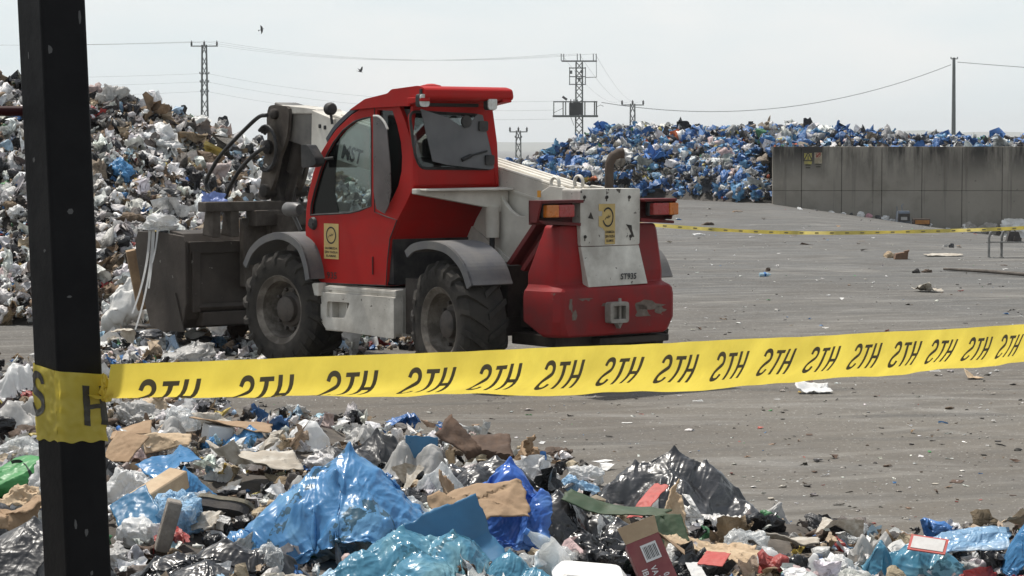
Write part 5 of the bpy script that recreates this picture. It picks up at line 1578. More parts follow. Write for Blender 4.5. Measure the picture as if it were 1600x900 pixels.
def hl(x, y):
    top = np.interp(x, _lx, _lz)
    y0 = np.interp(x, [-30, -8, -6, -3, -1, 1], [30.5, 30.2, 28.6, 28.0, 29.5, 32])
    t = np.clip((y - y0) / (LY - y0), 0, 1)
    f = np.where(y < LY, t ** 0.72 * (0.85 + 0.15 * t), 1 - sstep(LY + 0.3, LY + 9, y))
    q = np.stack([x * 0.55, y * 0.55, np.zeros_like(x)], -1)
    return top * f + 0.22 * fbm(q, 4, 3) * np.clip(t * 4, 0, 1) * (f > 0.02)


RY = 94.0
_rx = np.array([float(at(p, 0, RY)[0]) for p in (700, 770, 800, 830, 860, 900, 950, 1000, 1060, 1100, 1180, 1215, 1240, 1300, 1340, 1400, 1440, 1500, 1600, 1800, 2100)])
_rz = np.array([float(at(800, p, RY)[2]) for p in (330, 266, 250, 243, 226, 209, 197, 194, 189, 191, 194, 203, 199, 204, 204, 212, 211, 217, 217, 214, 225)]) - 0.32


def hr(x, y):
    top = np.interp(x, _rx, _rz)
    y0 = np.where(x < WX0 + 0.2, 87.0 - 6.0 * sstep(WX0 - 3.5, WX0 - 0.3, x), 80.5)
    yr = np.where(x < WX0 + 0.2, RY, 88.0)
    base = gz(x, np.minimum(y, 95.0))
    t = np.clip((y - y0) / (yr - y0), 0, 1)
    f = np.where(y < yr, t ** 0.6, 1 - sstep(RY + 1, RY + 14, y))
    f = np.where((x > WX0 + 0.2), np.where(y < yr, 0.62 + 0.38 * t, f), f)
    q = np.stack([x * 0.3, y * 0.3, np.zeros_like(x)], -1)
    return base + (top - base) * f + 0.3 * fbm(q, 14, 3) * np.clip(t * 4, 0, 1)


def heap_core(name, h, x0, x1, y0, y1, step, drop):
    xs = np.arange(x0, x1, step); ys = np.arange(y0, y1, step)
    X, Y = np.meshgrid(xs, ys, indexing='ij'); Xr, Yr = X.ravel(), Y.ravel()
    Z = h(Xr, Yr) - drop
    a, b = X.shape; i = np.arange(a * b).reshape(a, b)
    q = np.stack([i[:-1, :-1], i[1:, :-1], i[1:, 1:], i[:-1, 1:]], -1).reshape(-1, 4)
    o = link(name, np_mesh(name, np.stack([Xr, Yr, Z], -1), np.concatenate([q[:, [0, 1, 2]], q[:, [0, 2, 3]]]), EARTH, smooth=True))
    tag(o, kind='stuff')


heap_core('rubbish_heap', hl, -26, 1.0, 28.0, 47, 0.3, 0.12)
heap_core('rubbish_heap', hr, -3.2, WX0 - 0.05, 80.9, 112, 0.5, 0.15)
heap_core('rubbish_heap', hr, WX0 + 0.3, 36, 80.6, 112, 0.5, 0.15)


def heap_bits(name, h, n, xr, yr, smin, smed, smax, pal, seed, lift, protos, keep=None):
    rg = np.random.default_rng(seed)
    x = rg.uniform(*xr, n); y = yr[0] + (yr[1] - yr[0]) * rg.uniform(0, 1, n) ** 1.25
    if keep is not None:
        k = keep(x, y); x, y = x[k], y[k]
    s = np.clip(smed * np.exp(rg.normal(0, 0.58, len(x))), smin, smax); cols = palette(rg, len(x), pal)
    if pal is PAL_PALE: s = s * np.where(np.ptp(cols[:, :3], axis=1) > 0.13, 0.6, 1.0)
    z = h(x, y) + s * lift * rg.uniform(-0.4, 1.0, len(x))
    return scatter(name, protos, np.stack([x, y, z], -1), s, cols, LITTER, seed)


inl = lambda x, y: hl(x, y) > 0.05
heap_bits('rubbish_heap_litter', hl, 10500, (-11, 0.5), (28.0, 38.5), 0.06, 0.15, 0.55, PAL_PALE, 1, 0.22, _LOW, inl)
heap_bits('rubbish_heap_litter', hl, 7500, (-11, 0.5), (28.0, 38.5), 0.05, 0.11, 0.22, PAL_PALE, 2, 0.5, _TINY, inl)
heap_bits('rubbish_heap_litter', hl, 1500, (-25, -11), (28.0, 40), 0.1, 0.24, 0.6, PAL_PALE, 3, 0.3, _LOW, inl)
inr = lambda x, y: (hr(x, y) > gz(x, y) + 0.05) & ((x < WX0 - 0.1) | (y > 81.2)) & ((x < WX0 - 0.05) | (y > 81.4))
heap_bits('rubbish_heap_litter', hr, 10500, (-2.4, 23), (80.9, 98), 0.12, 0.27, 0.8, PAL_BLUE, 4, 0.22, _LOW, inr)
heap_bits('rubbish_heap_litter', hr, 4500, (-2.4, 23), (80.9, 97), 0.08, 0.18, 0.3, PAL_BLUE, 5, 0.5, _TINY, inr)
heap_bits('rubbish_heap_litter', hr, 700, (23, 35), (81.2, 98), 0.2, 0.4, 0.9, PAL_BLUE, 6, 0.3, _LOW, inr)

# ---------------------------------------------------------------- front edge of the litter field (where it gives way to bare ground)
_EDGE = np.array([(-900, 545), (60, 548), (330, 552), (345, 648), (430, 655), (470, 662), (560, 672), (700, 696), (860, 726), (930, 765), (1000, 806), (1190, 840), (1260, 846), (1600, 856), (2200, 866)], float)


def in_litter(x, y):
    px, py = project(x, y, 0 * np.asarray(x))
    return sstep(0, 16, py - np.interp(px, _EDGE[:, 0], _EDGE[:, 1]))


def bz(x, y):
    """height of the bed of trodden rubbish in front of the tape"""
    x = np.atleast_1d(np.asarray(x, float)); y = np.atleast_1d(np.asarray(y, float))
    m = in_litter(x, y) * sstep(7.5, 9.5, y)
    near = sstep(21, 17, y)
    q = np.stack([x * 1.3, y * 1.3, np.zeros_like(x)], -1)
    return gz(x, y) + m * (0.02 + near * (0.05 + 0.10 * (fbm(q, 31, 3) + 0.6)))


def bed():
    xs = np.arange(-8, 4.2, 0.07); ys = np.arange(8.2, 27.5, 0.09)
    X, Y = np.meshgrid(xs, ys, indexing='ij'); Xr, Yr = X.ravel(), Y.ravel()
    k = in_litter(Xr, Yr)
    Z = bz(Xr, Yr) - 0.03 + 0.02 * fbm(np.stack([Xr * 6, Yr * 6, 0 * Xr], -1), 41, 3) * k
    i = np.arange(X.size).reshape(X.shape)
    q = np.stack([i[:-1, :-1], i[1:, :-1], i[1:, 1:], i[:-1, 1:]], -1).reshape(-1, 4)
    q = q[(k[q] > 0.02).any(1)]
    V = np.stack([Xr, Yr, Z], -1)
    V[:, 2] = np.where(k > 0.05, V[:, 2], gz(Xr, Yr) - 0.05)
    o = link('trodden_rubbish', np_mesh('trodden_rubbish', V, np.concatenate([q[:, [0, 1, 2]], q[:, [0, 2, 3]]]), mat('trodden_rubbish', (0.17, 0.145, 0.12), 0.95, dirt=(0.05, 0.043, 0.036), dirt_amt=0.55, dirt_scale=4, bump=0.6, bump_scale=14), smooth=True))
    tag(o, kind='stuff')
    rg = np.random.default_rng(77)
    n = 8500
    x = rg.uniform(-5.5, 3.6, n); y = rg.uniform(9.5, 26.5, n)
    dens = in_litter(x, y) * np.where(y > 17.5, 0.55, 1.0)
    k = rg.uniform(0, 1, n) < dens
    x, y = x[k], y[k]
    s = np.clip(0.065 * np.exp(rg.normal(0, 0.5, len(x))), 0.025, 0.17)
    z = bz(x, y) + s * rg.uniform(-0.1, 0.35, len(x))
    scatter('litter', _TINY, np.stack([x, y, z], -1), s, palette(rg, len(x), PAL_PALE), LITTER, 78, 0.5)
    n = 3400
    x = rg.uniform(-5.5, 3.6, n); y = rg.uniform(10.0, 26.5, n)
    k = rg.uniform(0, 1, n) < in_litter(x, y) * np.where(y > 17.5, 0.5, 1.0)
    x, y = x[k], y[k]; s = np.clip(0.13 * np.exp(rg.normal(0, 0.35, len(x))), 0.07, 0.26)
    scatter('litter', _LOW, np.stack([x, y, bz(x, y) + s * rg.uniform(-0.05, 0.3, len(x))], -1), s, palette(rg, len(x), PAL_PALE), LITTER, 81, 0.6)
    n = 900
    px = rg.uniform(130, 760, n); py = np.where(px < 560, rg.uniform(508, 566, n), rg.uniform(515, 548, n))
    p = np.array([gp(a_, b_) for a_, b_ in zip(px, py)]); q_ = p - M_O
    u_, v_ = q_ @ M_F, q_ @ M_L
    k = ~((np.abs(np.abs(v_) - 0.92) < 0.27) & ((np.abs(u_) < 0.42) | (np.abs(u_ - 2.52) < 0.42))); p = p[k]
    s = np.clip(0.12 * np.exp(rg.normal(0, 0.5, len(p))), 0.04, 0.34); p[:, 2] = gz(p[:, 0], p[:, 1]) + s * 0.15
    scatter('litter', _LOW, p, s, palette(rg, len(p), PAL_PALE), LITTER, 83, 0.5)
    # crumbs blown over the open yard
    n = 3200
    py = 330 + 540 * rg.uniform(0, 1, n) ** 1.0; px = rg.uniform(150, 1900, n)
    p = np.array([gp(a, b) for a, b in zip(px, py)])
    k = (in_litter(p[:, 0], p[:, 1]) < 0.1) & (p[:, 1] < 75)
    p = p[k]; s = np.clip(0.022 * np.exp(rg.normal(0, 0.5, len(p))), 0.01, 0.07) * (0.7 + p[:, 1] / 45)
    p[:, 2] = gz(p[:, 0], p[:, 1]) + s * 0.12
    pal = [(6, (0.72, 0.71, 0.68), 0.6), (4, (0.4, 0.38, 0.34), 0.8), (4, (0.05, 0.045, 0.04), 0.8), (2, (0.22, 0.15, 0.1), 0.8), (0.5, (0.1, 0.25, 0.5), 0.5), (0.4, (0.4, 0.08, 0.06), 0.5), (0.3, (0.08, 0.3, 0.1), 0.5)]
    scatter('litter', [(P * [1, 1, 0.45], T) for P, T in _TINY], p, s, palette(rg, len(p), pal), LITTER, 79, 0.15)


bed()

# ---------------------------------------------------------------- film, card and cloth materials
F_SKY = film('pale_blue_film', (0.095, 0.275, 0.53), 0.2, 0.3, prints=(0.05, 0.09, 0.10), scale=3.5, wrinkle=0.35, milky=(0.18, 0.39, 0.62))
F_TEAL = film('teal_blue_film', (0.08, 0.25, 0.37), 0.17, 0.22, prints=(0.04, 0.12, 0.16), scale=4, wrinkle=0.45, milky=(0.20, 0.39, 0.46))
F_ROYAL = film('royal_blue_film', (0.06, 0.17, 0.56), 0.2, 0.3, scale=5, wrinkle=0.5, milky=(0.15, 0.31, 0.68))
F_BLUE = film('mid_blue_film', (0.06, 0.22, 0.44), 0.24, 0.25, scale=4, wrinkle=0.5)
F_FLAP = film('stiff_blue_film', (0.05, 0.185, 0.34), 0.3, 0.25, scale=2.0, wrinkle=0.22)
F_LBLUE = film('milky_blue_film', (0.34, 0.56, 0.78), 0.22, 0.35, 0.9, scale=10, wrinkle=0.9, milky=(0.62, 0.72, 0.8))
F_BLACK = film('black_film', (0.012, 0.012, 0.0135), 0.24, 0.0, scale=5.0, wrinkle=0.45, spec=0.9)
F_GREY = film('dusty_black_film', (0.032, 0.032, 0.034), 0.36, 0.0, scale=4.5, wrinkle=0.55, milky=(0.075, 0.073, 0.07), spec=0.6)
F_SILVER = film('silvery_black_film', (0.022, 0.022, 0.0235), 0.25, 0.0, scale=6.0, wrinkle=0.6, milky=(0.075, 0.075, 0.078), spec=1.0)
F_WHITE = film('white_film', (0.76, 0.76, 0.75), 0.3, 0.35, scale=5, wrinkle=0.6)
F_CLEAR = film('clear_film', (0.70, 0.72, 0.72), 0.15, 0.25, 0.5, scale=6, wrinkle=0.8, spec=0.9)
F_GREYW = film('grimy_white_film', (0.50, 0.49, 0.47), 0.35, 0.3, 0.95, scale=5, wrinkle=0.6)
F_GREEN = film('green_film', (0.055, 0.26, 0.075), 0.4, 0.2, scale=5, wrinkle=0.4)
F_PINK = film('pink_film', (0.55, 0.30, 0.34), 0.35, 0.3, scale=9)
CARD = mat('cardboard', (0.33, 0.225, 0.135), 0.85, dirt=(0.22, 0.14, 0.08), dirt_amt=0.4, dirt_scale=5, bump=0.2, bump_scale=20)
CARDP = mat('pale_cardboard', (0.52, 0.40, 0.265), 0.85, dirt=(0.30, 0.2, 0.12), dirt_amt=0.35, dirt_scale=6, bump=0.25, bump_scale=22)
CARDD = mat('wet_brown_cardboard', (0.13, 0.075, 0.045), 0.8, dirt=(0.05, 0.03, 0.02), dirt_amt=0.5, dirt_scale=5, bump=0.3)
PAPER = mat('white_paper', (0.74, 0.735, 0.72), 0.75, dirt=(0.5, 0.47, 0.42), dirt_amt=0.25, dirt_scale=6, transl=0.12, bump=0.15)
PAPERD = mat('soiled_paper', (0.56, 0.53, 0.47), 0.8, dirt=(0.3, 0.25, 0.19), dirt_amt=0.45, dirt_scale=7, transl=0.08, bump=0.2)
FOAM = mat('white_foam', (0.78, 0.775, 0.755), 0.7, dirt=(0.55, 0.52, 0.46), dirt_amt=0.25, dirt_scale=8, bump=0.1, bump_scale=60)
RAGD = mat('dark_rag', (0.035, 0.033, 0.036), 0.95, dirt=(0.08, 0.07, 0.06), dirt_amt=0.4, dirt_scale=8, bump=0.3)
RAGB = mat('brown_rag', (0.15, 0.10, 0.07), 0.95, dirt=(0.06, 0.045, 0.035), dirt_amt=0.5, dirt_scale=8, bump=0.4)
RAGG = mat('grey_rag', (0.25, 0.24, 0.22), 0.95, dirt=(0.12, 0.11, 0.1), dirt_amt=0.45, dirt_scale=8, bump=0.4)
WOOD = mat('raw_wood', (0.42, 0.29, 0.17), 0.8, dirt=(0.2, 0.13, 0.08), dirt_amt=0.45, dirt_scale=4, bump=0.3)
WOODG = mat('weathered_wood', (0.30, 0.27, 0.23), 0.9, dirt=(0.12, 0.10, 0.085), dirt_amt=0.5, dirt_scale=6, bump=0.5)
REDC = mat('maroon_carton', (0.20, 0.045, 0.05), 0.6, dirt=(0.3, 0.12, 0.1), dirt_amt=0.25, dirt_scale=9)
REDP = mat('red_card', (0.42, 0.055, 0.045), 0.6, dirt=(0.3, 0.1, 0.08), dirt_amt=0.3, dirt_scale=9)
DGREEN = mat('dark_green_card', (0.02, 0.055, 0.022), 0.6, dirt=(0.05, 0.06, 0.03), dirt_amt=0.4, dirt_scale=7)
PET = film('bottle_plastic', (0.70, 0.76, 0.76), 0.08, 0.1, 0.42, scale=6, wrinkle=0.3, spec=1.0)
CAP = mat('bottle_cap', (0.05, 0.18, 0.5), 0.4)

LANDMARKS = []
RECTS = []           # how much of the picture each big piece takes, so that loose bits do not bury it


def place(o, px, py, rz=0.0, z=None, sink=0.03, tilt=(0, 0)):
    p = gp(px, py, 0.07)
    for _ in range(5):
        zz = float(bz(p[0], p[1])[0]) if z is None else z
        p = gp(px, py, zz + max(0.0, -sink) * 0.8)
    o.location = (p[0], p[1], zz - sink); o.rotation_euler = (tilt[0], tilt[1], rz)
    return p


def hero_bag(px, py, wpx, hpx, label, m, seed, depth=0.75, rz=0.0, name='rubbish_sack', cat='rubbish sack', short=None, sub=5, sink=0.04, **kw):
    p = gp(px, py, 0.07); k = p[1] / FPX
    w = wpx * k; d = w * depth; h = max(0.08, hpx * k * 1.12 - 0.09 * d)
    P, T = bag_mesh(seed, (w, d, h), sub, **kw)
    o = link(name, np_mesh(name, P, T, m, smooth=True)); place(o, px, py, rz, sink=sink)
    o.location.y += d * 0.35
    tag(o, label, cat); RECTS.append((px - wpx * 0.5, px + wpx * 0.5, py - hpx, py + 6))
    if short: LANDMARKS.append((short, o.location.x, o.location.y))
    return o


def hero_sheet(px, py, wpx, dpx, label, m, seed, rz=0.0, tilt=(0, 0), name='cardboard_sheet', cat='cardboard', short=None, thick=0.006, up=0.05, n=26, **kw):
    p = gp(px, py, 0.07); k = p[1] / FPX
    P, T = sheet_mesh(seed, wpx * k, dpx * k, n, **kw)
    o = link(name, np_mesh(name, P, T, m, smooth=True, sharp=40)); place(o, px, py, rz, sink=-up, tilt=tilt)
    if thick:
        s = o.modifiers.new('thickness', 'SOLIDIFY'); s.thickness = thick; s.offset = 0
    tag(o, label, cat); RECTS.append((px - wpx * 0.5, px + wpx * 0.5, py - 45, py + 4))
    if short: LANDMARKS.append((short, o.location.x, o.location.y))
    return o


def hero_drape(px, py, wpx, hpx, label, m, seed, lumps, depth=0.75, rz=0.0, name='rubbish_sack', cat='rubbish sack', short=None, n=54, sink=0.03, up=0.0, **kw):
    p = gp(px, py, 0.07); k = p[1] / FPX
    w = wpx * k; d = w * depth; h = max(0.06, hpx * k * 1.1 - 0.09 * d)
    P, T, q = drape_mesh(seed, lumps, w, d, h, n, fine=2 if n > 40 else 1, **kw)
    o = link(name, quad_mesh(name, P, q, m)); place(o, px, py, rz, sink=sink - up)
    o.location.y += d * 0.35
    tag(o, label, cat); RECTS.append((px - wpx * 0.5, px + wpx * 0.5, py - hpx, py + 6))
    if short: LANDMARKS.append((short, o.location.x, o.location.y))
    return o


# ---- the big pieces in the front of the picture, back row first
hero_drape(575, 745, 235, 84, 'torn dusty black sack lying behind the big printed pale blue sack', F_GREY, 11, [(0.1, 0.2, 0.5, 1, 1.2), (-0.6, -0.1, 0.4, 0.6, 1.5), (0.65, -0.1, 0.35, 0.45, 2), (-0.2, -0.4, 0.4, 0.6, 1.5)], 0.8, 0.1, short='torn dusty black sack')
hero_drape(745, 768, 200, 64, 'glossy black sack stretched out behind the royal blue bag', F_BLACK, 12, [(0.3, 0.1, 0.6, 1, 1.5), (-0.5, 0.2, 0.5, 0.7, 2), (0.0, -0.4, 0.4, 0.8, 1.3)], 0.9, -0.15)
hero_sheet(658, 716, 52, 46, 'small stiff blue plastic sheet standing up behind the black sacks', F_FLAP, 13, 0.2, (1.05, 0.0), 'plastic_sheet', 'plastic sheet', amp=0.02, folds=1, ang=(0.3, 0.5), up=0.12)
hero_sheet(742, 722, 112, 75, 'curled dark brown cardboard lying on the far edge of the litter', CARDD, 14, 0.1, (0.3, 0), amp=0.04, folds=2, ang=(1.0, 1.9), up=0.04, short='curled dark brown cardboard')
hero_sheet(825, 733, 80, 60, 'crumpled brown paper beside the curled dark cardboard', CARD, 15, 0.5, (0.2, 0), 'brown_paper', 'paper', amp=0.14, folds=2, freq=2.6, up=0.02)
hero_drape(520, 876, 300, 185, 'big pale blue sack printed with dark marks, tallest in the foreground', F_SKY, 21, [(0.10, 0.1, 0.75, 1.0, 1.35), (-0.6, -0.05, 0.40, 0.55, 1.5), (-0.25, 0.0, 0.55, 0.80, 1.6), (0.55, -0.1, 0.42, 0.62, 2), (0.2, -0.4, 0.45, 0.7, 2)], 0.85, 0.05, short='big printed pale blue sack', n=76, over=1.2, squeeze=0.88)
hero_drape(405, 866, 150, 90, 'slack blue sack end tucked left of the big printed sack', F_SKY, 22, [(0.4, 0, 0.6, 1, 1.3), (-0.5, -0.2, 0.4, 0.55, 1.4)], 0.9, 0.4)
hero_bag(622, 840, 95, 72, 'bulging clear bag knotted to the big printed sack', F_CLEAR, 23, 0.9, 0.1, 'plastic_bag', 'plastic bag', crease=0.12, freq=3.0, peaks=(((-0.8, 0, 0.8), 0.4, 12),), short='bulging clear bag')
hero_drape(815, 868, 160, 150, 'royal blue bag drooping over torn cardboard', F_ROYAL, 24, [(-0.3, 0.3, 0.7, 1.0, 1.6), (0.4, -0.1, 0.5, 0.75, 2), (0.5, -0.6, 0.3, 0.4, 2)], 0.9, -0.3, short='royal blue bag', squeeze=0.75, over=1.4, crumple=1.4)
hero_sheet(735, 838, 150, 80, 'torn crumpled brown cardboard lying in front of the royal blue bag', CARD, 25, 0.25, (0.6, 0.12), short='torn crumpled cardboard', amp=0.035, folds=6, ang=(0.3, 0.9), ragged=0.09, up=0.12, n=44, soft=0.015)
hero_sheet(705, 800, 70, 90, 'bent cardboard flap with a frayed edge beside the clear bag', CARD, 26, 0.9, (0.5, 0.2), amp=0.05, folds=2, ang=(0.6, 1.3), ragged=0.10, up=0.16)
hero_drape(900, 872, 165, 110, 'shiny black sack slumped beside the royal blue bag', F_BLACK, 27, [(-0.2, 0.2, 0.6, 1, 1.3), (0.5, 0, 0.4, 0.65, 1.4), (0, -0.5, 0.4, 0.5, 2)], 0.9, 0.4, short='shiny slumped black sack', squeeze=0.78, over=1.35)
hero_drape(975, 884, 140, 80, 'black bag half buried beside the maroon carton', F_BLACK, 28, [(0, 0.2, 0.7, 1, 1.5), (0.4, -0.4, 0.4, 0.5, 2)], 0.9, 0.9, squeeze=0.78, over=1.35)
hero_bag(902, 776, 76, 42, 'milky pale blue bag on the far edge of the litter', F_LBLUE, 29, 0.8, 0.0, 'plastic_bag', 'plastic bag', short='milky pale blue bag', crease=0.2, freq=2.4)
hero_bag(915, 752, 62, 34, 'crumpled white bag peeping out behind the milky blue bag', F_WHITE, 30, 0.8, 0.3, 'plastic_bag', 'plastic bag', crease=0.25, freq=2.2)
hero_drape(1066, 826, 290, 132, 'large silvery black sack lying apart on the right edge of the litter', F_SILVER, 31, [(-0.05, 0.2, 0.6, 1.0, 2.2), (-0.5, 0.1, 0.45, 0.85, 2), (0.3, 0.1, 0.45, 0.85, 2), (0.65, -0.1, 0.28, 0.42, 1.5), (-0.1, -0.3, 0.55, 0.75, 2)], 0.6, -0.05, short='large silvery black sack', n=76, over=1.25, squeeze=0.84)
hero_sheet(945, 858, 62, 70, 'creased sheet of white paper standing against black bags', PAPER, 32, 0.4, (0.7, 0.3), 'paper_sheet', 'paper', amp=0.06, folds=2, ang=(0.4, 0.9), up=0.08, thick=0)
hero_sheet(1048, 812, 62, 70, 'curled torn carton end, tan inside, leaning on the silvery sack', CARDP, 33, 0.2, (0.75, 0.1), amp=0.06, folds=2, ang=(0.6, 1.2), ragged=0.09, up=0.12)
hero_sheet(1040, 842, 52, 50, 'dark green card under the curled carton end', DGREEN, 34, 0.3, (0.8, 0), amp=0.02, folds=1, ang=(0.3, 0.6), up=0.08)
hero_sheet(1015, 800, 26, 75, 'red and white strip of card lying on the silvery sack', REDP, 35, -0.7, (0.4, 0), amp=0.03, folds=1, ang=(0.2, 0.6), up=0.16, thick=0.003)
hero_sheet(962, 812, 150, 34, 'long dark green strip of plastic lying across the black sacks', DGREEN, 36, -0.35, (0.2, 0), 'plastic_strip', 'plastic strip', amp=0.02, folds=1, ang=(0.2, 0.5), up=0.2)
hero_sheet(1112, 876, 140, 130, 'broad tan sheet of flattened crumpled paper with a red patch', CARDP, 37, -0.15, (0.12, 0.05), 'paper_sheet', 'paper', short='broad tan paper sheet', amp=0.05, folds=1, ang=(0.2, 0.5), freq=4, ragged=0.2, up=0.06, n=44)
hero_sheet(1116, 884, 36, 60, 'square of red card lying on the tan paper sheet', REDP, 38, -0.3, (0.15, 0.05), amp=0.02, folds=0, ragged=0.05, up=0.14, thick=0.003)
hero_sheet(1088, 900, 22, 40, 'little white printed card beside the red square', PAPER, 39, 0.3, (0.5, 0), 'paper_sheet', 'paper', amp=0.02, folds=0, up=0.1, thick=0.002)
hero_bag(1165, 898, 100, 80, 'crumpled clear bag in front of the silvery sack', F_CLEAR, 40, 0.9, 0.2, 'plastic_bag', 'plastic bag', short='crumpled clear bag', crease=0.25, freq=2.2, fine=0.06)
hero_bag(1312, 908, 96, 52, 'sharp-edged crumpled white bag between the clear and teal bags', F_WHITE, 41, 0.9, 0.1, 'plastic_bag', 'plastic bag', short='sharp-edged white bag', crease=0.3, freq=2.0, fine=0.06, peaks=(((-0.3, 0, 1), 0.4, 10),))
hero_drape(1440, 905, 185, 66, 'flat glossy teal bag at the right of the litter', F_TEAL, 42, [(-0.6, 0.2, 0.35, 1, 1.2), (0, 0.1, 0.5, 0.9, 2), (0.5, -0.1, 0.4, 0.75, 2)], 0.8, -0.1, 'plastic_bag', 'plastic bag', short='flat glossy teal bag', squeeze=0.8)
hero_drape(1608, 895, 80, 92, 'round blue bag at the right end of the litter', F_BLUE, 43, [(0, 0, 0.9, 1, 3)], 0.9, 0.0, 'plastic_bag', 'plastic bag', squeeze=0.85)
hero_sheet(1510, 868, 130, 60, 'white and blue plastic sheet spread behind the teal bag', F_LBLUE, 44, -0.1, (0.12, 0), 'plastic_sheet', 'plastic sheet', amp=0.04, folds=2, ang=(0.2, 0.5), up=0.05, thick=0.002)
hero_sheet(1230, 850, 95, 34, 'torn pale card strip lying behind the crumpled clear bag', PAPERD, 45, -0.1, (0.1, 0), amp=0.04, folds=1, ang=(0.2, 0.6), up=0.05)
hero_sheet(1230, 880, 60, 26, 'dirty white packing strip beside the crumpled clear bag', PAPER, 46, -0.6, (0.15, 0), amp=0.04, folds=1, ang=(0.3, 0.8), up=0.05)
hero_bag(1586, 915, 45, 30, 'dark red glossy wrapper under the round blue bag', film('dark_red_film', (0.22, 0.02, 0.025), 0.15, 0.1, scale=9), 47, 0.8, 0.0, 'wrapper', 'wrapper', crease=0.25)
hero_drape(635, 928, 290, 112, 'wide teal blue sack lying in front of the big printed sack', F_TEAL, 51, [(-0.1, 0.2, 0.6, 1, 2), (-0.6, -0.1, 0.4, 0.7, 2), (0.5, 0.1, 0.5, 0.95, 1.5), (0.1, -0.4, 0.5, 0.7, 2)], 0.8, 0.1, short='wide teal sack', n=76, over=1.3, squeeze=0.82)
hero_sheet(715, 868, 120, 130, 'pointed blue plastic flap standing up on the teal sack', F_FLAP, 52, 0.35, (0.75, -0.35), 'plastic_sheet', 'plastic sheet', short='pointed blue flap', amp=0.02, folds=1, ang=(0.3, 0.6), freq=1.2, ragged=0.1, up=0.10, thick=0.002, n=30)
hero_drape(820, 920, 140, 66, 'pale teal bag end sloping down beside the white foam tray', F_TEAL, 53, [(-0.4, 0.2, 0.6, 1, 2), (0.3, 0, 0.5, 0.6, 2)], 0.8, -0.35, 'plastic_bag', 'plastic bag', squeeze=0.82)
hero_bag(725, 915, 42, 34, 'small crushed brown lump of paper in front of the blue flap', CARDD, 54, 0.9, 0.0, 'brown_paper', 'paper', sub=4, crease=0.35, sink=-0.05)
hero_bag(425, 905, 80, 66, 'crumpled clear bag sitting in front of the big printed sack', F_CLEAR, 55, 0.9, 0.4, 'plastic_bag', 'plastic bag', short='crumpled clear bag by the sack', crease=0.22, freq=2.2, fine=0.06)
hero_bag(585, 838, 70, 42, 'thin clear bag crumpled at the foot of the printed sack', F_CLEAR, 56, 0.9, 0.0, 'plastic_bag', 'plastic bag', crease=0.25, freq=2.4, sink=-0.02)
hero_drape(330, 912, 290, 76, 'long glossy black sack lying across the front of the litter', F_BLACK, 57, [(0.1, 0.2, 0.5, 1, 1.5), (-0.5, 0.1, 0.4, 0.7, 1.3), (0.6, 0.1, 0.35, 0.9, 1.5), (-0.1, -0.4, 0.5, 0.6, 2)], 0.65, 0.05, short='long glossy black sack', n=76, over=1.35, squeeze=0.78)
hero_bag(470, 925, 110, 40, 'crumpled cream paper bag at the bottom of the litter', PAPERD, 58, 0.9, 0.1, 'paper_bag', 'paper bag', crease=0.25, freq=2)
hero_drape(38, 922, 270, 118, 'dull dusty black sack at the foot of the black post', F_GREY, 59, [(0.0, 0.1, 0.8, 1, 2.4), (-0.5, -0.2, 0.5, 0.8, 2), (0.5, 0, 0.4, 0.7, 2)], 0.7, 0.1, short='dull black sack', n=76, over=1.2, squeeze=0.9)
hero_drape(-12, 842, 120, 70, 'dark grey sack lying behind the dull black sack', F_GREY, 60, [(0, 0.1, 0.7, 1, 1.5), (0.5, -0.2, 0.4, 0.6, 2)], 0.9, 0.5)
g = hero_bag(18, 768, 150, 62, 'bright green bag with a black swirl lying behind the post', F_GREEN, 61, 0.7, 0.1, 'plastic_bag', 'plastic bag', short='bright green bag', lump=0.08, crease=0.05, freq=1.5, planes=4, flat=0.4, warp=0.06)


def green_swirl(o):
    co = np.array([v.co[:] for v in o.data.vertices]); w = np.ptp(co[:, 0]); h = co[:, 2].max()
    pts = []
    for t in np.linspace(0, 1, 22):
        a = 2.0 - 3.0 * t
        x = 0.02 * w + 0.16 * w * math.cos(a); z = h * (0.55 + 0.34 * math.sin(a))
        d = (np.abs(co[:, 0] - x) / w) ** 2 + (np.abs(co[:, 2] - z) / h) ** 2 * 0.5 + (co[:, 1] > 0) * 10
        j = int(np.argmin(d)); pts.append((x, co[j, 1] - 0.006, z))
    m = MB()
    V, F = [], []
    for i, p in enumerate(pts):
        s = 0.010
        q = np.array(pts[min(i + 1, len(pts) - 1)]) - np.array(pts[max(i - 1, 0)]); q = q / np.linalg.norm(q)
        nn = np.array([-q[2], 0, q[0]])
        V += [tuple(np.array(p) + nn * s), tuple(np.array(p) - nn * s)]
    for i in range(len(pts) - 1): F.append((2 * i, 2 * i + 1, 2 * i + 3, 2 * i + 2))
    m.add(V, F); m.build('printed_swirl', mat('swirl_black', (0.012, 0.015, 0.012), 0.5), o)


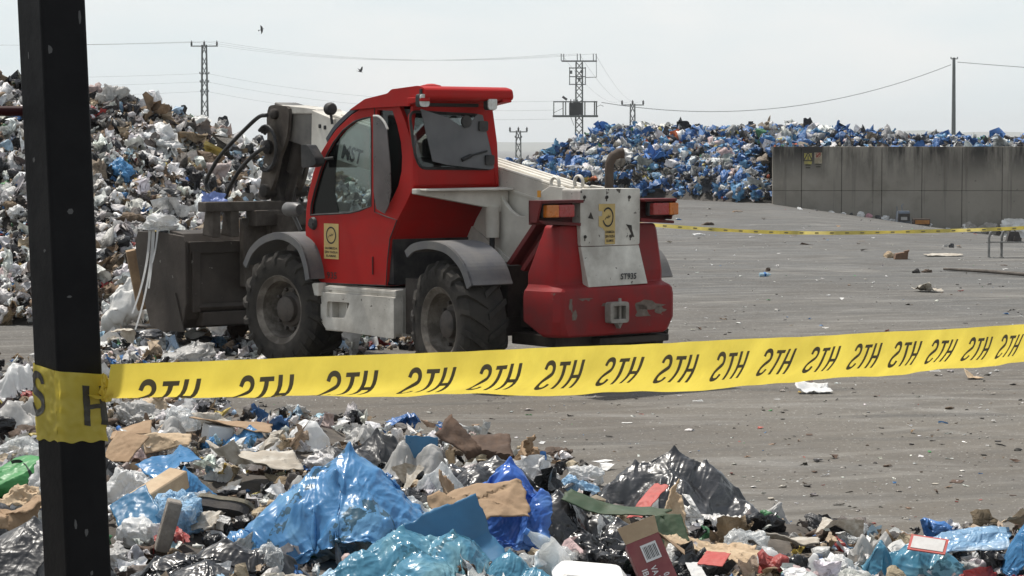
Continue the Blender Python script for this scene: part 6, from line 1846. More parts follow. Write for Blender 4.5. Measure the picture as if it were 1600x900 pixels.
green_swirl(g)
hero_sheet(16, 815, 80, 50, 'crumpled cream paper in front of the green bag', CARDP, 62, 0.4, (0.4, 0.2), 'brown_paper', 'paper', amp=0.12, folds=3, freq=2.4, up=0.06)
hero_sheet(45, 838, 90, 60, 'folded brown kraft paper beside the foot of the post', CARD, 63, -0.5, (0.4, 0.1), 'brown_paper', 'paper', amp=0.07, folds=3, up=0.06)
hero_bag(205, 790, 105, 66, 'puffy white bag just right of the post', F_WHITE, 64, 0.9, 0.2, 'plastic_bag', 'plastic bag', short='puffy white bag', crease=0.2, freq=2.4, lump=0.3)
hero_bag(228, 858, 110, 60, 'crumpled white film with blue print in front of the cardboard beam', F_WHITE, 65, 0.9, 0.2, 'plastic_bag', 'plastic bag', crease=0.3, freq=2.2, short='crumpled white film')
hero_drape(288, 792, 90, 68, 'dark blue bag tucked behind the cardboard beam', F_BLUE, 66, [(0, 0.1, 0.7, 1, 1.6), (0.5, -0.2, 0.4, 0.6, 2)], 0.9, 0.3, 'plastic_bag', 'plastic bag')
hero_sheet(262, 740, 80, 70, 'blue film strip lying behind the cardboard beam', F_BLUE, 67, 0.6, (0.25, 0), 'plastic_sheet', 'plastic sheet', amp=0.05, folds=2, ang=(0.3, 0.8), up=0.05, thick=0.002)
hero_drape(380, 706, 84, 48, 'bright blue bag glinting on the far side of the litter', F_SKY, 68, [(0.1, 0.1, 0.6, 1, 1.4), (-0.4, -0.2, 0.5, 0.7, 2)], 0.9, 0.1, 'plastic_bag', 'plastic bag', short='bright blue bag')
hero_sheet(362, 672, 118, 70, 'flat tan cardboard sheet on the far side of the litter', CARD, 69, 0.1, (0.08, 0.04), amp=0.02, folds=1, ang=(0.1, 0.3), ragged=0.08, up=0.08, short='flat tan cardboard sheet')
hero_bag(482, 684, 44, 26, 'translucent white bag beyond the black sacks', F_GREYW, 70, 0.9, 0.1, 'plastic_bag', 'plastic bag', crease=0.15)
hero_bag(280, 668, 62, 42, 'clear plastic bag just below the barrier tape', F_CLEAR, 71, 0.9, 0.1, 'plastic_bag', 'plastic bag', crease=0.2, short='clear bag below the tape')
hero_bag(210, 660, 80, 42, 'smoky clear bag beside the taped post', F_GREYW, 72, 0.9, 0.1, 'plastic_bag', 'plastic bag', crease=0.25)
hero_bag(305, 820, 70, 60, 'crumpled clear film between the blue bag and the shoe', F_CLEAR, 73, 0.9, 0.2, 'plastic_bag', 'plastic bag', crease=0.25, freq=2.2)
hero_bag(420, 752, 70, 46, 'clump of brown rags behind the printed sack', RAGB, 74, 0.9, 0.2, 'rag', 'rag', crease=0.35, freq=2)
hero_sheet(400, 730, 130, 90, 'greyish white sheet draped beside the brown rags', PAPERD, 75, 0.3, (0.2, 0), 'plastic_sheet', 'plastic sheet', amp=0.07, folds=3, ang=(0.3, 0.8), up=0.06, thick=0.002)
hero_sheet(195, 715, 58, 60, 'tan cardboard flap just right of the taped post', CARD, 76, -0.4, (0.5, 0.2), amp=0.03, folds=1, ang=(0.3, 0.7), up=0.06)
hero_sheet(205, 688, 60, 44, 'brown cardboard lying above the tan flap', CARD, 77, 0.1, (0.35, 0), amp=0.02, folds=1, ang=(0.3, 0.6), up=0.08)
hero_sheet(262, 706, 72, 30, 'long pale curved card behind the blue film strip', CARDP, 78, 0.05, (0.5, 0), amp=0.05, folds=1, ang=(0.5, 0.9), up=0.05)
for i, (px, py, w_, h_, m_, lb) in enumerate((
        (250, 700, 110, 46, F_GREYW, 'smoky white film spread behind the cardboard beam'), (450, 702, 120, 44, F_WHITE, 'white film crumpled beyond the bright blue bag'),
        (330, 760, 90, 40, F_WHITE, 'white film lying between the shoe and the white carton'), (640, 742, 120, 50, F_GREYW, 'whitish film heaped between the two black sacks'),
        (690, 790, 90, 60, F_CLEAR, 'clear film over the torn cardboard'), (760, 812, 120, 46, F_WHITE, 'white film draped behind the royal blue bag'),
        (1380, 880, 90, 46, F_GREYW, 'dirty white film left of the flat teal bag'), (1245, 905, 110, 50, F_WHITE, 'white film between the two crumpled bags'),
        (1540, 890, 90, 40, F_WHITE, 'white film between the teal bag and the round blue bag'), (150, 640, 90, 40, F_WHITE, 'white film just beyond the taped post'),
        (20, 620, 110, 50, F_WHITE, 'white film left of the tape band on the post'), (15, 668, 120, 44, F_GREYW, 'greyish film lying left of the post'), (60, 720, 90, 40, F_WHITE, 'white film lying above the bright green bag'),
        (565, 690, 80, 30, F_GREYW, 'grey white film at the edge of the bare ground'), (470, 790, 90, 50, F_GREYW, 'greyish film between the rags and the printed sack'), (855, 890, 90, 40, F_CLEAR, 'clear film in front of the royal blue bag'))):
    rg_ = np.random.default_rng(950 + i)
    hero_drape(px, py, w_ * 1.15, h_ * 1.2, lb, m_, 950 + i, rand_lumps(rg_, 5, 0.4), 0.85, rg_.uniform(-1, 1), 'plastic_film', 'plastic film', n=34, over=1.45, squeeze=0.7, ragged=0.2, crumple=1.5, twist=rg_.uniform(-0.6, 0.6))
# torn pointed blue film, a carton beam, a white box, planks, a shoe sole, foam tray, maroon carton
hero_sheet(218, 812, 62, 95, 'small pointed blue film standing in front of the cardboard beam', F_FLAP, 79, 0.2, (0.9, -0.5), 'plastic_sheet', 'plastic sheet', amp=0.03, folds=1, ang=(0.3, 0.7), up=0.03, thick=0.002)


def solid(name, px, py, dims, rz, tilt, m, label, cat, up=0.05, build=None, short=None, bevel=0.006):
    mb = MB()
    if build: build(mb)
    else: mb.box((0, 0, dims[2] / 2), dims)
    o = mb.build(name, m, bevel=bevel, seg=1)
    place(o, px, py, rz, sink=-up, tilt=tilt); tag(o, label, cat)
    if short: LANDMARKS.append((short, o.location.x, o.location.y))
    return o


solid('cardboard_beam', 236, 782, (0.46, 0.11, 0.085), 0.95, (0.1, -0.32), [CARDP], 'long hollow pale cardboard beam sticking up out of the litter', 'cardboard', 0.12, short='cardboard beam',
      build=lambda mb: mb.prism([(-0.06, -0.05), (0.06, -0.05), (0.06, 0.05), (-0.06, 0.05)], -0.23, 0.23, 0, 0, holes=[[(-0.05, -0.04), (0.05, -0.04), (0.05, 0.04), (-0.05, 0.04)]]))
solid('wooden_block', 252, 862, (0.07, 0.07, 0.26), 0.3, (0.15, 0.25), [WOODG], 'weathered grey wooden stub standing in the litter', 'wood', 0.02)
solid('carton_box', 338, 690, (0.17, 0.13, 0.10), 0.5, (0.1, 0.12), [PAPER], 'small white carton near the far edge of the litter', 'box', 0.06, short='small white carton')


def shoe(mb):
    out = [(-0.15, 0.0), (-0.14, 0.035), (-0.08, 0.042), (-0.02, 0.032), (0.05, 0.045), (0.11, 0.045), (0.15, 0.02), (0.152, -0.01), (0.12, -0.04), (0.05, -0.045), (-0.02, -0.036), (-0.08, -0.04), (-0.14, -0.03)]
    mb.prism(smooth_loop(out, 3), 0.0, 0.022, 2, 0)
    for x in (-0.11, -0.085, -0.06, 0.03, 0.055, 0.08, 0.105): mb.box((x, 0, 0.024), (0.011, 0.062, 0.008), 1)
    mb.prism(smooth_loop([(x * 0.9, y * 0.85) for x, y in out], 3), -0.05, 0.0, 2, 1)


solid('shoe', 352, 796, None, -0.35, (-0.75, 0.1), [mat('shoe_sole', (0.23, 0.20, 0.14), 0.8, dirt=(0.1, 0.09, 0.07), dirt_scale=20), RAGD], 'old shoe lying with its worn tan sole turned up', 'shoe', 0.14, build=shoe)


def tray(mb):
    o = round_poly([(-0.17, -0.11), (0.17, -0.11), (0.17, 0.11), (-0.17, 0.11)], 0.05); i = [(x * 0.78, y * 0.72) for x, y in o]
    n = len(o); V = [(x, y, 0.05) for x, y in o] + [(x * 0.97, y * 0.96, 0.05) for x, y in o] + [(x, y, 0.008) for x, y in i] + [(x, y, 0.0) for x, y in i] + [(x * 1.0, y * 1.0, 0.044) for x, y in o]
    F = []
    for a, b in ((0, 1), (1, 2), (3, 4), (4, 0)):
        for k in range(n): F.append((a * n + k, a * n + (k + 1) % n, b * n + (k + 1) % n, b * n + k))
    F.append(tuple(range(2 * n, 3 * n))); F.append(tuple(range(3 * n, 4 * n)))
    mb.add(V, F)


solid('foam_tray', 925, 896, None, 0.1, (-2.9, 0.1), [FOAM], 'upturned white foam tray in front of the shiny black sack', 'tray', 0.09, build=tray, short='white foam tray')


def maroon_box():
    mb = MB()
    mb.prism([(-0.075, -0.04), (0.075, -0.04), (0.075, 0.04), (-0.075, 0.04)], 0, 0.30, 2, 0, holes=[[(-0.071, -0.036), (0.071, -0.036), (0.071, 0.036), (-0.071, 0.036)]])
    o = mb.build('carton_box', [REDC], bevel=0.002, seg=1)
    f = MB(); f.add([(-0.075, -0.04, 0.30), (0.075, -0.04, 0.30), (0.085, -0.055, 0.37), (-0.085, -0.055, 0.375)], [(0, 1, 2, 3)]); fl = f.build('flap', CARDP, o); s = fl.modifiers.new('thickness', 'SOLIDIFY'); s.thickness = 0.003
    f = MB(); f.add([(0.075, -0.04, 0.30), (0.075, 0.04, 0.30), (0.16, 0.05, 0.20), (0.14, -0.04, 0.17)], [(0, 1, 2, 3)]); fl = f.build('flap', CARD, o); s = fl.modifiers.new('thickness', 'SOLIDIFY'); s.thickness = 0.003
    f = MB()
    f.box((0.012, -0.0425, 0.235), (0.07, 0.002, 0.075), 0)
    for k in range(9): f.box((-0.014 + 0.0065 * k, -0.0440, 0.235), (0.0035 if k % 3 else 0.002, 0.001, 0.055), 1)
    f.build('barcode', [PAPER, mat('carton_ink', (0.03, 0.03, 0.03), 0.6)], o)
    f = MB()
    for k, s in enumerate(('0 8 C', 'VA KANTO', 'IBALA. FE')): put_text(f, s, (0.035 - 0.04 * k, -0.0425, 0.10), (0, 0, -1), (1, 0, 0), 0.035, 0, bold=0.02, width=(0.06, 0.15, 0.15)[k])
    f.build('lettering', PAPER, o)
    place(o, 1046, 948, 0.15, sink=-0.02, tilt=(-0.35, -0.36)); tag(o, 'open maroon carton with a barcode and white lettering', 'box'); LANDMARKS.append(('maroon carton', o.location.x, o.location.y))


maroon_box()


def framed_card():
    mb = MB(); mb.box((0, 0, 0), (0.17, 0.11, 0.006), 0); mb.box((0, 0, 0.0045), (0.145, 0.085, 0.003), 1)
    o = mb.build('framed_card', [REDP, mat('card_face', (0.55, 0.54, 0.52), 0.5, dirt=(0.4, 0.38, 0.36), dirt_scale=15)]); place(o, 1450, 862, -0.3, sink=-0.16, tilt=(0.5, 0.1)); tag(o, 'grey card with a red border lying on the teal bag', 'card')


framed_card()

# ================================================================ POST, BARRIER TAPE, YARD THINGS, LOOSE REPEATS
PD = 2.66                                        # distance of the post
POST_BLACK = mat('black_post_paint', (0.0055, 0.0055, 0.0065), 0.45, spec=0.10, dirt=(0.012, 0.012, 0.013), dirt_amt=0.3, dirt_scale=12, bump=0.05, bump_scale=60)
pc = at(94, 640, PD)
post = empty('steel_post', (pc[0] + 0.075, PD, 0)); tag(post, 'black square steel post wrapped with yellow tape', 'post')
post.rotation_euler = (0, R(-2.05), R(0))
SQ = 0.0545
PROT = R(39)


def _post():
    m = MB(); m.box((0, 0, 1.5), (SQ, SQ, 3.0), rot=(0, 0, PROT))
    m.build('post_tube', POST_BLACK, post, bevel=0.0035, seg=3)
    CHIP = mat('chip_grey', (0.07, 0.07, 0.07), 0.7)
    rg = np.random.default_rng(5)
    fr = Matrix.Rotation(PROT, 3, 'Z')
    for k in range(16):
        z = rg.uniform(1.5, 2.35); w, h = rg.uniform(0.0008, 0.004), rg.uniform(0.001, 0.009)
        if rg.uniform() < 0.6: n, e = fr @ Vector((0, -1, 0)), fr @ Vector((1, 0, 0))
        else: n, e = fr @ Vector((-1, 0, 0)), fr @ Vector((0, -1, 0))
        p = n * (SQ / 2 + 0.0003) + e * rg.uniform(-0.021, 0.021) + Vector((0, 0, z)); u = Vector((0, 0, 1))
        q = [p + e * (w * math.cos(a) * rg.uniform(0.6, 1.2)) + u * (h * math.sin(a) * rg.uniform(0.6, 1.2)) for a in np.linspace(0, 2 * math.pi, 7)[:-1]]
        c = MB(); c.add(q, [tuple(range(6))]); c.build('paint_chip', CHIP, post)


_post()
YEL = mat('barrier_tape_yellow', (0.80, 0.65, 0.105), 0.36, dirt=(0.62, 0.48, 0.07), dirt_amt=0.25, dirt_scale=14, transl=0.5, bump=0.15, bump_scale=18, spec=0.5)
TINK = mat('barrier_tape_ink', (0.10, 0.092, 0.068), 0.45, transl=0.2, dirt=(0.14, 0.12, 0.06), dirt_scale=30, dirt_amt=0.3)


def stroke_letter(ch):
    """bold letter strokes in a box of width 1, height 1 -> list of (centre line, half width)"""
    if ch == 'S':
        p = [(0.93, 0.76), (0.84, 0.90), (0.66, 0.955), (0.42, 0.95), (0.22, 0.88), (0.14, 0.75), (0.2, 0.62), (0.38, 0.55), (0.62, 0.47), (0.82, 0.37), (0.88, 0.25), (0.8, 0.12), (0.6, 0.05), (0.34, 0.045), (0.15, 0.11), (0.06, 0.26)]
        return [(smooth_open(p, 3), 0.115)]
    if ch == 'T': return [([(0.0, 0.91), (0.5, 0.91), (1.0, 0.91)], 0.09), ([(0.5, 0.86), (0.5, 0.6), (0.5, 0.3), (0.5, 0.0)], 0.125)]
    if ch == 'H': return [([(0.12, 1.0), (0.12, 0.6), (0.12, 0.3), (0.12, 0.0)], 0.12), ([(0.88, 1.0), (0.88, 0.6), (0.88, 0.3), (0.88, 0.0)], 0.12), ([(0.2, 0.48), (0.5, 0.48), (0.8, 0.48)], 0.085)]


def stroke_quads(line, hw, asp):
    """strip of quads along a centre line; asp = letter height / width so the stroke keeps its weight"""
    p = np.array(line, float)
    if len(p) < 6:
        p = np.array([p[0] + (p[-1] - p[0]) * t for t in np.linspace(0, 1, 9)])
    q = p * [1, asp]; d = np.gradient(q, axis=0); d /= np.linalg.norm(d, axis=1)[:, None]
    n = np.stack([-d[:, 1], d[:, 0]], 1) * hw * 1.22 / [1, asp]
    return p + n, p - n


# the long tape: from the post away to the right, its lower edge curling away from the camera
TP0 = at(173, 569, 2.62); TP1 = at(1600, 507, 4.53)
TW = 0.09
T_DIR = np.array([TP1[0] - TP0[0], TP1[1] - TP0[1], 0]); T_LEN = float(np.linalg.norm(T_DIR)); T_DIR = T_DIR / T_LEN
T_N = np.array([-T_DIR[1], T_DIR[0], 0])         # away from the camera side


def tape_theta(s, t):
    """lean of the tape's cross-section from the vertical, at s along and t across from the top edge"""
    k = float(np.clip(1 - s / 0.55, 0, 1)) ** 1.2            # 1 at the post, 0 beyond the middle
    lo = 20 - 13 * k; hi = 43 + 65 * k; tc = 0.58 - 0.065 * k
    th = lo + (hi - lo) * float(sstep(tc - 0.26, tc + 0.24 - 0.10 * k, t))
    th += 2.5 * math.sin(s * 19 + t * 3) * (1 - t) + 1.5 * math.sin(s * 43 + 1.0)
    return R(th)


_prof = {}


def tape_pt(s, t, off=0.0):
    key = round(s, 4)
    if key not in _prof:
        a = np.zeros(3); rows = [a.copy()]; M_ = 40
        for j in range(M_):
            th = tape_theta(s, (j + 0.5) / M_)
            a = a + TW / M_ * (-math.cos(th) * np.array([0, 0, 1.0]) + math.sin(th) * T_N); rows.append(a.copy())
        _prof[key] = np.array(rows)
    pr = _prof[key]
    f = np.clip(t, 0, 1) * 40; i = min(39, int(f)); w = f - i
    top = TP0 + (TP1 - TP0) * s + np.array([0, 0, -0.010 * 4 * s * (1 - s) * 0.4])
    th = tape_theta(s, t)
    nn = -T_N * math.cos(th) - np.array([0, 0, 1.0]) * math.sin(th)
    wr = 0.0007 * math.sin(s * 135 + t * 9) * math.sin(s * 17) + 0.0012 * math.sin(s * 31 - t * 4)
    return top + pr[i] * (1 - w) + pr[i + 1] * w + nn * (off + wr)


def barrier_tape():
    n, k = 260, 22
    V, F = [], []
    S1 = 1.35
    for i in range(n + 1):
        s = 0.0 + S1 * i / n
        g = 1.0
        for j in range(k + 1): V.append(tuple(tape_pt(s, j / k)))
    for i in range(n):
        for j in range(k):
            a = i * (k + 1) + j; F.append((a, a + 1, a + k + 2, a + k + 1))
    m = MB(); m.add(V, F); o = m.build('barrier_tape', YEL, smooth=60)
    tag(o, 'yellow barrier tape lettered in black, stretched from the black post across the yard', 'barrier tape')
    px_pos = [260, 412, 550, 675, 785, 888, 983, 1070, 1153, 1228, 1298, 1366, 1427, 1483, 1539, 1590, 1640, 1688, 1735, 1780]

    def s_at(px):
        lo, hi = -0.05, 1.6
        for _ in range(40):
            mid = (lo + hi) / 2; p = TP0 + (TP1 - TP0) * mid
            if 800 + FPX * p[0] / ((p - _C) @ _F) < px: lo = mid
            else: hi = mid
        return lo
    wl = 0.094 / T_LEN          # word width along the tape
    t0, t1 = 0.22, 0.75
    hgt = (t1 - t0) * TW
    for px in px_pos:
        sc = s_at(px + 14 * max(0.0, 1 - px / 1100))
        if sc > S1 - 0.03: continue
        m = MB()
        for li, ch in enumerate('STH'):
            lw = wl * 0.275; x0 = sc - wl / 2 + li * wl * 0.36
            for line, hw in stroke_letter(ch):
                A, B = stroke_quads(line, hw, hgt / (lw * T_LEN))
                V, F = [], []
                for a, b in zip(A, B):
                    for c in np.linspace(0, 1, 3):
                        u, v = a + (b - a) * c
                        if ch == 'S': u = 1 - u           # the lettering shows through from the other side
                        V.append(tuple(tape_pt(x0 + u * lw, t1 - v * (t1 - t0), 0.0008)))
                for i in range(len(A) - 1):
                    for c in range(2): F.append((i * 3 + c, i * 3 + c + 1, i * 3 + c + 4, i * 3 + c + 3))
                m.add(V, F)
        m.build('lettering', TINK, o)


barrier_tape()


def post_tape():
    n, k = 90, 26
    h = SQ / 2 + 0.0012; r = 0.006
    loop = []
    cs = round_poly([(-h, -h), (h, -h), (h, h), (-h, h)], r, 5)
    cs = [np.array(p) for p in cs] + [np.array(cs[0])]
    L_ = np.concatenate([[0], np.cumsum([np.linalg.norm(b - a) for a, b in zip(cs[:-1], cs[1:])])])
    fr = np.array(Matrix.Rotation(PROT, 3, 'Z'))[:2, :2]

    def pt(a, t, off=0.0, wr=True):
        f = (a % 1.0) * L_[-1]; i = min(len(cs) - 2, int(np.searchsorted(L_, f, 'right') - 1)); w = (f - L_[i]) / max(1e-9, L_[i + 1] - L_[i])
        p = cs[i] * (1 - w) + cs[i + 1] * w
        q = np.array([[a * 9, t * 4, 1.3], [a * 26, t * 9, 4.1]]); nz = perlin(q, 3)
        bl = 0.0022 * max(0, nz[0]) + 0.0012 * nz[1] if wr else 0.0
        p = fr @ (p * (1 + (max(bl, -0.0006) + off + 0.0006) / h))
        x = p[0]
        ztop = 1.846 + 0.05 * 0 - 0.18 * (x + 0.035); zbot = 1.7645 - 0.03 * abs(x + 0.013) + 0.0012 * math.sin(a * 60) - 0.06 * max(0, x + 0.013)
        return (p[0], p[1], ztop + (zbot - ztop) * t)
    V, F = [], []
    for i in range(n + 1):
        for j in range(k + 1): V.append(pt(i / n, j / k))
    for i in range(n):
        for j in range(k):
            a = i * (k + 1) + j; F.append((a, a + 1, a + k + 2, a + k + 1))
    m = MB(); m.add(V, F); o = m.build('post_tape', YEL, smooth=50)
    o.matrix_world = Matrix.LocRotScale(post.location, post.rotation_euler, None)
    tag(o, 'wrinkled yellow tape band wound round the black post', 'barrier tape')
    m = MB()
    per = L_[-1]

    def letter(ch, a0, wid, t0, t1, flip=False):
        for line, hw in stroke_letter(ch):
            A, B = stroke_quads(line, hw, (t1 - t0) * 0.08 / wid)
            V, F = [], []
            for a, b in zip(A, B):
                for c in np.linspace(0, 1, 3):
                    u, v = a + (b - a) * c
                    V.append(pt(a0 + u * wid / per, t1 - v * (t1 - t0), 0.0007))
            for i in range(len(A) - 1):
                for c in range(2): F.append((i * 3 + c, i * 3 + c + 1, i * 3 + c + 4, i * 3 + c + 3))
            m.add(V, F)
    letter('H', 0.150, 0.026, 0.18, 0.76)
    letter('S', 0.775, 0.026, 0.10, 0.66)
    m.build('lettering', mat('post_tape_ink', (0.022, 0.02, 0.014), 0.5), o)
    # the knot where the long tape leaves the post
    P, T = bag_mesh(404, (0.016, 0.018, 0.032), 3, 0.35, 8, 0.3, 2.2, 0.3, (((1, 0.4, 0.2), 0.6, 6),), 0.9, 0.1)
    kn = link('tape_knot', np_mesh('tape_knot', P, T, YEL, smooth=True), o); kp = np.array(at(172, 602, 2.635))
    kn.location = o.matrix_world.inverted() @ Vector(kp - [0.004, 0, 0.018])


post_tape()
m = MB(); a = at(-60, 173.5, 2.70); b = at(60, 173.5, 2.70)
m.tube([tuple(a - [1.2, 0, 0]), tuple(a), tuple(b)], 0.0058, 10)
tag(m.build('rail', mat('maroon_rail', (0.04, 0.006, 0.008), 0.5, spec=0.1, dirt=(0.02, 0.01, 0.01), dirt_scale=20), smooth=60), 'thin maroon rail meeting the black post at its left side', 'rail')

# far tape across the yard
m = MB(); A = at(1000, 350, 41); B = at(1700, 349, 41)
pts = []
for t in np.linspace(0, 1, 60):
    pts.append(A + (B - A) * t - np.array([0, 0, 0.155 * 4 * t * (1 - t) * (1 + 0.1 * math.sin(7 * t))]))
V, F = [], []
for i, p in enumerate(pts):
    tw = 0.9 * math.sin(i * 0.33) + 0.5 * math.sin(i * 0.9)
    for s in (-0.5, 0.5): V.append(tuple(p + np.array([0, 0.075 * s * math.sin(tw), 0.062 * s * (0.75 + 0.25 * math.cos(tw))])))
for i in range(59): F.append((2 * i, 2 * i + 1, 2 * i + 3, 2 * i + 2))
m.add(V, F); o = m.build('barrier_tape', mat('far_tape_yellow', (0.62, 0.50, 0.10), 0.5, dirt=(0.4, 0.33, 0.1), dirt_scale=6, transl=0.3), smooth=60)
tag(o, 'sagging twisted yellow tape strung across the far side of the yard', 'barrier tape')
m = MB()
for i in range(1, 58, 2):
    p = pts[i]; q = pts[i + 1]
    m.add([tuple(p + [0, -0.03, 0.012]), tuple((p + q) / 2 + [0, -0.03, 0.012]), tuple((p + q) / 2 + [0, -0.03, -0.012]), tuple(p + [0, -0.03, -0.012])], [(0, 1, 2, 3)])
m.build('print', mat('far_tape_ink', (0.22, 0.18, 0.08), 0.6), o)


def far_post(px, label):
    p = at(px, 352, 41); m = MB(); z0 = float(gz(p[0], 41)); m.tube([(p[0], 41, z0 - 0.2), (p[0], 41, p[2] + 0.1)], 0.03, 8)
    tag(m.build('stake', GRIM2, smooth=60), label, 'post')


GRIM2 = mat('stake_steel', (0.08, 0.075, 0.07), 0.6)
far_post(1703, 'thin stake holding the far yellow tape at the right')

# ---------------------------------------------------------------- things standing about the yard
def yard(px, py, it=6):
    y = 40.0
    for _ in range(30):
        p = at(px, py, y); d = float(p[2] - gz(p[0], y))
        y += d * y / 2.1 * 0.7; y = min(max(y, 8), 79.4)
    return at(px, py, y)


STEELG = mat('galvanised_frame', (0.26, 0.26, 0.25), 0.5, 0.3, dirt=(0.14, 0.13, 0.12), dirt_scale=10)
p = yard(1556, 403); k = p[1] / FPX
rt = empty('metal_bench', (p[0], p[1], p[2])); tag(rt, 'bare grey metal bench frame near the white sacks on the right', 'bench')
for dx, dy in ((-11, 0.0), (13, 0.25), (95, 0.0), (119, 0.25)):
    m = MB(); h = 43 * k
    m.tube([(dx * k, dy, 0), (dx * k, dy, h * 0.72), (dx * k + 2 * k, dy, h * 0.92), (dx * k + 7 * k, dy, h), (dx * k + 14 * k, dy, h)], 2.0 * k, 8); m.lathe([(4 * k, 0), (4 * k, 0.8 * k), (2 * k, 1.2 * k)], 10, Matrix.Translation((dx * k, dy, 0)))
    m.build('leg', STEELG, rt, smooth=50)
for dy, z in ((0.0, 25), (0.12, 24.4), (0.25, 23.8)):
    m = MB(); m.box((54 * k, dy, z * k), (132 * k, 0.06, 1.6 * k)); m.build('slat', STEELG, rt)
m = MB(); m.box((1.05 * 28 * k, 0.12, 33 * k), (24 * k, 0.16, 16 * k), top=(0.6, 0.7)); m.tube([(22 * k, 0.1, 40 * k), (27 * k, 0.1, 47 * k), (33 * k, 0.1, 40 * k)], 1.1 * k, 6); m.box((34 * k, 0.1, 29 * k), (12 * k, 0.2, 7 * k), rot=(0, 0.2, 0))
o = m.build('bag', RAGD, bevel=0.03); o.location = (p[0], p[1], p[2]); tag(o, 'black bag resting on the metal bench frame', 'bag')


def yard_bag(px, py, w, h, label, mt, seed, name='rubbish_sack', cat='sack', depth=0.7, rz=0.0, sub=4, **kw):
    p = yard(px, py); k = p[1] / FPX
    P, T = bag_mesh(seed, (w * k, w * k * depth, max(0.03, h * k - 0.02 * w * k)), sub, **kw)
    o = link(name, np_mesh(name, P, T, mt, smooth=True, sharp=35)); o.location = (p[0], p[1] + w * k * depth * 0.3, float(gz(p[0], p[1])) - 0.02); o.rotation_euler = (0, 0, rz)
    tag(o, label, cat); return o


def yard_sheet(px, py, w, d, label, mt, seed, name, cat, rz=0.0, up=0.01, thick=0.004, tilt=(0, 0), **kw):
    p = yard(px, py); k = p[1] / FPX
    P, T = sheet_mesh(seed, w * k, d * k, 16, **kw)
    o = link(name, np_mesh(name, P, T, mt, smooth=True, sharp=35)); o.location = (p[0], p[1], float(gz(p[0], p[1])) + up); o.rotation_euler = (*tilt, rz)
    if thick: s = o.modifiers.new('thickness', 'SOLIDIFY'); s.thickness = thick
    tag(o, label, cat); return o


JUTE = mat('woven_sack_grey', (0.33, 0.31, 0.28), 0.85, dirt=(0.2, 0.18, 0.16), dirt_amt=0.4, dirt_scale=4, bump=0.2)
JUTEW = mat('woven_sack_white', (0.66, 0.655, 0.63), 0.7, dirt=(0.42, 0.4, 0.37), dirt_amt=0.35, dirt_scale=3, bump=0.2)
yard_bag(1515, 352, 30, 19, 'grey slumped woven sack at the foot of the concrete wall', JUTE, 501, crease=0.2)
yard_bag(1543, 354, 36, 22, 'folded grey woven sack beside the metal bench', JUTE, 502, crease=0.2)
yard_bag(1519, 353, 30, 16, 'pale lilac white sack leaning on the grey woven sack', JUTEW, 503, crease=0.12, planes=6)
yard_bag(1592, 358, 58, 36, 'big crumpled white woven sack behind the metal bench', JUTEW, 504, crease=0.2, planes=7, peaks=(((-0.5, 0, 1), 0.3, 10), ((0.4, 0, 1), 0.4, 12)))
yard_bag(1628, 356, 50, 40, 'white woven sack past the big crumpled one', JUTEW, 505, crease=0.2)
# electrical gadget and orange crate by the wall
p = yard(1410, 336); k = p[1] / FPX
rt = empty('discarded_machine', (p[0], min(p[1], 79.3), float(gz(p[0], 79)))); tag(rt, 'discarded blue and black machine casing at the foot of the wall', 'appliance')
m = MB(); m.box((0, 0, 9 * k), (21 * k, 0.45, 18 * k), top=(0.85, 0.8)); m.tube([(-9 * k, 0, 18 * k), (-9.5 * k, 0, 25 * k)], 0.8 * k, 6); m.tube([(-1 * k, 0, 17 * k), (-2 * k, 0, 27 * k), (1 * k, 0, 29 * k)], 0.8 * k, 6); m.build('casing', mat('casing_blue', (0.17, 0.21, 0.27), 0.5, dirt=(0.1, 0.1, 0.1), dirt_scale=8), rt, bevel=0.02)
m = MB(); m.prism([(-9 * k, 2 * k), (9 * k, 2 * k), (9 * k, 14 * k), (-9 * k, 14 * k)], -0.26, -0.22, 1, 0, holes=[[(-5 * k, 4 * k), (5 * k, 4 * k), (5 * k, 9 * k), (-5 * k, 9 * k)]]); m.build('front_frame', RAGD, rt)
m = MB(); m.box((0, -0.235, 6.5 * k), (10 * k, 0.02, 5 * k)); m.build('front_panel', mat('panel_grey', (0.35, 0.34, 0.33), 0.5), rt)
p = yard(1438, 335)
rt = empty('crate', (p[0], min(p[1], 79.2), float(gz(p[0], 79)))); tag(rt, 'small orange brown crate lying beside the discarded machine', 'crate')
m = MB(); m.box((0, 0, 5 * k), (26 * k, 0.4, 10 * k), top=(0.95, 0.9)); m.build('body', mat('crate_dark', (0.06, 0.04, 0.03), 0.7), rt, bevel=0.01)
m = MB(); m.box((0, -0.215, 5 * k), (22 * k, 0.02, 6 * k)); m.build('side_panel', mat('crate_orange', (0.40, 0.17, 0.03), 0.6, dirt=(0.2, 0.09, 0.03), dirt_scale=10), rt)
# litter at the foot of the wall
for i, (px, py, w, h, c) in enumerate(((1250, 327, 9, 5, 0), (1300, 329, 11, 4, 0), (1318, 330, 9, 4, 0), (1345, 331, 14, 9, 0), (1358, 333, 12, 8, 1), (1372, 337, 9, 7, 2), (1382, 336, 16, 8, 0), (1394, 341, 20, 5, 0), (1408, 337, 12, 6, 0), (1430, 340, 14, 7, 0), (1452, 342, 12, 6, 0), (1482, 344, 9, 4, 0), (1275, 329, 6, 3, 2), (1330, 331, 6, 5, 2))):
    yard_bag(px, py, w, h, ('crumpled white bag blown against the foot of the wall', 'pinkish bag among the white ones at the foot of the wall', 'dark scrap of bag at the foot of the wall')[c], (F_WHITE, F_PINK, F_GREY)[c], 520 + i, 'plastic_bag', 'plastic bag', sub=3, crease=0.25)['group'] = 'bags blown to the foot of the wall'
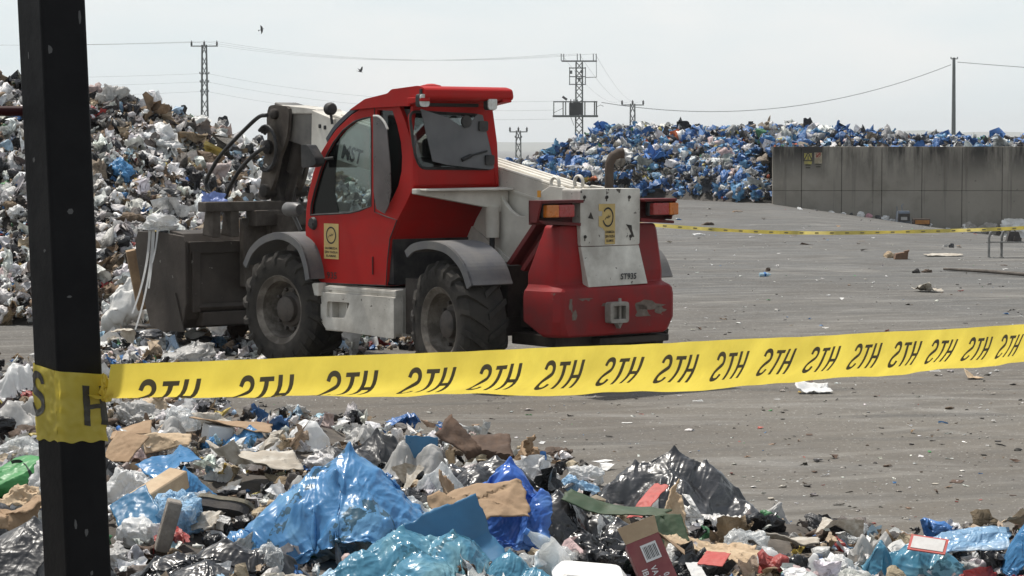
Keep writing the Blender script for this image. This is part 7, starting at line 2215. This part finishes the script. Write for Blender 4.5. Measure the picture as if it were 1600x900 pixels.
# single scraps in the open yard
yard_bag(1390, 403, 18, 13, 'pale torn end of a packet beside the brown carton in the yard', CARDP, 540, 'packet', 'packet', sub=3)
solid_p = yard(1407, 405); k = solid_p[1] / FPX
m = MB(); m.prism([(-10 * k, 0), (10 * k, 0), (11 * k, 12 * k), (-8 * k, 9 * k)], -0.1, 0.1); m.prism([(8 * k, 10 * k), (11 * k, 12 * k), (13 * k, 15 * k), (4 * k, 13 * k)], -0.1, 0.0)
o = m.build('carton_box', mat('brown_carton', (0.19, 0.105, 0.06), 0.8, dirt=(0.1, 0.06, 0.04), dirt_scale=14), bevel=0.006); o.location = (solid_p[0], solid_p[1], solid_p[2]); tag(o, 'squashed brown carton lying alone in the far yard', 'box')
yard_bag(1432, 427, 14, 10, 'black rag lump near the long dark timber', RAGD, 541, 'rag', 'rag', sub=3, crease=0.4)
yard_bag(1449, 426, 18, 8, 'black and brown rag beside the black lump', RAGB, 542, 'rag', 'rag', sub=3, crease=0.4)
yard_bag(1477, 386, 10, 7, 'grey crumpled scrap in front of the far tape', F_GREYW, 543, 'plastic_bag', 'plastic bag', sub=3, crease=0.3)
yard_bag(1487, 387, 9, 9, 'dark crumpled scrap beside the grey one in front of the far tape', F_GREY, 544, 'plastic_bag', 'plastic bag', sub=3, crease=0.3)
yard_sheet(1473, 400, 56, 40, 'long flat dirty white strip lying behind the dark timber', PAPERD, 545, 'packing_strip', 'strip', 0.05, amp=0.03, folds=1, ang=(0.1, 0.3))
yard_sheet(1450, 456, 30, 50, 'pale crumpled sheet lying in front of the dark rags', PAPERD, 546, 'paper_sheet', 'paper', 0.3, amp=0.08, folds=2, ang=(0.4, 1.0))
yard_sheet(1270, 614, 56, 40, 'white packing strip with a yellow end lying just beyond the tape', PAPER, 547, 'packing_strip', 'strip', 0.1, amp=0.08, folds=2, ang=(0.3, 0.9))
yard_bag(1249, 613, 9, 6, 'yellow scrap at the end of the white packing strip', mat('yellow_scrap', (0.55, 0.36, 0.03), 0.5), 548, 'wrapper', 'wrapper', sub=3, crease=0.3)
yard_sheet(1520, 592, 28, 30, 'buff scrap of card under the right end of the barrier tape', CARDP, 549, 'cardboard_sheet', 'cardboard', 0.2, amp=0.05, folds=1)
yard_bag(1092, 368, 22, 6, 'flat white bag on the ground below the far tape', F_WHITE, 550, 'plastic_bag', 'plastic bag', sub=3)
yard_bag(1106, 352, 22, 7, 'brown and red scrap lying beyond the far tape', RAGB, 551, 'rag', 'rag', sub=3, crease=0.4)
p = yard(1195, 432); k = p[1] / FPX
m = MB(); m.lathe([(0.001, -9 * k), (3 * k, -8.6 * k), (3.1 * k, -1 * k), (2.6 * k, 0), (3.1 * k, 1 * k), (3.1 * k, 5 * k), (1.2 * k, 8 * k), (1.1 * k, 9.5 * k), (0.001, 9.6 * k)], 14, Matrix.Rotation(math.pi / 2, 4, 'Y')); o = m.build('plastic_bottle', film('pale_bottle', (0.45, 0.62, 0.72), 0.15, 0.2, scale=5), smooth=40); o.location = (p[0], p[1], p[2] + 3 * k); o.rotation_euler = (0, 0, 0.2)
tag(o, 'pale blue plastic bottle lying alone in the middle of the yard', 'bottle')
m = MB(); m.box((0, 0, 0), (0.035, 6.3 * k, 6.3 * k), rot=(0.4, 0, 0)); m.build('label', mat('bottle_label', (0.03, 0.13, 0.35), 0.5), o)
yard_bag(1200, 424, 8, 8, 'small dark scrap standing behind the pale blue bottle', RAGB, 552, 'rag', 'rag', sub=3)
p = yard(1475, 423); q = yard(1640, 436)
m = MB(); m.tube([tuple(p + [0, 0, 0.03]), tuple((p * 0.6 + q * 0.4) + [0, 0, 0.045]), tuple(q + [0, 0, 0.04])], [0.022, 0.032, 0.03], 7)
tag(m.build('timber', mat('dark_timber', (0.055, 0.047, 0.04), 0.9, dirt=(0.14, 0.12, 0.1), dirt_scale=5, bump=0.4), smooth=60), 'long dark timber lying on the ground at the right', 'timber')
# against and under the bucket
p = gp(222, 487, 0)
m = MB(); m.box((0, 0, 0.33), (0.10, 0.06, 0.66)); o = m.build('wooden_plank', WOOD, bevel=0.004); q = at(222, 480, 25.6); o.location = (q[0], q[1], float(q[2]) - 0.02); o.rotation_euler = (0.25, -0.22, 0.3); tag(o, 'raw wooden plank leaning on the left end of the bucket', 'wood')
for i, (px, py, w, h, mt, lb) in enumerate(((185, 522, 76, 92, JUTEW, 'big white woven sack lying left of the bucket'), (205, 538, 90, 26, F_BLACK, 'black bag spread under the left end of the bucket'), (300, 545, 80, 22, F_GREY, 'grey black film under the bucket'), (190, 462, 60, 40, F_GREY, 'dark grey sack between the bucket and the heap'), (512, 552, 96, 26, F_LBLUE, 'pale bluish white sack lying in front of the step between the wheels'), (590, 538, 40, 22, F_WHITE, 'crumpled white sack under the white step box'), (620, 544, 60, 14, F_LBLUE, 'light blue film lying beside the rear wheel'))):
    p = gp(px, py, 0); y = p[1]
    P, T = bag_mesh(560 + i, (w * y / FPX, w * y / FPX * 0.7, h * y / FPX), 4, crease=0.15, planes=8)
    o = link('rubbish_sack', np_mesh('rubbish_sack', P, T, mt, smooth=True)); o.location = (p[0], y + 0.25, -0.03); tag(o, lb, 'rubbish sack')
m = MB()
for dx, dz, w in ((0, 0.86, 0.013), (0.07, 0.60, 0.011), (0.13, 0.34, 0.01), (0.05, 1.02, 0.012)):
    q = np.array(M_O + M_F * 5.05 + M_L * 0.975) + np.array([0.0, 0, 1.235]) - M_F * dx * 1.2
    n = 9; V, F = [], []
    for j in range(n):
        t = j / (n - 1)
        for s in (-1, 1): V.append(tuple(q + M_L * (0.012 + 0.03 * t) + np.array([-0.16 * t * t * (1 if dx < 0.06 else 0.2) + s * w * (1 - 0.3 * t), 0, -dz * t])))
    for j in range(n - 1): F.append((2 * j, 2 * j + 1, 2 * j + 3, 2 * j + 2))
    m.add(V, F)
q = M_O + M_F * 5.0 + M_L * 0.9 + np.array([0, 0, 1.22]); P, T = bag_mesh(571, (0.46, 0.34, 0.19), 3, 0.4, 8, 0.7, 1.8, 0.35); m.add([tuple(v + q) for v in P], [tuple(t) for t in T])
o = m.build('plastic_strip', F_WHITE); tag(o, 'white plastic film hanging in strips over the corner of the bucket', 'plastic strip')
q = M_O + M_F * 4.45 + M_L * 0.62 + np.array([0, 0, 1.44]); P, T = sheet_mesh(572, 0.26, 0.2, 20, 0.12, 4, (0.4, 1.2), 2, 0.3)
o = link('plastic_sheet', np_mesh('plastic_sheet', P, T, film('lilac_blue_film', (0.22, 0.30, 0.62), 0.25, 0.35, scale=9), smooth=True)); o.location = tuple(q + np.array([0, 0.1, 0.0])); o.rotation_euler = (0.5, 0, 0.4); tag(o, 'lilac blue film snagged on the bucket carriage', 'plastic sheet')

# ---------------------------------------------------------------- loose repeats: one of a kind, then copies
WORDS = [('white', F_WHITE), ('grimy white', F_GREYW), ('clear', F_CLEAR), ('black', F_BLACK), ('dusty black', F_GREY), ('mid blue', F_BLUE), ('pale blue', F_LBLUE)]
BAGS, CARDS, RAGS = [], [], []
for i, adj in enumerate(('puffy', 'flattened', 'knotted', 'spiky', 'lumpy', 'torn', 'slack', 'squashed')):
    pk = tuple(((random.uniform(-1, 1), random.uniform(-1, 1), random.uniform(-.2, 1)), random.uniform(0.3, 0.8), random.choice((8, 14, 24))) for _ in range(2))
    P, T = bag_mesh(700 + i, (1, random.uniform(0.6, 0.95), (0.55, 0.25, 0.5, 0.5, 0.45, 0.35, 0.3, 0.28)[i]), 4, 0.35, 9, 0.32, 2.0, 0.25, pk, 0.5, 0.08)
    BAGS.append((adj, np_mesh('plastic_bag', P, T, F_WHITE, smooth=True)))
for i, adj in enumerate(('draped', 'gathered', 'wrinkled', 'spread-out', 'bunched-up')):
    rg_ = np.random.default_rng(790 + i)
    P, T, q = drape_mesh(790 + i, rand_lumps(rg_, 5, 0.4), 1, rg_.uniform(0.6, 0.95), rg_.uniform(0.28, 0.45), 34, 1.5, 0.66, 100, 0.2, 0.03, rg_.uniform(-.7, .7), 1, 1.6)
    BAGS.append((adj, quad_mesh('plastic_bag', P, q, F_WHITE)))
for i, adj in enumerate(('bent', 'curled', 'folded', 'ragged', 'flat', 'twisted')):
    P, T = sheet_mesh(740 + i, 1, random.uniform(0.45, 0.9), 16, (0.05, 0.1, 0.06, 0.08, 0.03, 0.12)[i], (1, 2, 2, 2, 1, 3)[i], (0.4, 1.5) if i != 4 else (0.05, 0.2), 1.8, 0.05)
    CARDS.append((adj, np_mesh('paper_scrap', P, T, PAPER, smooth=True, sharp=40)))
for i, adj in enumerate(('bunched', 'spread', 'crumpled')):
    P, T = bag_mesh(760 + i, (1, 0.8, 0.3), 3, 0.4, 8, 0.45, 1.8, 0.35, (), 0.4, 0.2)
    RAGS.append((adj, np_mesh('rag', P, T, RAGB, smooth=True)))


def bottle_me():
    mb = MB(); prof = [(0.002, 0.004), (0.030, 0.0), (0.034, 0.012), (0.034, 0.07)]
    for z in (0.08, 0.10, 0.12): prof += [(0.031, z), (0.034, z + 0.01)]
    prof += [(0.034, 0.16), (0.026, 0.20), (0.014, 0.225), (0.0135, 0.245)]
    mb.lathe(prof, 20, Matrix.Rotation(math.pi / 2, 4, 'Y')); o = mb.build('plastic_bottle', PET, smooth=50)
    c = MB(); c.lathe([(0.016, 0.238), (0.016, 0.258), (0.002, 0.26)], 14, Matrix.Rotation(math.pi / 2, 4, 'Y')); c.build('cap', CAP, o, smooth=40)
    return o


def near_phrase(x, y, rg):
    d = sorted((math.hypot(lx - x, (ly - y) * 0.6), nm, lx, ly) for nm, lx, ly in LANDMARKS)[:2]
    _, nm, lx, ly = d[0]
    if y - ly > 0.45: rel = 'behind'
    elif y - ly < -0.45: rel = 'in front of'
    else: rel = 'beside'
    return rel + ' the ' + nm


def copy_one(me, name, m, pos, size, rot, label, cat, group):
    o = bpy.data.objects.new(name, me); COL.objects.link(o)
    o.material_slots[0].link = 'OBJECT'; o.material_slots[0].material = m
    o.location = pos; o.scale = (size,) * 3; o.rotation_euler = rot
    return tag(o, label, cat, group)


LANDMARKS += [('front wheel of the red machine', *(M_O + M_F * 2.5 + M_L * 1.1)[:2]), ('rear wheel of the red machine', *(M_O + M_L * 1.2)[:2]), ('bucket', *(M_O + M_F * 4.6 + M_L * 1.0)[:2])]
rg = np.random.default_rng(99)
bottle0 = bottle_me(); used_b = False
cnt = 0
tries = 0
PAPERS = [('white', PAPER), ('soiled', PAPERD), ('tan', CARD), ('pale tan', CARDP), ('dark brown', CARDD), ('white foam', FOAM)]
HEROES = [(99, 99)] + [(o.location.x, o.location.y) for o in COL.objects if o.get('category') in ('rubbish sack', 'plastic bag', 'box') and o.parent is None]
while cnt < 300 and tries < 6000:
    tries += 1
    px = rg.uniform(-160, 1720); py = 548 + 360 * rg.uniform() ** 0.8
    p = gp(px, py, 0.10); x, y = p[0], p[1]
    if float(in_litter(np.array([x]), np.array([y]))[0]) < 0.5: continue
    if min(math.hypot(hx - x, (hy - y)) for hx, hy in HEROES) < 0.16: continue
    if any(a_ < px < b_ and t_ < py - 6 < q_ for a_, b_, t_, q_ in RECTS) and rg.uniform() < 0.96: continue
    k = rg.uniform()
    if 250 < px < 470 and 680 < py < 830: k = 0.35 + 0.6 * k
    z = float(bz(x, y)[0])
    s = float(np.clip(0.24 * math.exp(rg.normal(0, 0.42)), 0.10, 0.50)) * (1.15 if y > 17 else 1.0)
    if px > 1200: s = min(s, 0.24)
    ph = near_phrase(x, y, rg)
    big = 'large ' if s > 0.32 else ('small ' if s < 0.18 else '')
    rot = (rg.normal() * 0.25, rg.normal() * 0.25, rg.uniform(0, 6.28))
    if k < 0.44:
        adj, me = BAGS[rg.integers(len(BAGS))]; cn, m = WORDS[rg.choice(len(WORDS), p=[.22, .21, .18, .17, .12, .05, .05])]
        copy_one(me, 'plastic_bag', m, (x, y, z - 0.02), s, rot, f'{big}{adj} {cn} bag {ph}', 'plastic bag', 'loose bags in the litter')
    elif k < 0.68:
        s = min(s, 0.27)
        big = 'large ' if s > 0.24 else ('small ' if s < 0.16 else '')
        adj, me = CARDS[rg.integers(len(CARDS))]; cn, m = PAPERS[rg.choice(len(PAPERS), p=[.34, .26, .10, .12, .08, .10])]
        copy_one(me, 'paper_scrap' if m in (PAPER, PAPERD) else 'cardboard_scrap' if m is not FOAM else 'foam_scrap', m, (x, y, z + 0.01), s, (rot[0] * 1.6, rot[1] * 1.6, rot[2]), f'{big}{adj} {cn} scrap {ph}', 'scrap', 'loose scraps in the litter')
    elif k < 0.94:
        adj, me = RAGS[rg.integers(3)]; cn, m = [('dark', RAGD), ('brown', RAGB), ('grey', RAGG), ('brown', RAGB)][rg.integers(4)]
        copy_one(me, 'rag', m, (x, y, z - 0.03), s, rot, f'{big}{adj} {cn} rag {ph}', 'rag', 'rags in the litter')
    else:
        if not used_b: o, used_b = bottle0, True
        else:
            o = bottle0.copy(); COL.objects.link(o)
            for ch in list(bottle0.children):
                c = ch.copy(); COL.objects.link(c); c.parent = o
        o.location = (x, y, z + 0.035); o.rotation_euler = (0, rg.normal() * 0.35, rg.uniform(0, 6.28)); o.scale = (1, 1, 1)
        tag(o, f'clear bottle with blue cap {ph}', 'bottle', 'plastic bottles in the litter')
    cnt += 1

# rubbish under and around the machine
for i in range(80):
    px = rg.uniform(150, 800); py = rg.uniform(512, 556) if px < 640 else rg.uniform(520, 532)
    if px > 640: px = rg.uniform(775, 880)
    p = gp(px, py, 0.0); s = float(np.clip(0.22 * math.exp(rg.normal(0, 0.4)), 0.1, 0.5))
    l_ = (p - M_O); u, v = float(l_ @ M_F), float(l_ @ M_L)
    if abs(abs(v) - 0.92) < 0.3 and (abs(u) < 0.45 or abs(u - 2.52) < 0.45): continue
    ph = near_phrase(p[0], p[1], rg)
    if rg.uniform() < 0.6:
        adj, me = BAGS[rg.integers(len(BAGS))]; cn, m = WORDS[rg.choice(len(WORDS), p=[.42, .22, .10, .08, .06, .06, .06])]
        copy_one(me, 'plastic_bag', m, (p[0], p[1], -0.02), s, (0, 0, rg.uniform(0, 6.28)), f'{adj} {cn} bag on the ground {ph}', 'plastic bag', 'loose bags in the litter')
    else:
        adj, me = CARDS[rg.integers(len(CARDS))]; cn, m = PAPERS[rg.choice(len(PAPERS), p=[.4, .2, .12, .1, .08, .1])]
        copy_one(me, 'paper_scrap', m, (p[0], p[1], 0.01), s, (0, 0, rg.uniform(0, 6.28)), f'{adj} {cn} scrap on the ground {ph}', 'scrap', 'loose scraps in the litter')

# scraps scattered over the open yard
WHERE = [(1000, 'near the red machine'), (1220, 'on the middle of the open yard'), (1430, 'on the right of the open yard'), (9999, 'at the right edge of the yard')]
for i in range(110):
    py = 330 + 500 * rg.uniform() ** 1.7; px = rg.uniform(700, 1640)
    p = yard(px, py)
    if float(in_litter(np.array([p[0]]), np.array([p[1]]))[0]) > 0.05: continue
    l_ = (p - M_O); u, v = float(l_ @ M_F), float(l_ @ M_L)
    if -1.2 < u < 6 and abs(v) < 1.3: continue
    if p[1] > 77: continue
    s = float(np.clip(0.055 * math.exp(rg.normal(0, 0.45)), 0.025, 0.16)) * (0.75 + p[1] / 50)
    dist = 'in front of the barrier tape' if py > 640 else 'just beyond the barrier tape' if py > 500 else 'halfway to the concrete wall' if py > 390 else 'far off below the concrete wall'
    wh = next(w for b, w in WHERE if px < b)
    adj, me = CARDS[rg.integers(len(CARDS))]; cn, m = [('white', PAPER), ('soiled', PAPERD), ('dark', RAGD), ('brown', CARDD), ('tan', CARD)][rg.choice(5, p=[.4, .2, .18, .12, .1])]
    o = copy_one(me, 'paper_scrap', m, (p[0], p[1], float(gz(p[0], p[1])) + 0.003), s, (0, 0, rg.uniform(0, 6.28)), f'{adj} {cn} scrap {wh} {dist}', 'scrap', 'scraps on the open yard')
    o.scale = (s, s, s * 0.4)

# single pieces that stand out on the heaps
HB = [('blue', F_BLUE), ('white', F_WHITE), ('grimy white', F_GREYW), ('black', F_BLACK), ('tan', CARD), ('dark grey', F_GREY), ('pale blue', F_LBLUE), ('royal blue', F_ROYAL)]


def heap_piece(px, py, w, h, heap, y0, y1, me, m, name, label, cat, group, rot):
    """finds where the sight line first meets the heap"""
    r = ray(px, py)
    for y in np.linspace(y0, y1, 260):
        q = _C + r * (y / r[1])
        if float(heap(np.array([q[0]]), np.array([q[1]]))[0]) > q[2]: break
    else: return None
    s = w * y / FPX
    return copy_one(me, name, m, (q[0], q[1], q[2] - s * 0.12), s, rot, label, cat, group)


PL = [me for _, me in BAGS]
heap_piece(190, 268, 52, 36, hl, 28, 39, PL[4], F_BLUE, 'plastic_bag', 'dark blue bag standing out high on the pale heap by the post', 'plastic bag', 'bags on the pale heap', (0.5, 0.3, 0.4))
heap_piece(175, 160, 66, 50, hl, 28, 39, PL[0], F_GREYW, 'plastic_bag', 'puffy beige white bag on the crest of the pale heap beside the post', 'plastic bag', 'bags on the pale heap', (0.2, 0.1, 1.4))
heap_piece(300, 178, 58, 30, hl, 28, 39, CARDS[0][1], mat('orange_card', (0.50, 0.30, 0.12), 0.8), 'cardboard_scrap', 'orange tan cardboard below the lattice pole on the crest of the heap', 'cardboard', 'cardboard on the pale heap', (0.5, 0.1, 0.2))
heap_piece(235, 157, 42, 26, hl, 28, 39, PL[2], mat('green_black_film', (0.012, 0.03, 0.022), 0.3), 'plastic_bag', 'dark green bag on the crest of the pale heap', 'plastic bag', 'bags on the pale heap', (0.1, 0.2, 0.4))
heap_piece(255, 300, 75, 36, hl, 28, 39, PL[1], F_GREY, 'plastic_bag', 'flattened dark grey bag midway up the pale heap', 'plastic bag', 'bags on the pale heap', (0.5, 0.1, 0.2))
heap_piece(250, 222, 90, 30, hl, 28, 39, PL[5], F_WHITE, 'plastic_bag', 'broad white sheet-like bag high on the pale heap', 'plastic bag', 'bags on the pale heap', (0.6, 0.0, 0.1))
HL_MARK = [(60, 'left of the black post'), (215, 'beside the black post'), (300, 'above the bucket'), (380, 'behind the hoses'), (999, 'behind the boom head')]
for i in range(70):
    px = rg.uniform(-20, 480); py = rg.uniform(150, 470)
    adj, me = BAGS[rg.integers(len(BAGS))]; cn, m = HB[rg.choice(len(HB), p=[.10, .26, .22, .12, .14, .08, .06, .02])]
    lv = 'near the crest' if py < 230 else 'midway up' if py < 350 else 'low down'
    heap_piece(px, py, rg.uniform(18, 52), 20, hl, 27.5, 39, me, m, 'plastic_bag', f'{adj} {cn} bag {lv} on the pale heap {next(w for b, w in HL_MARK if px < b)}', 'plastic bag', 'bags on the pale heap', (rg.normal() * 0.5 + 0.3, rg.normal() * 0.5, rg.uniform(0, 6.28)))
HR_MARK = [(900, 'beside the red machine'), (1000, 'behind the exhaust pipe'), (1120, 'in the middle of it'), (1207, 'beside the concrete wall'), (1400, 'above the wall signs'), (9999, 'above the long concrete wall')]
for i in range(70):
    px = rg.uniform(800, 1600); py = rg.uniform(188, 305) if px < 1200 else rg.uniform(200, 224)
    adj, me = BAGS[rg.integers(len(BAGS))]; cn, m = HB[rg.choice(len(HB), p=[.42, .14, .12, .1, .03, .05, .08, .06])]
    lv = 'near the crest' if py < 220 else 'midway up' if py < 265 else 'low down'
    heap_piece(px, py, rg.uniform(11, 30), 10, hr, 80.9, 97, me, m, 'plastic_bag', f'{adj} {cn} bag {lv} on the blue heap {next(w for b, w in HR_MARK if px < b)}', 'plastic bag', 'bags on the blue heap', (rg.normal() * 0.5 + 0.3, rg.normal() * 0.5, rg.uniform(0, 6.28)))
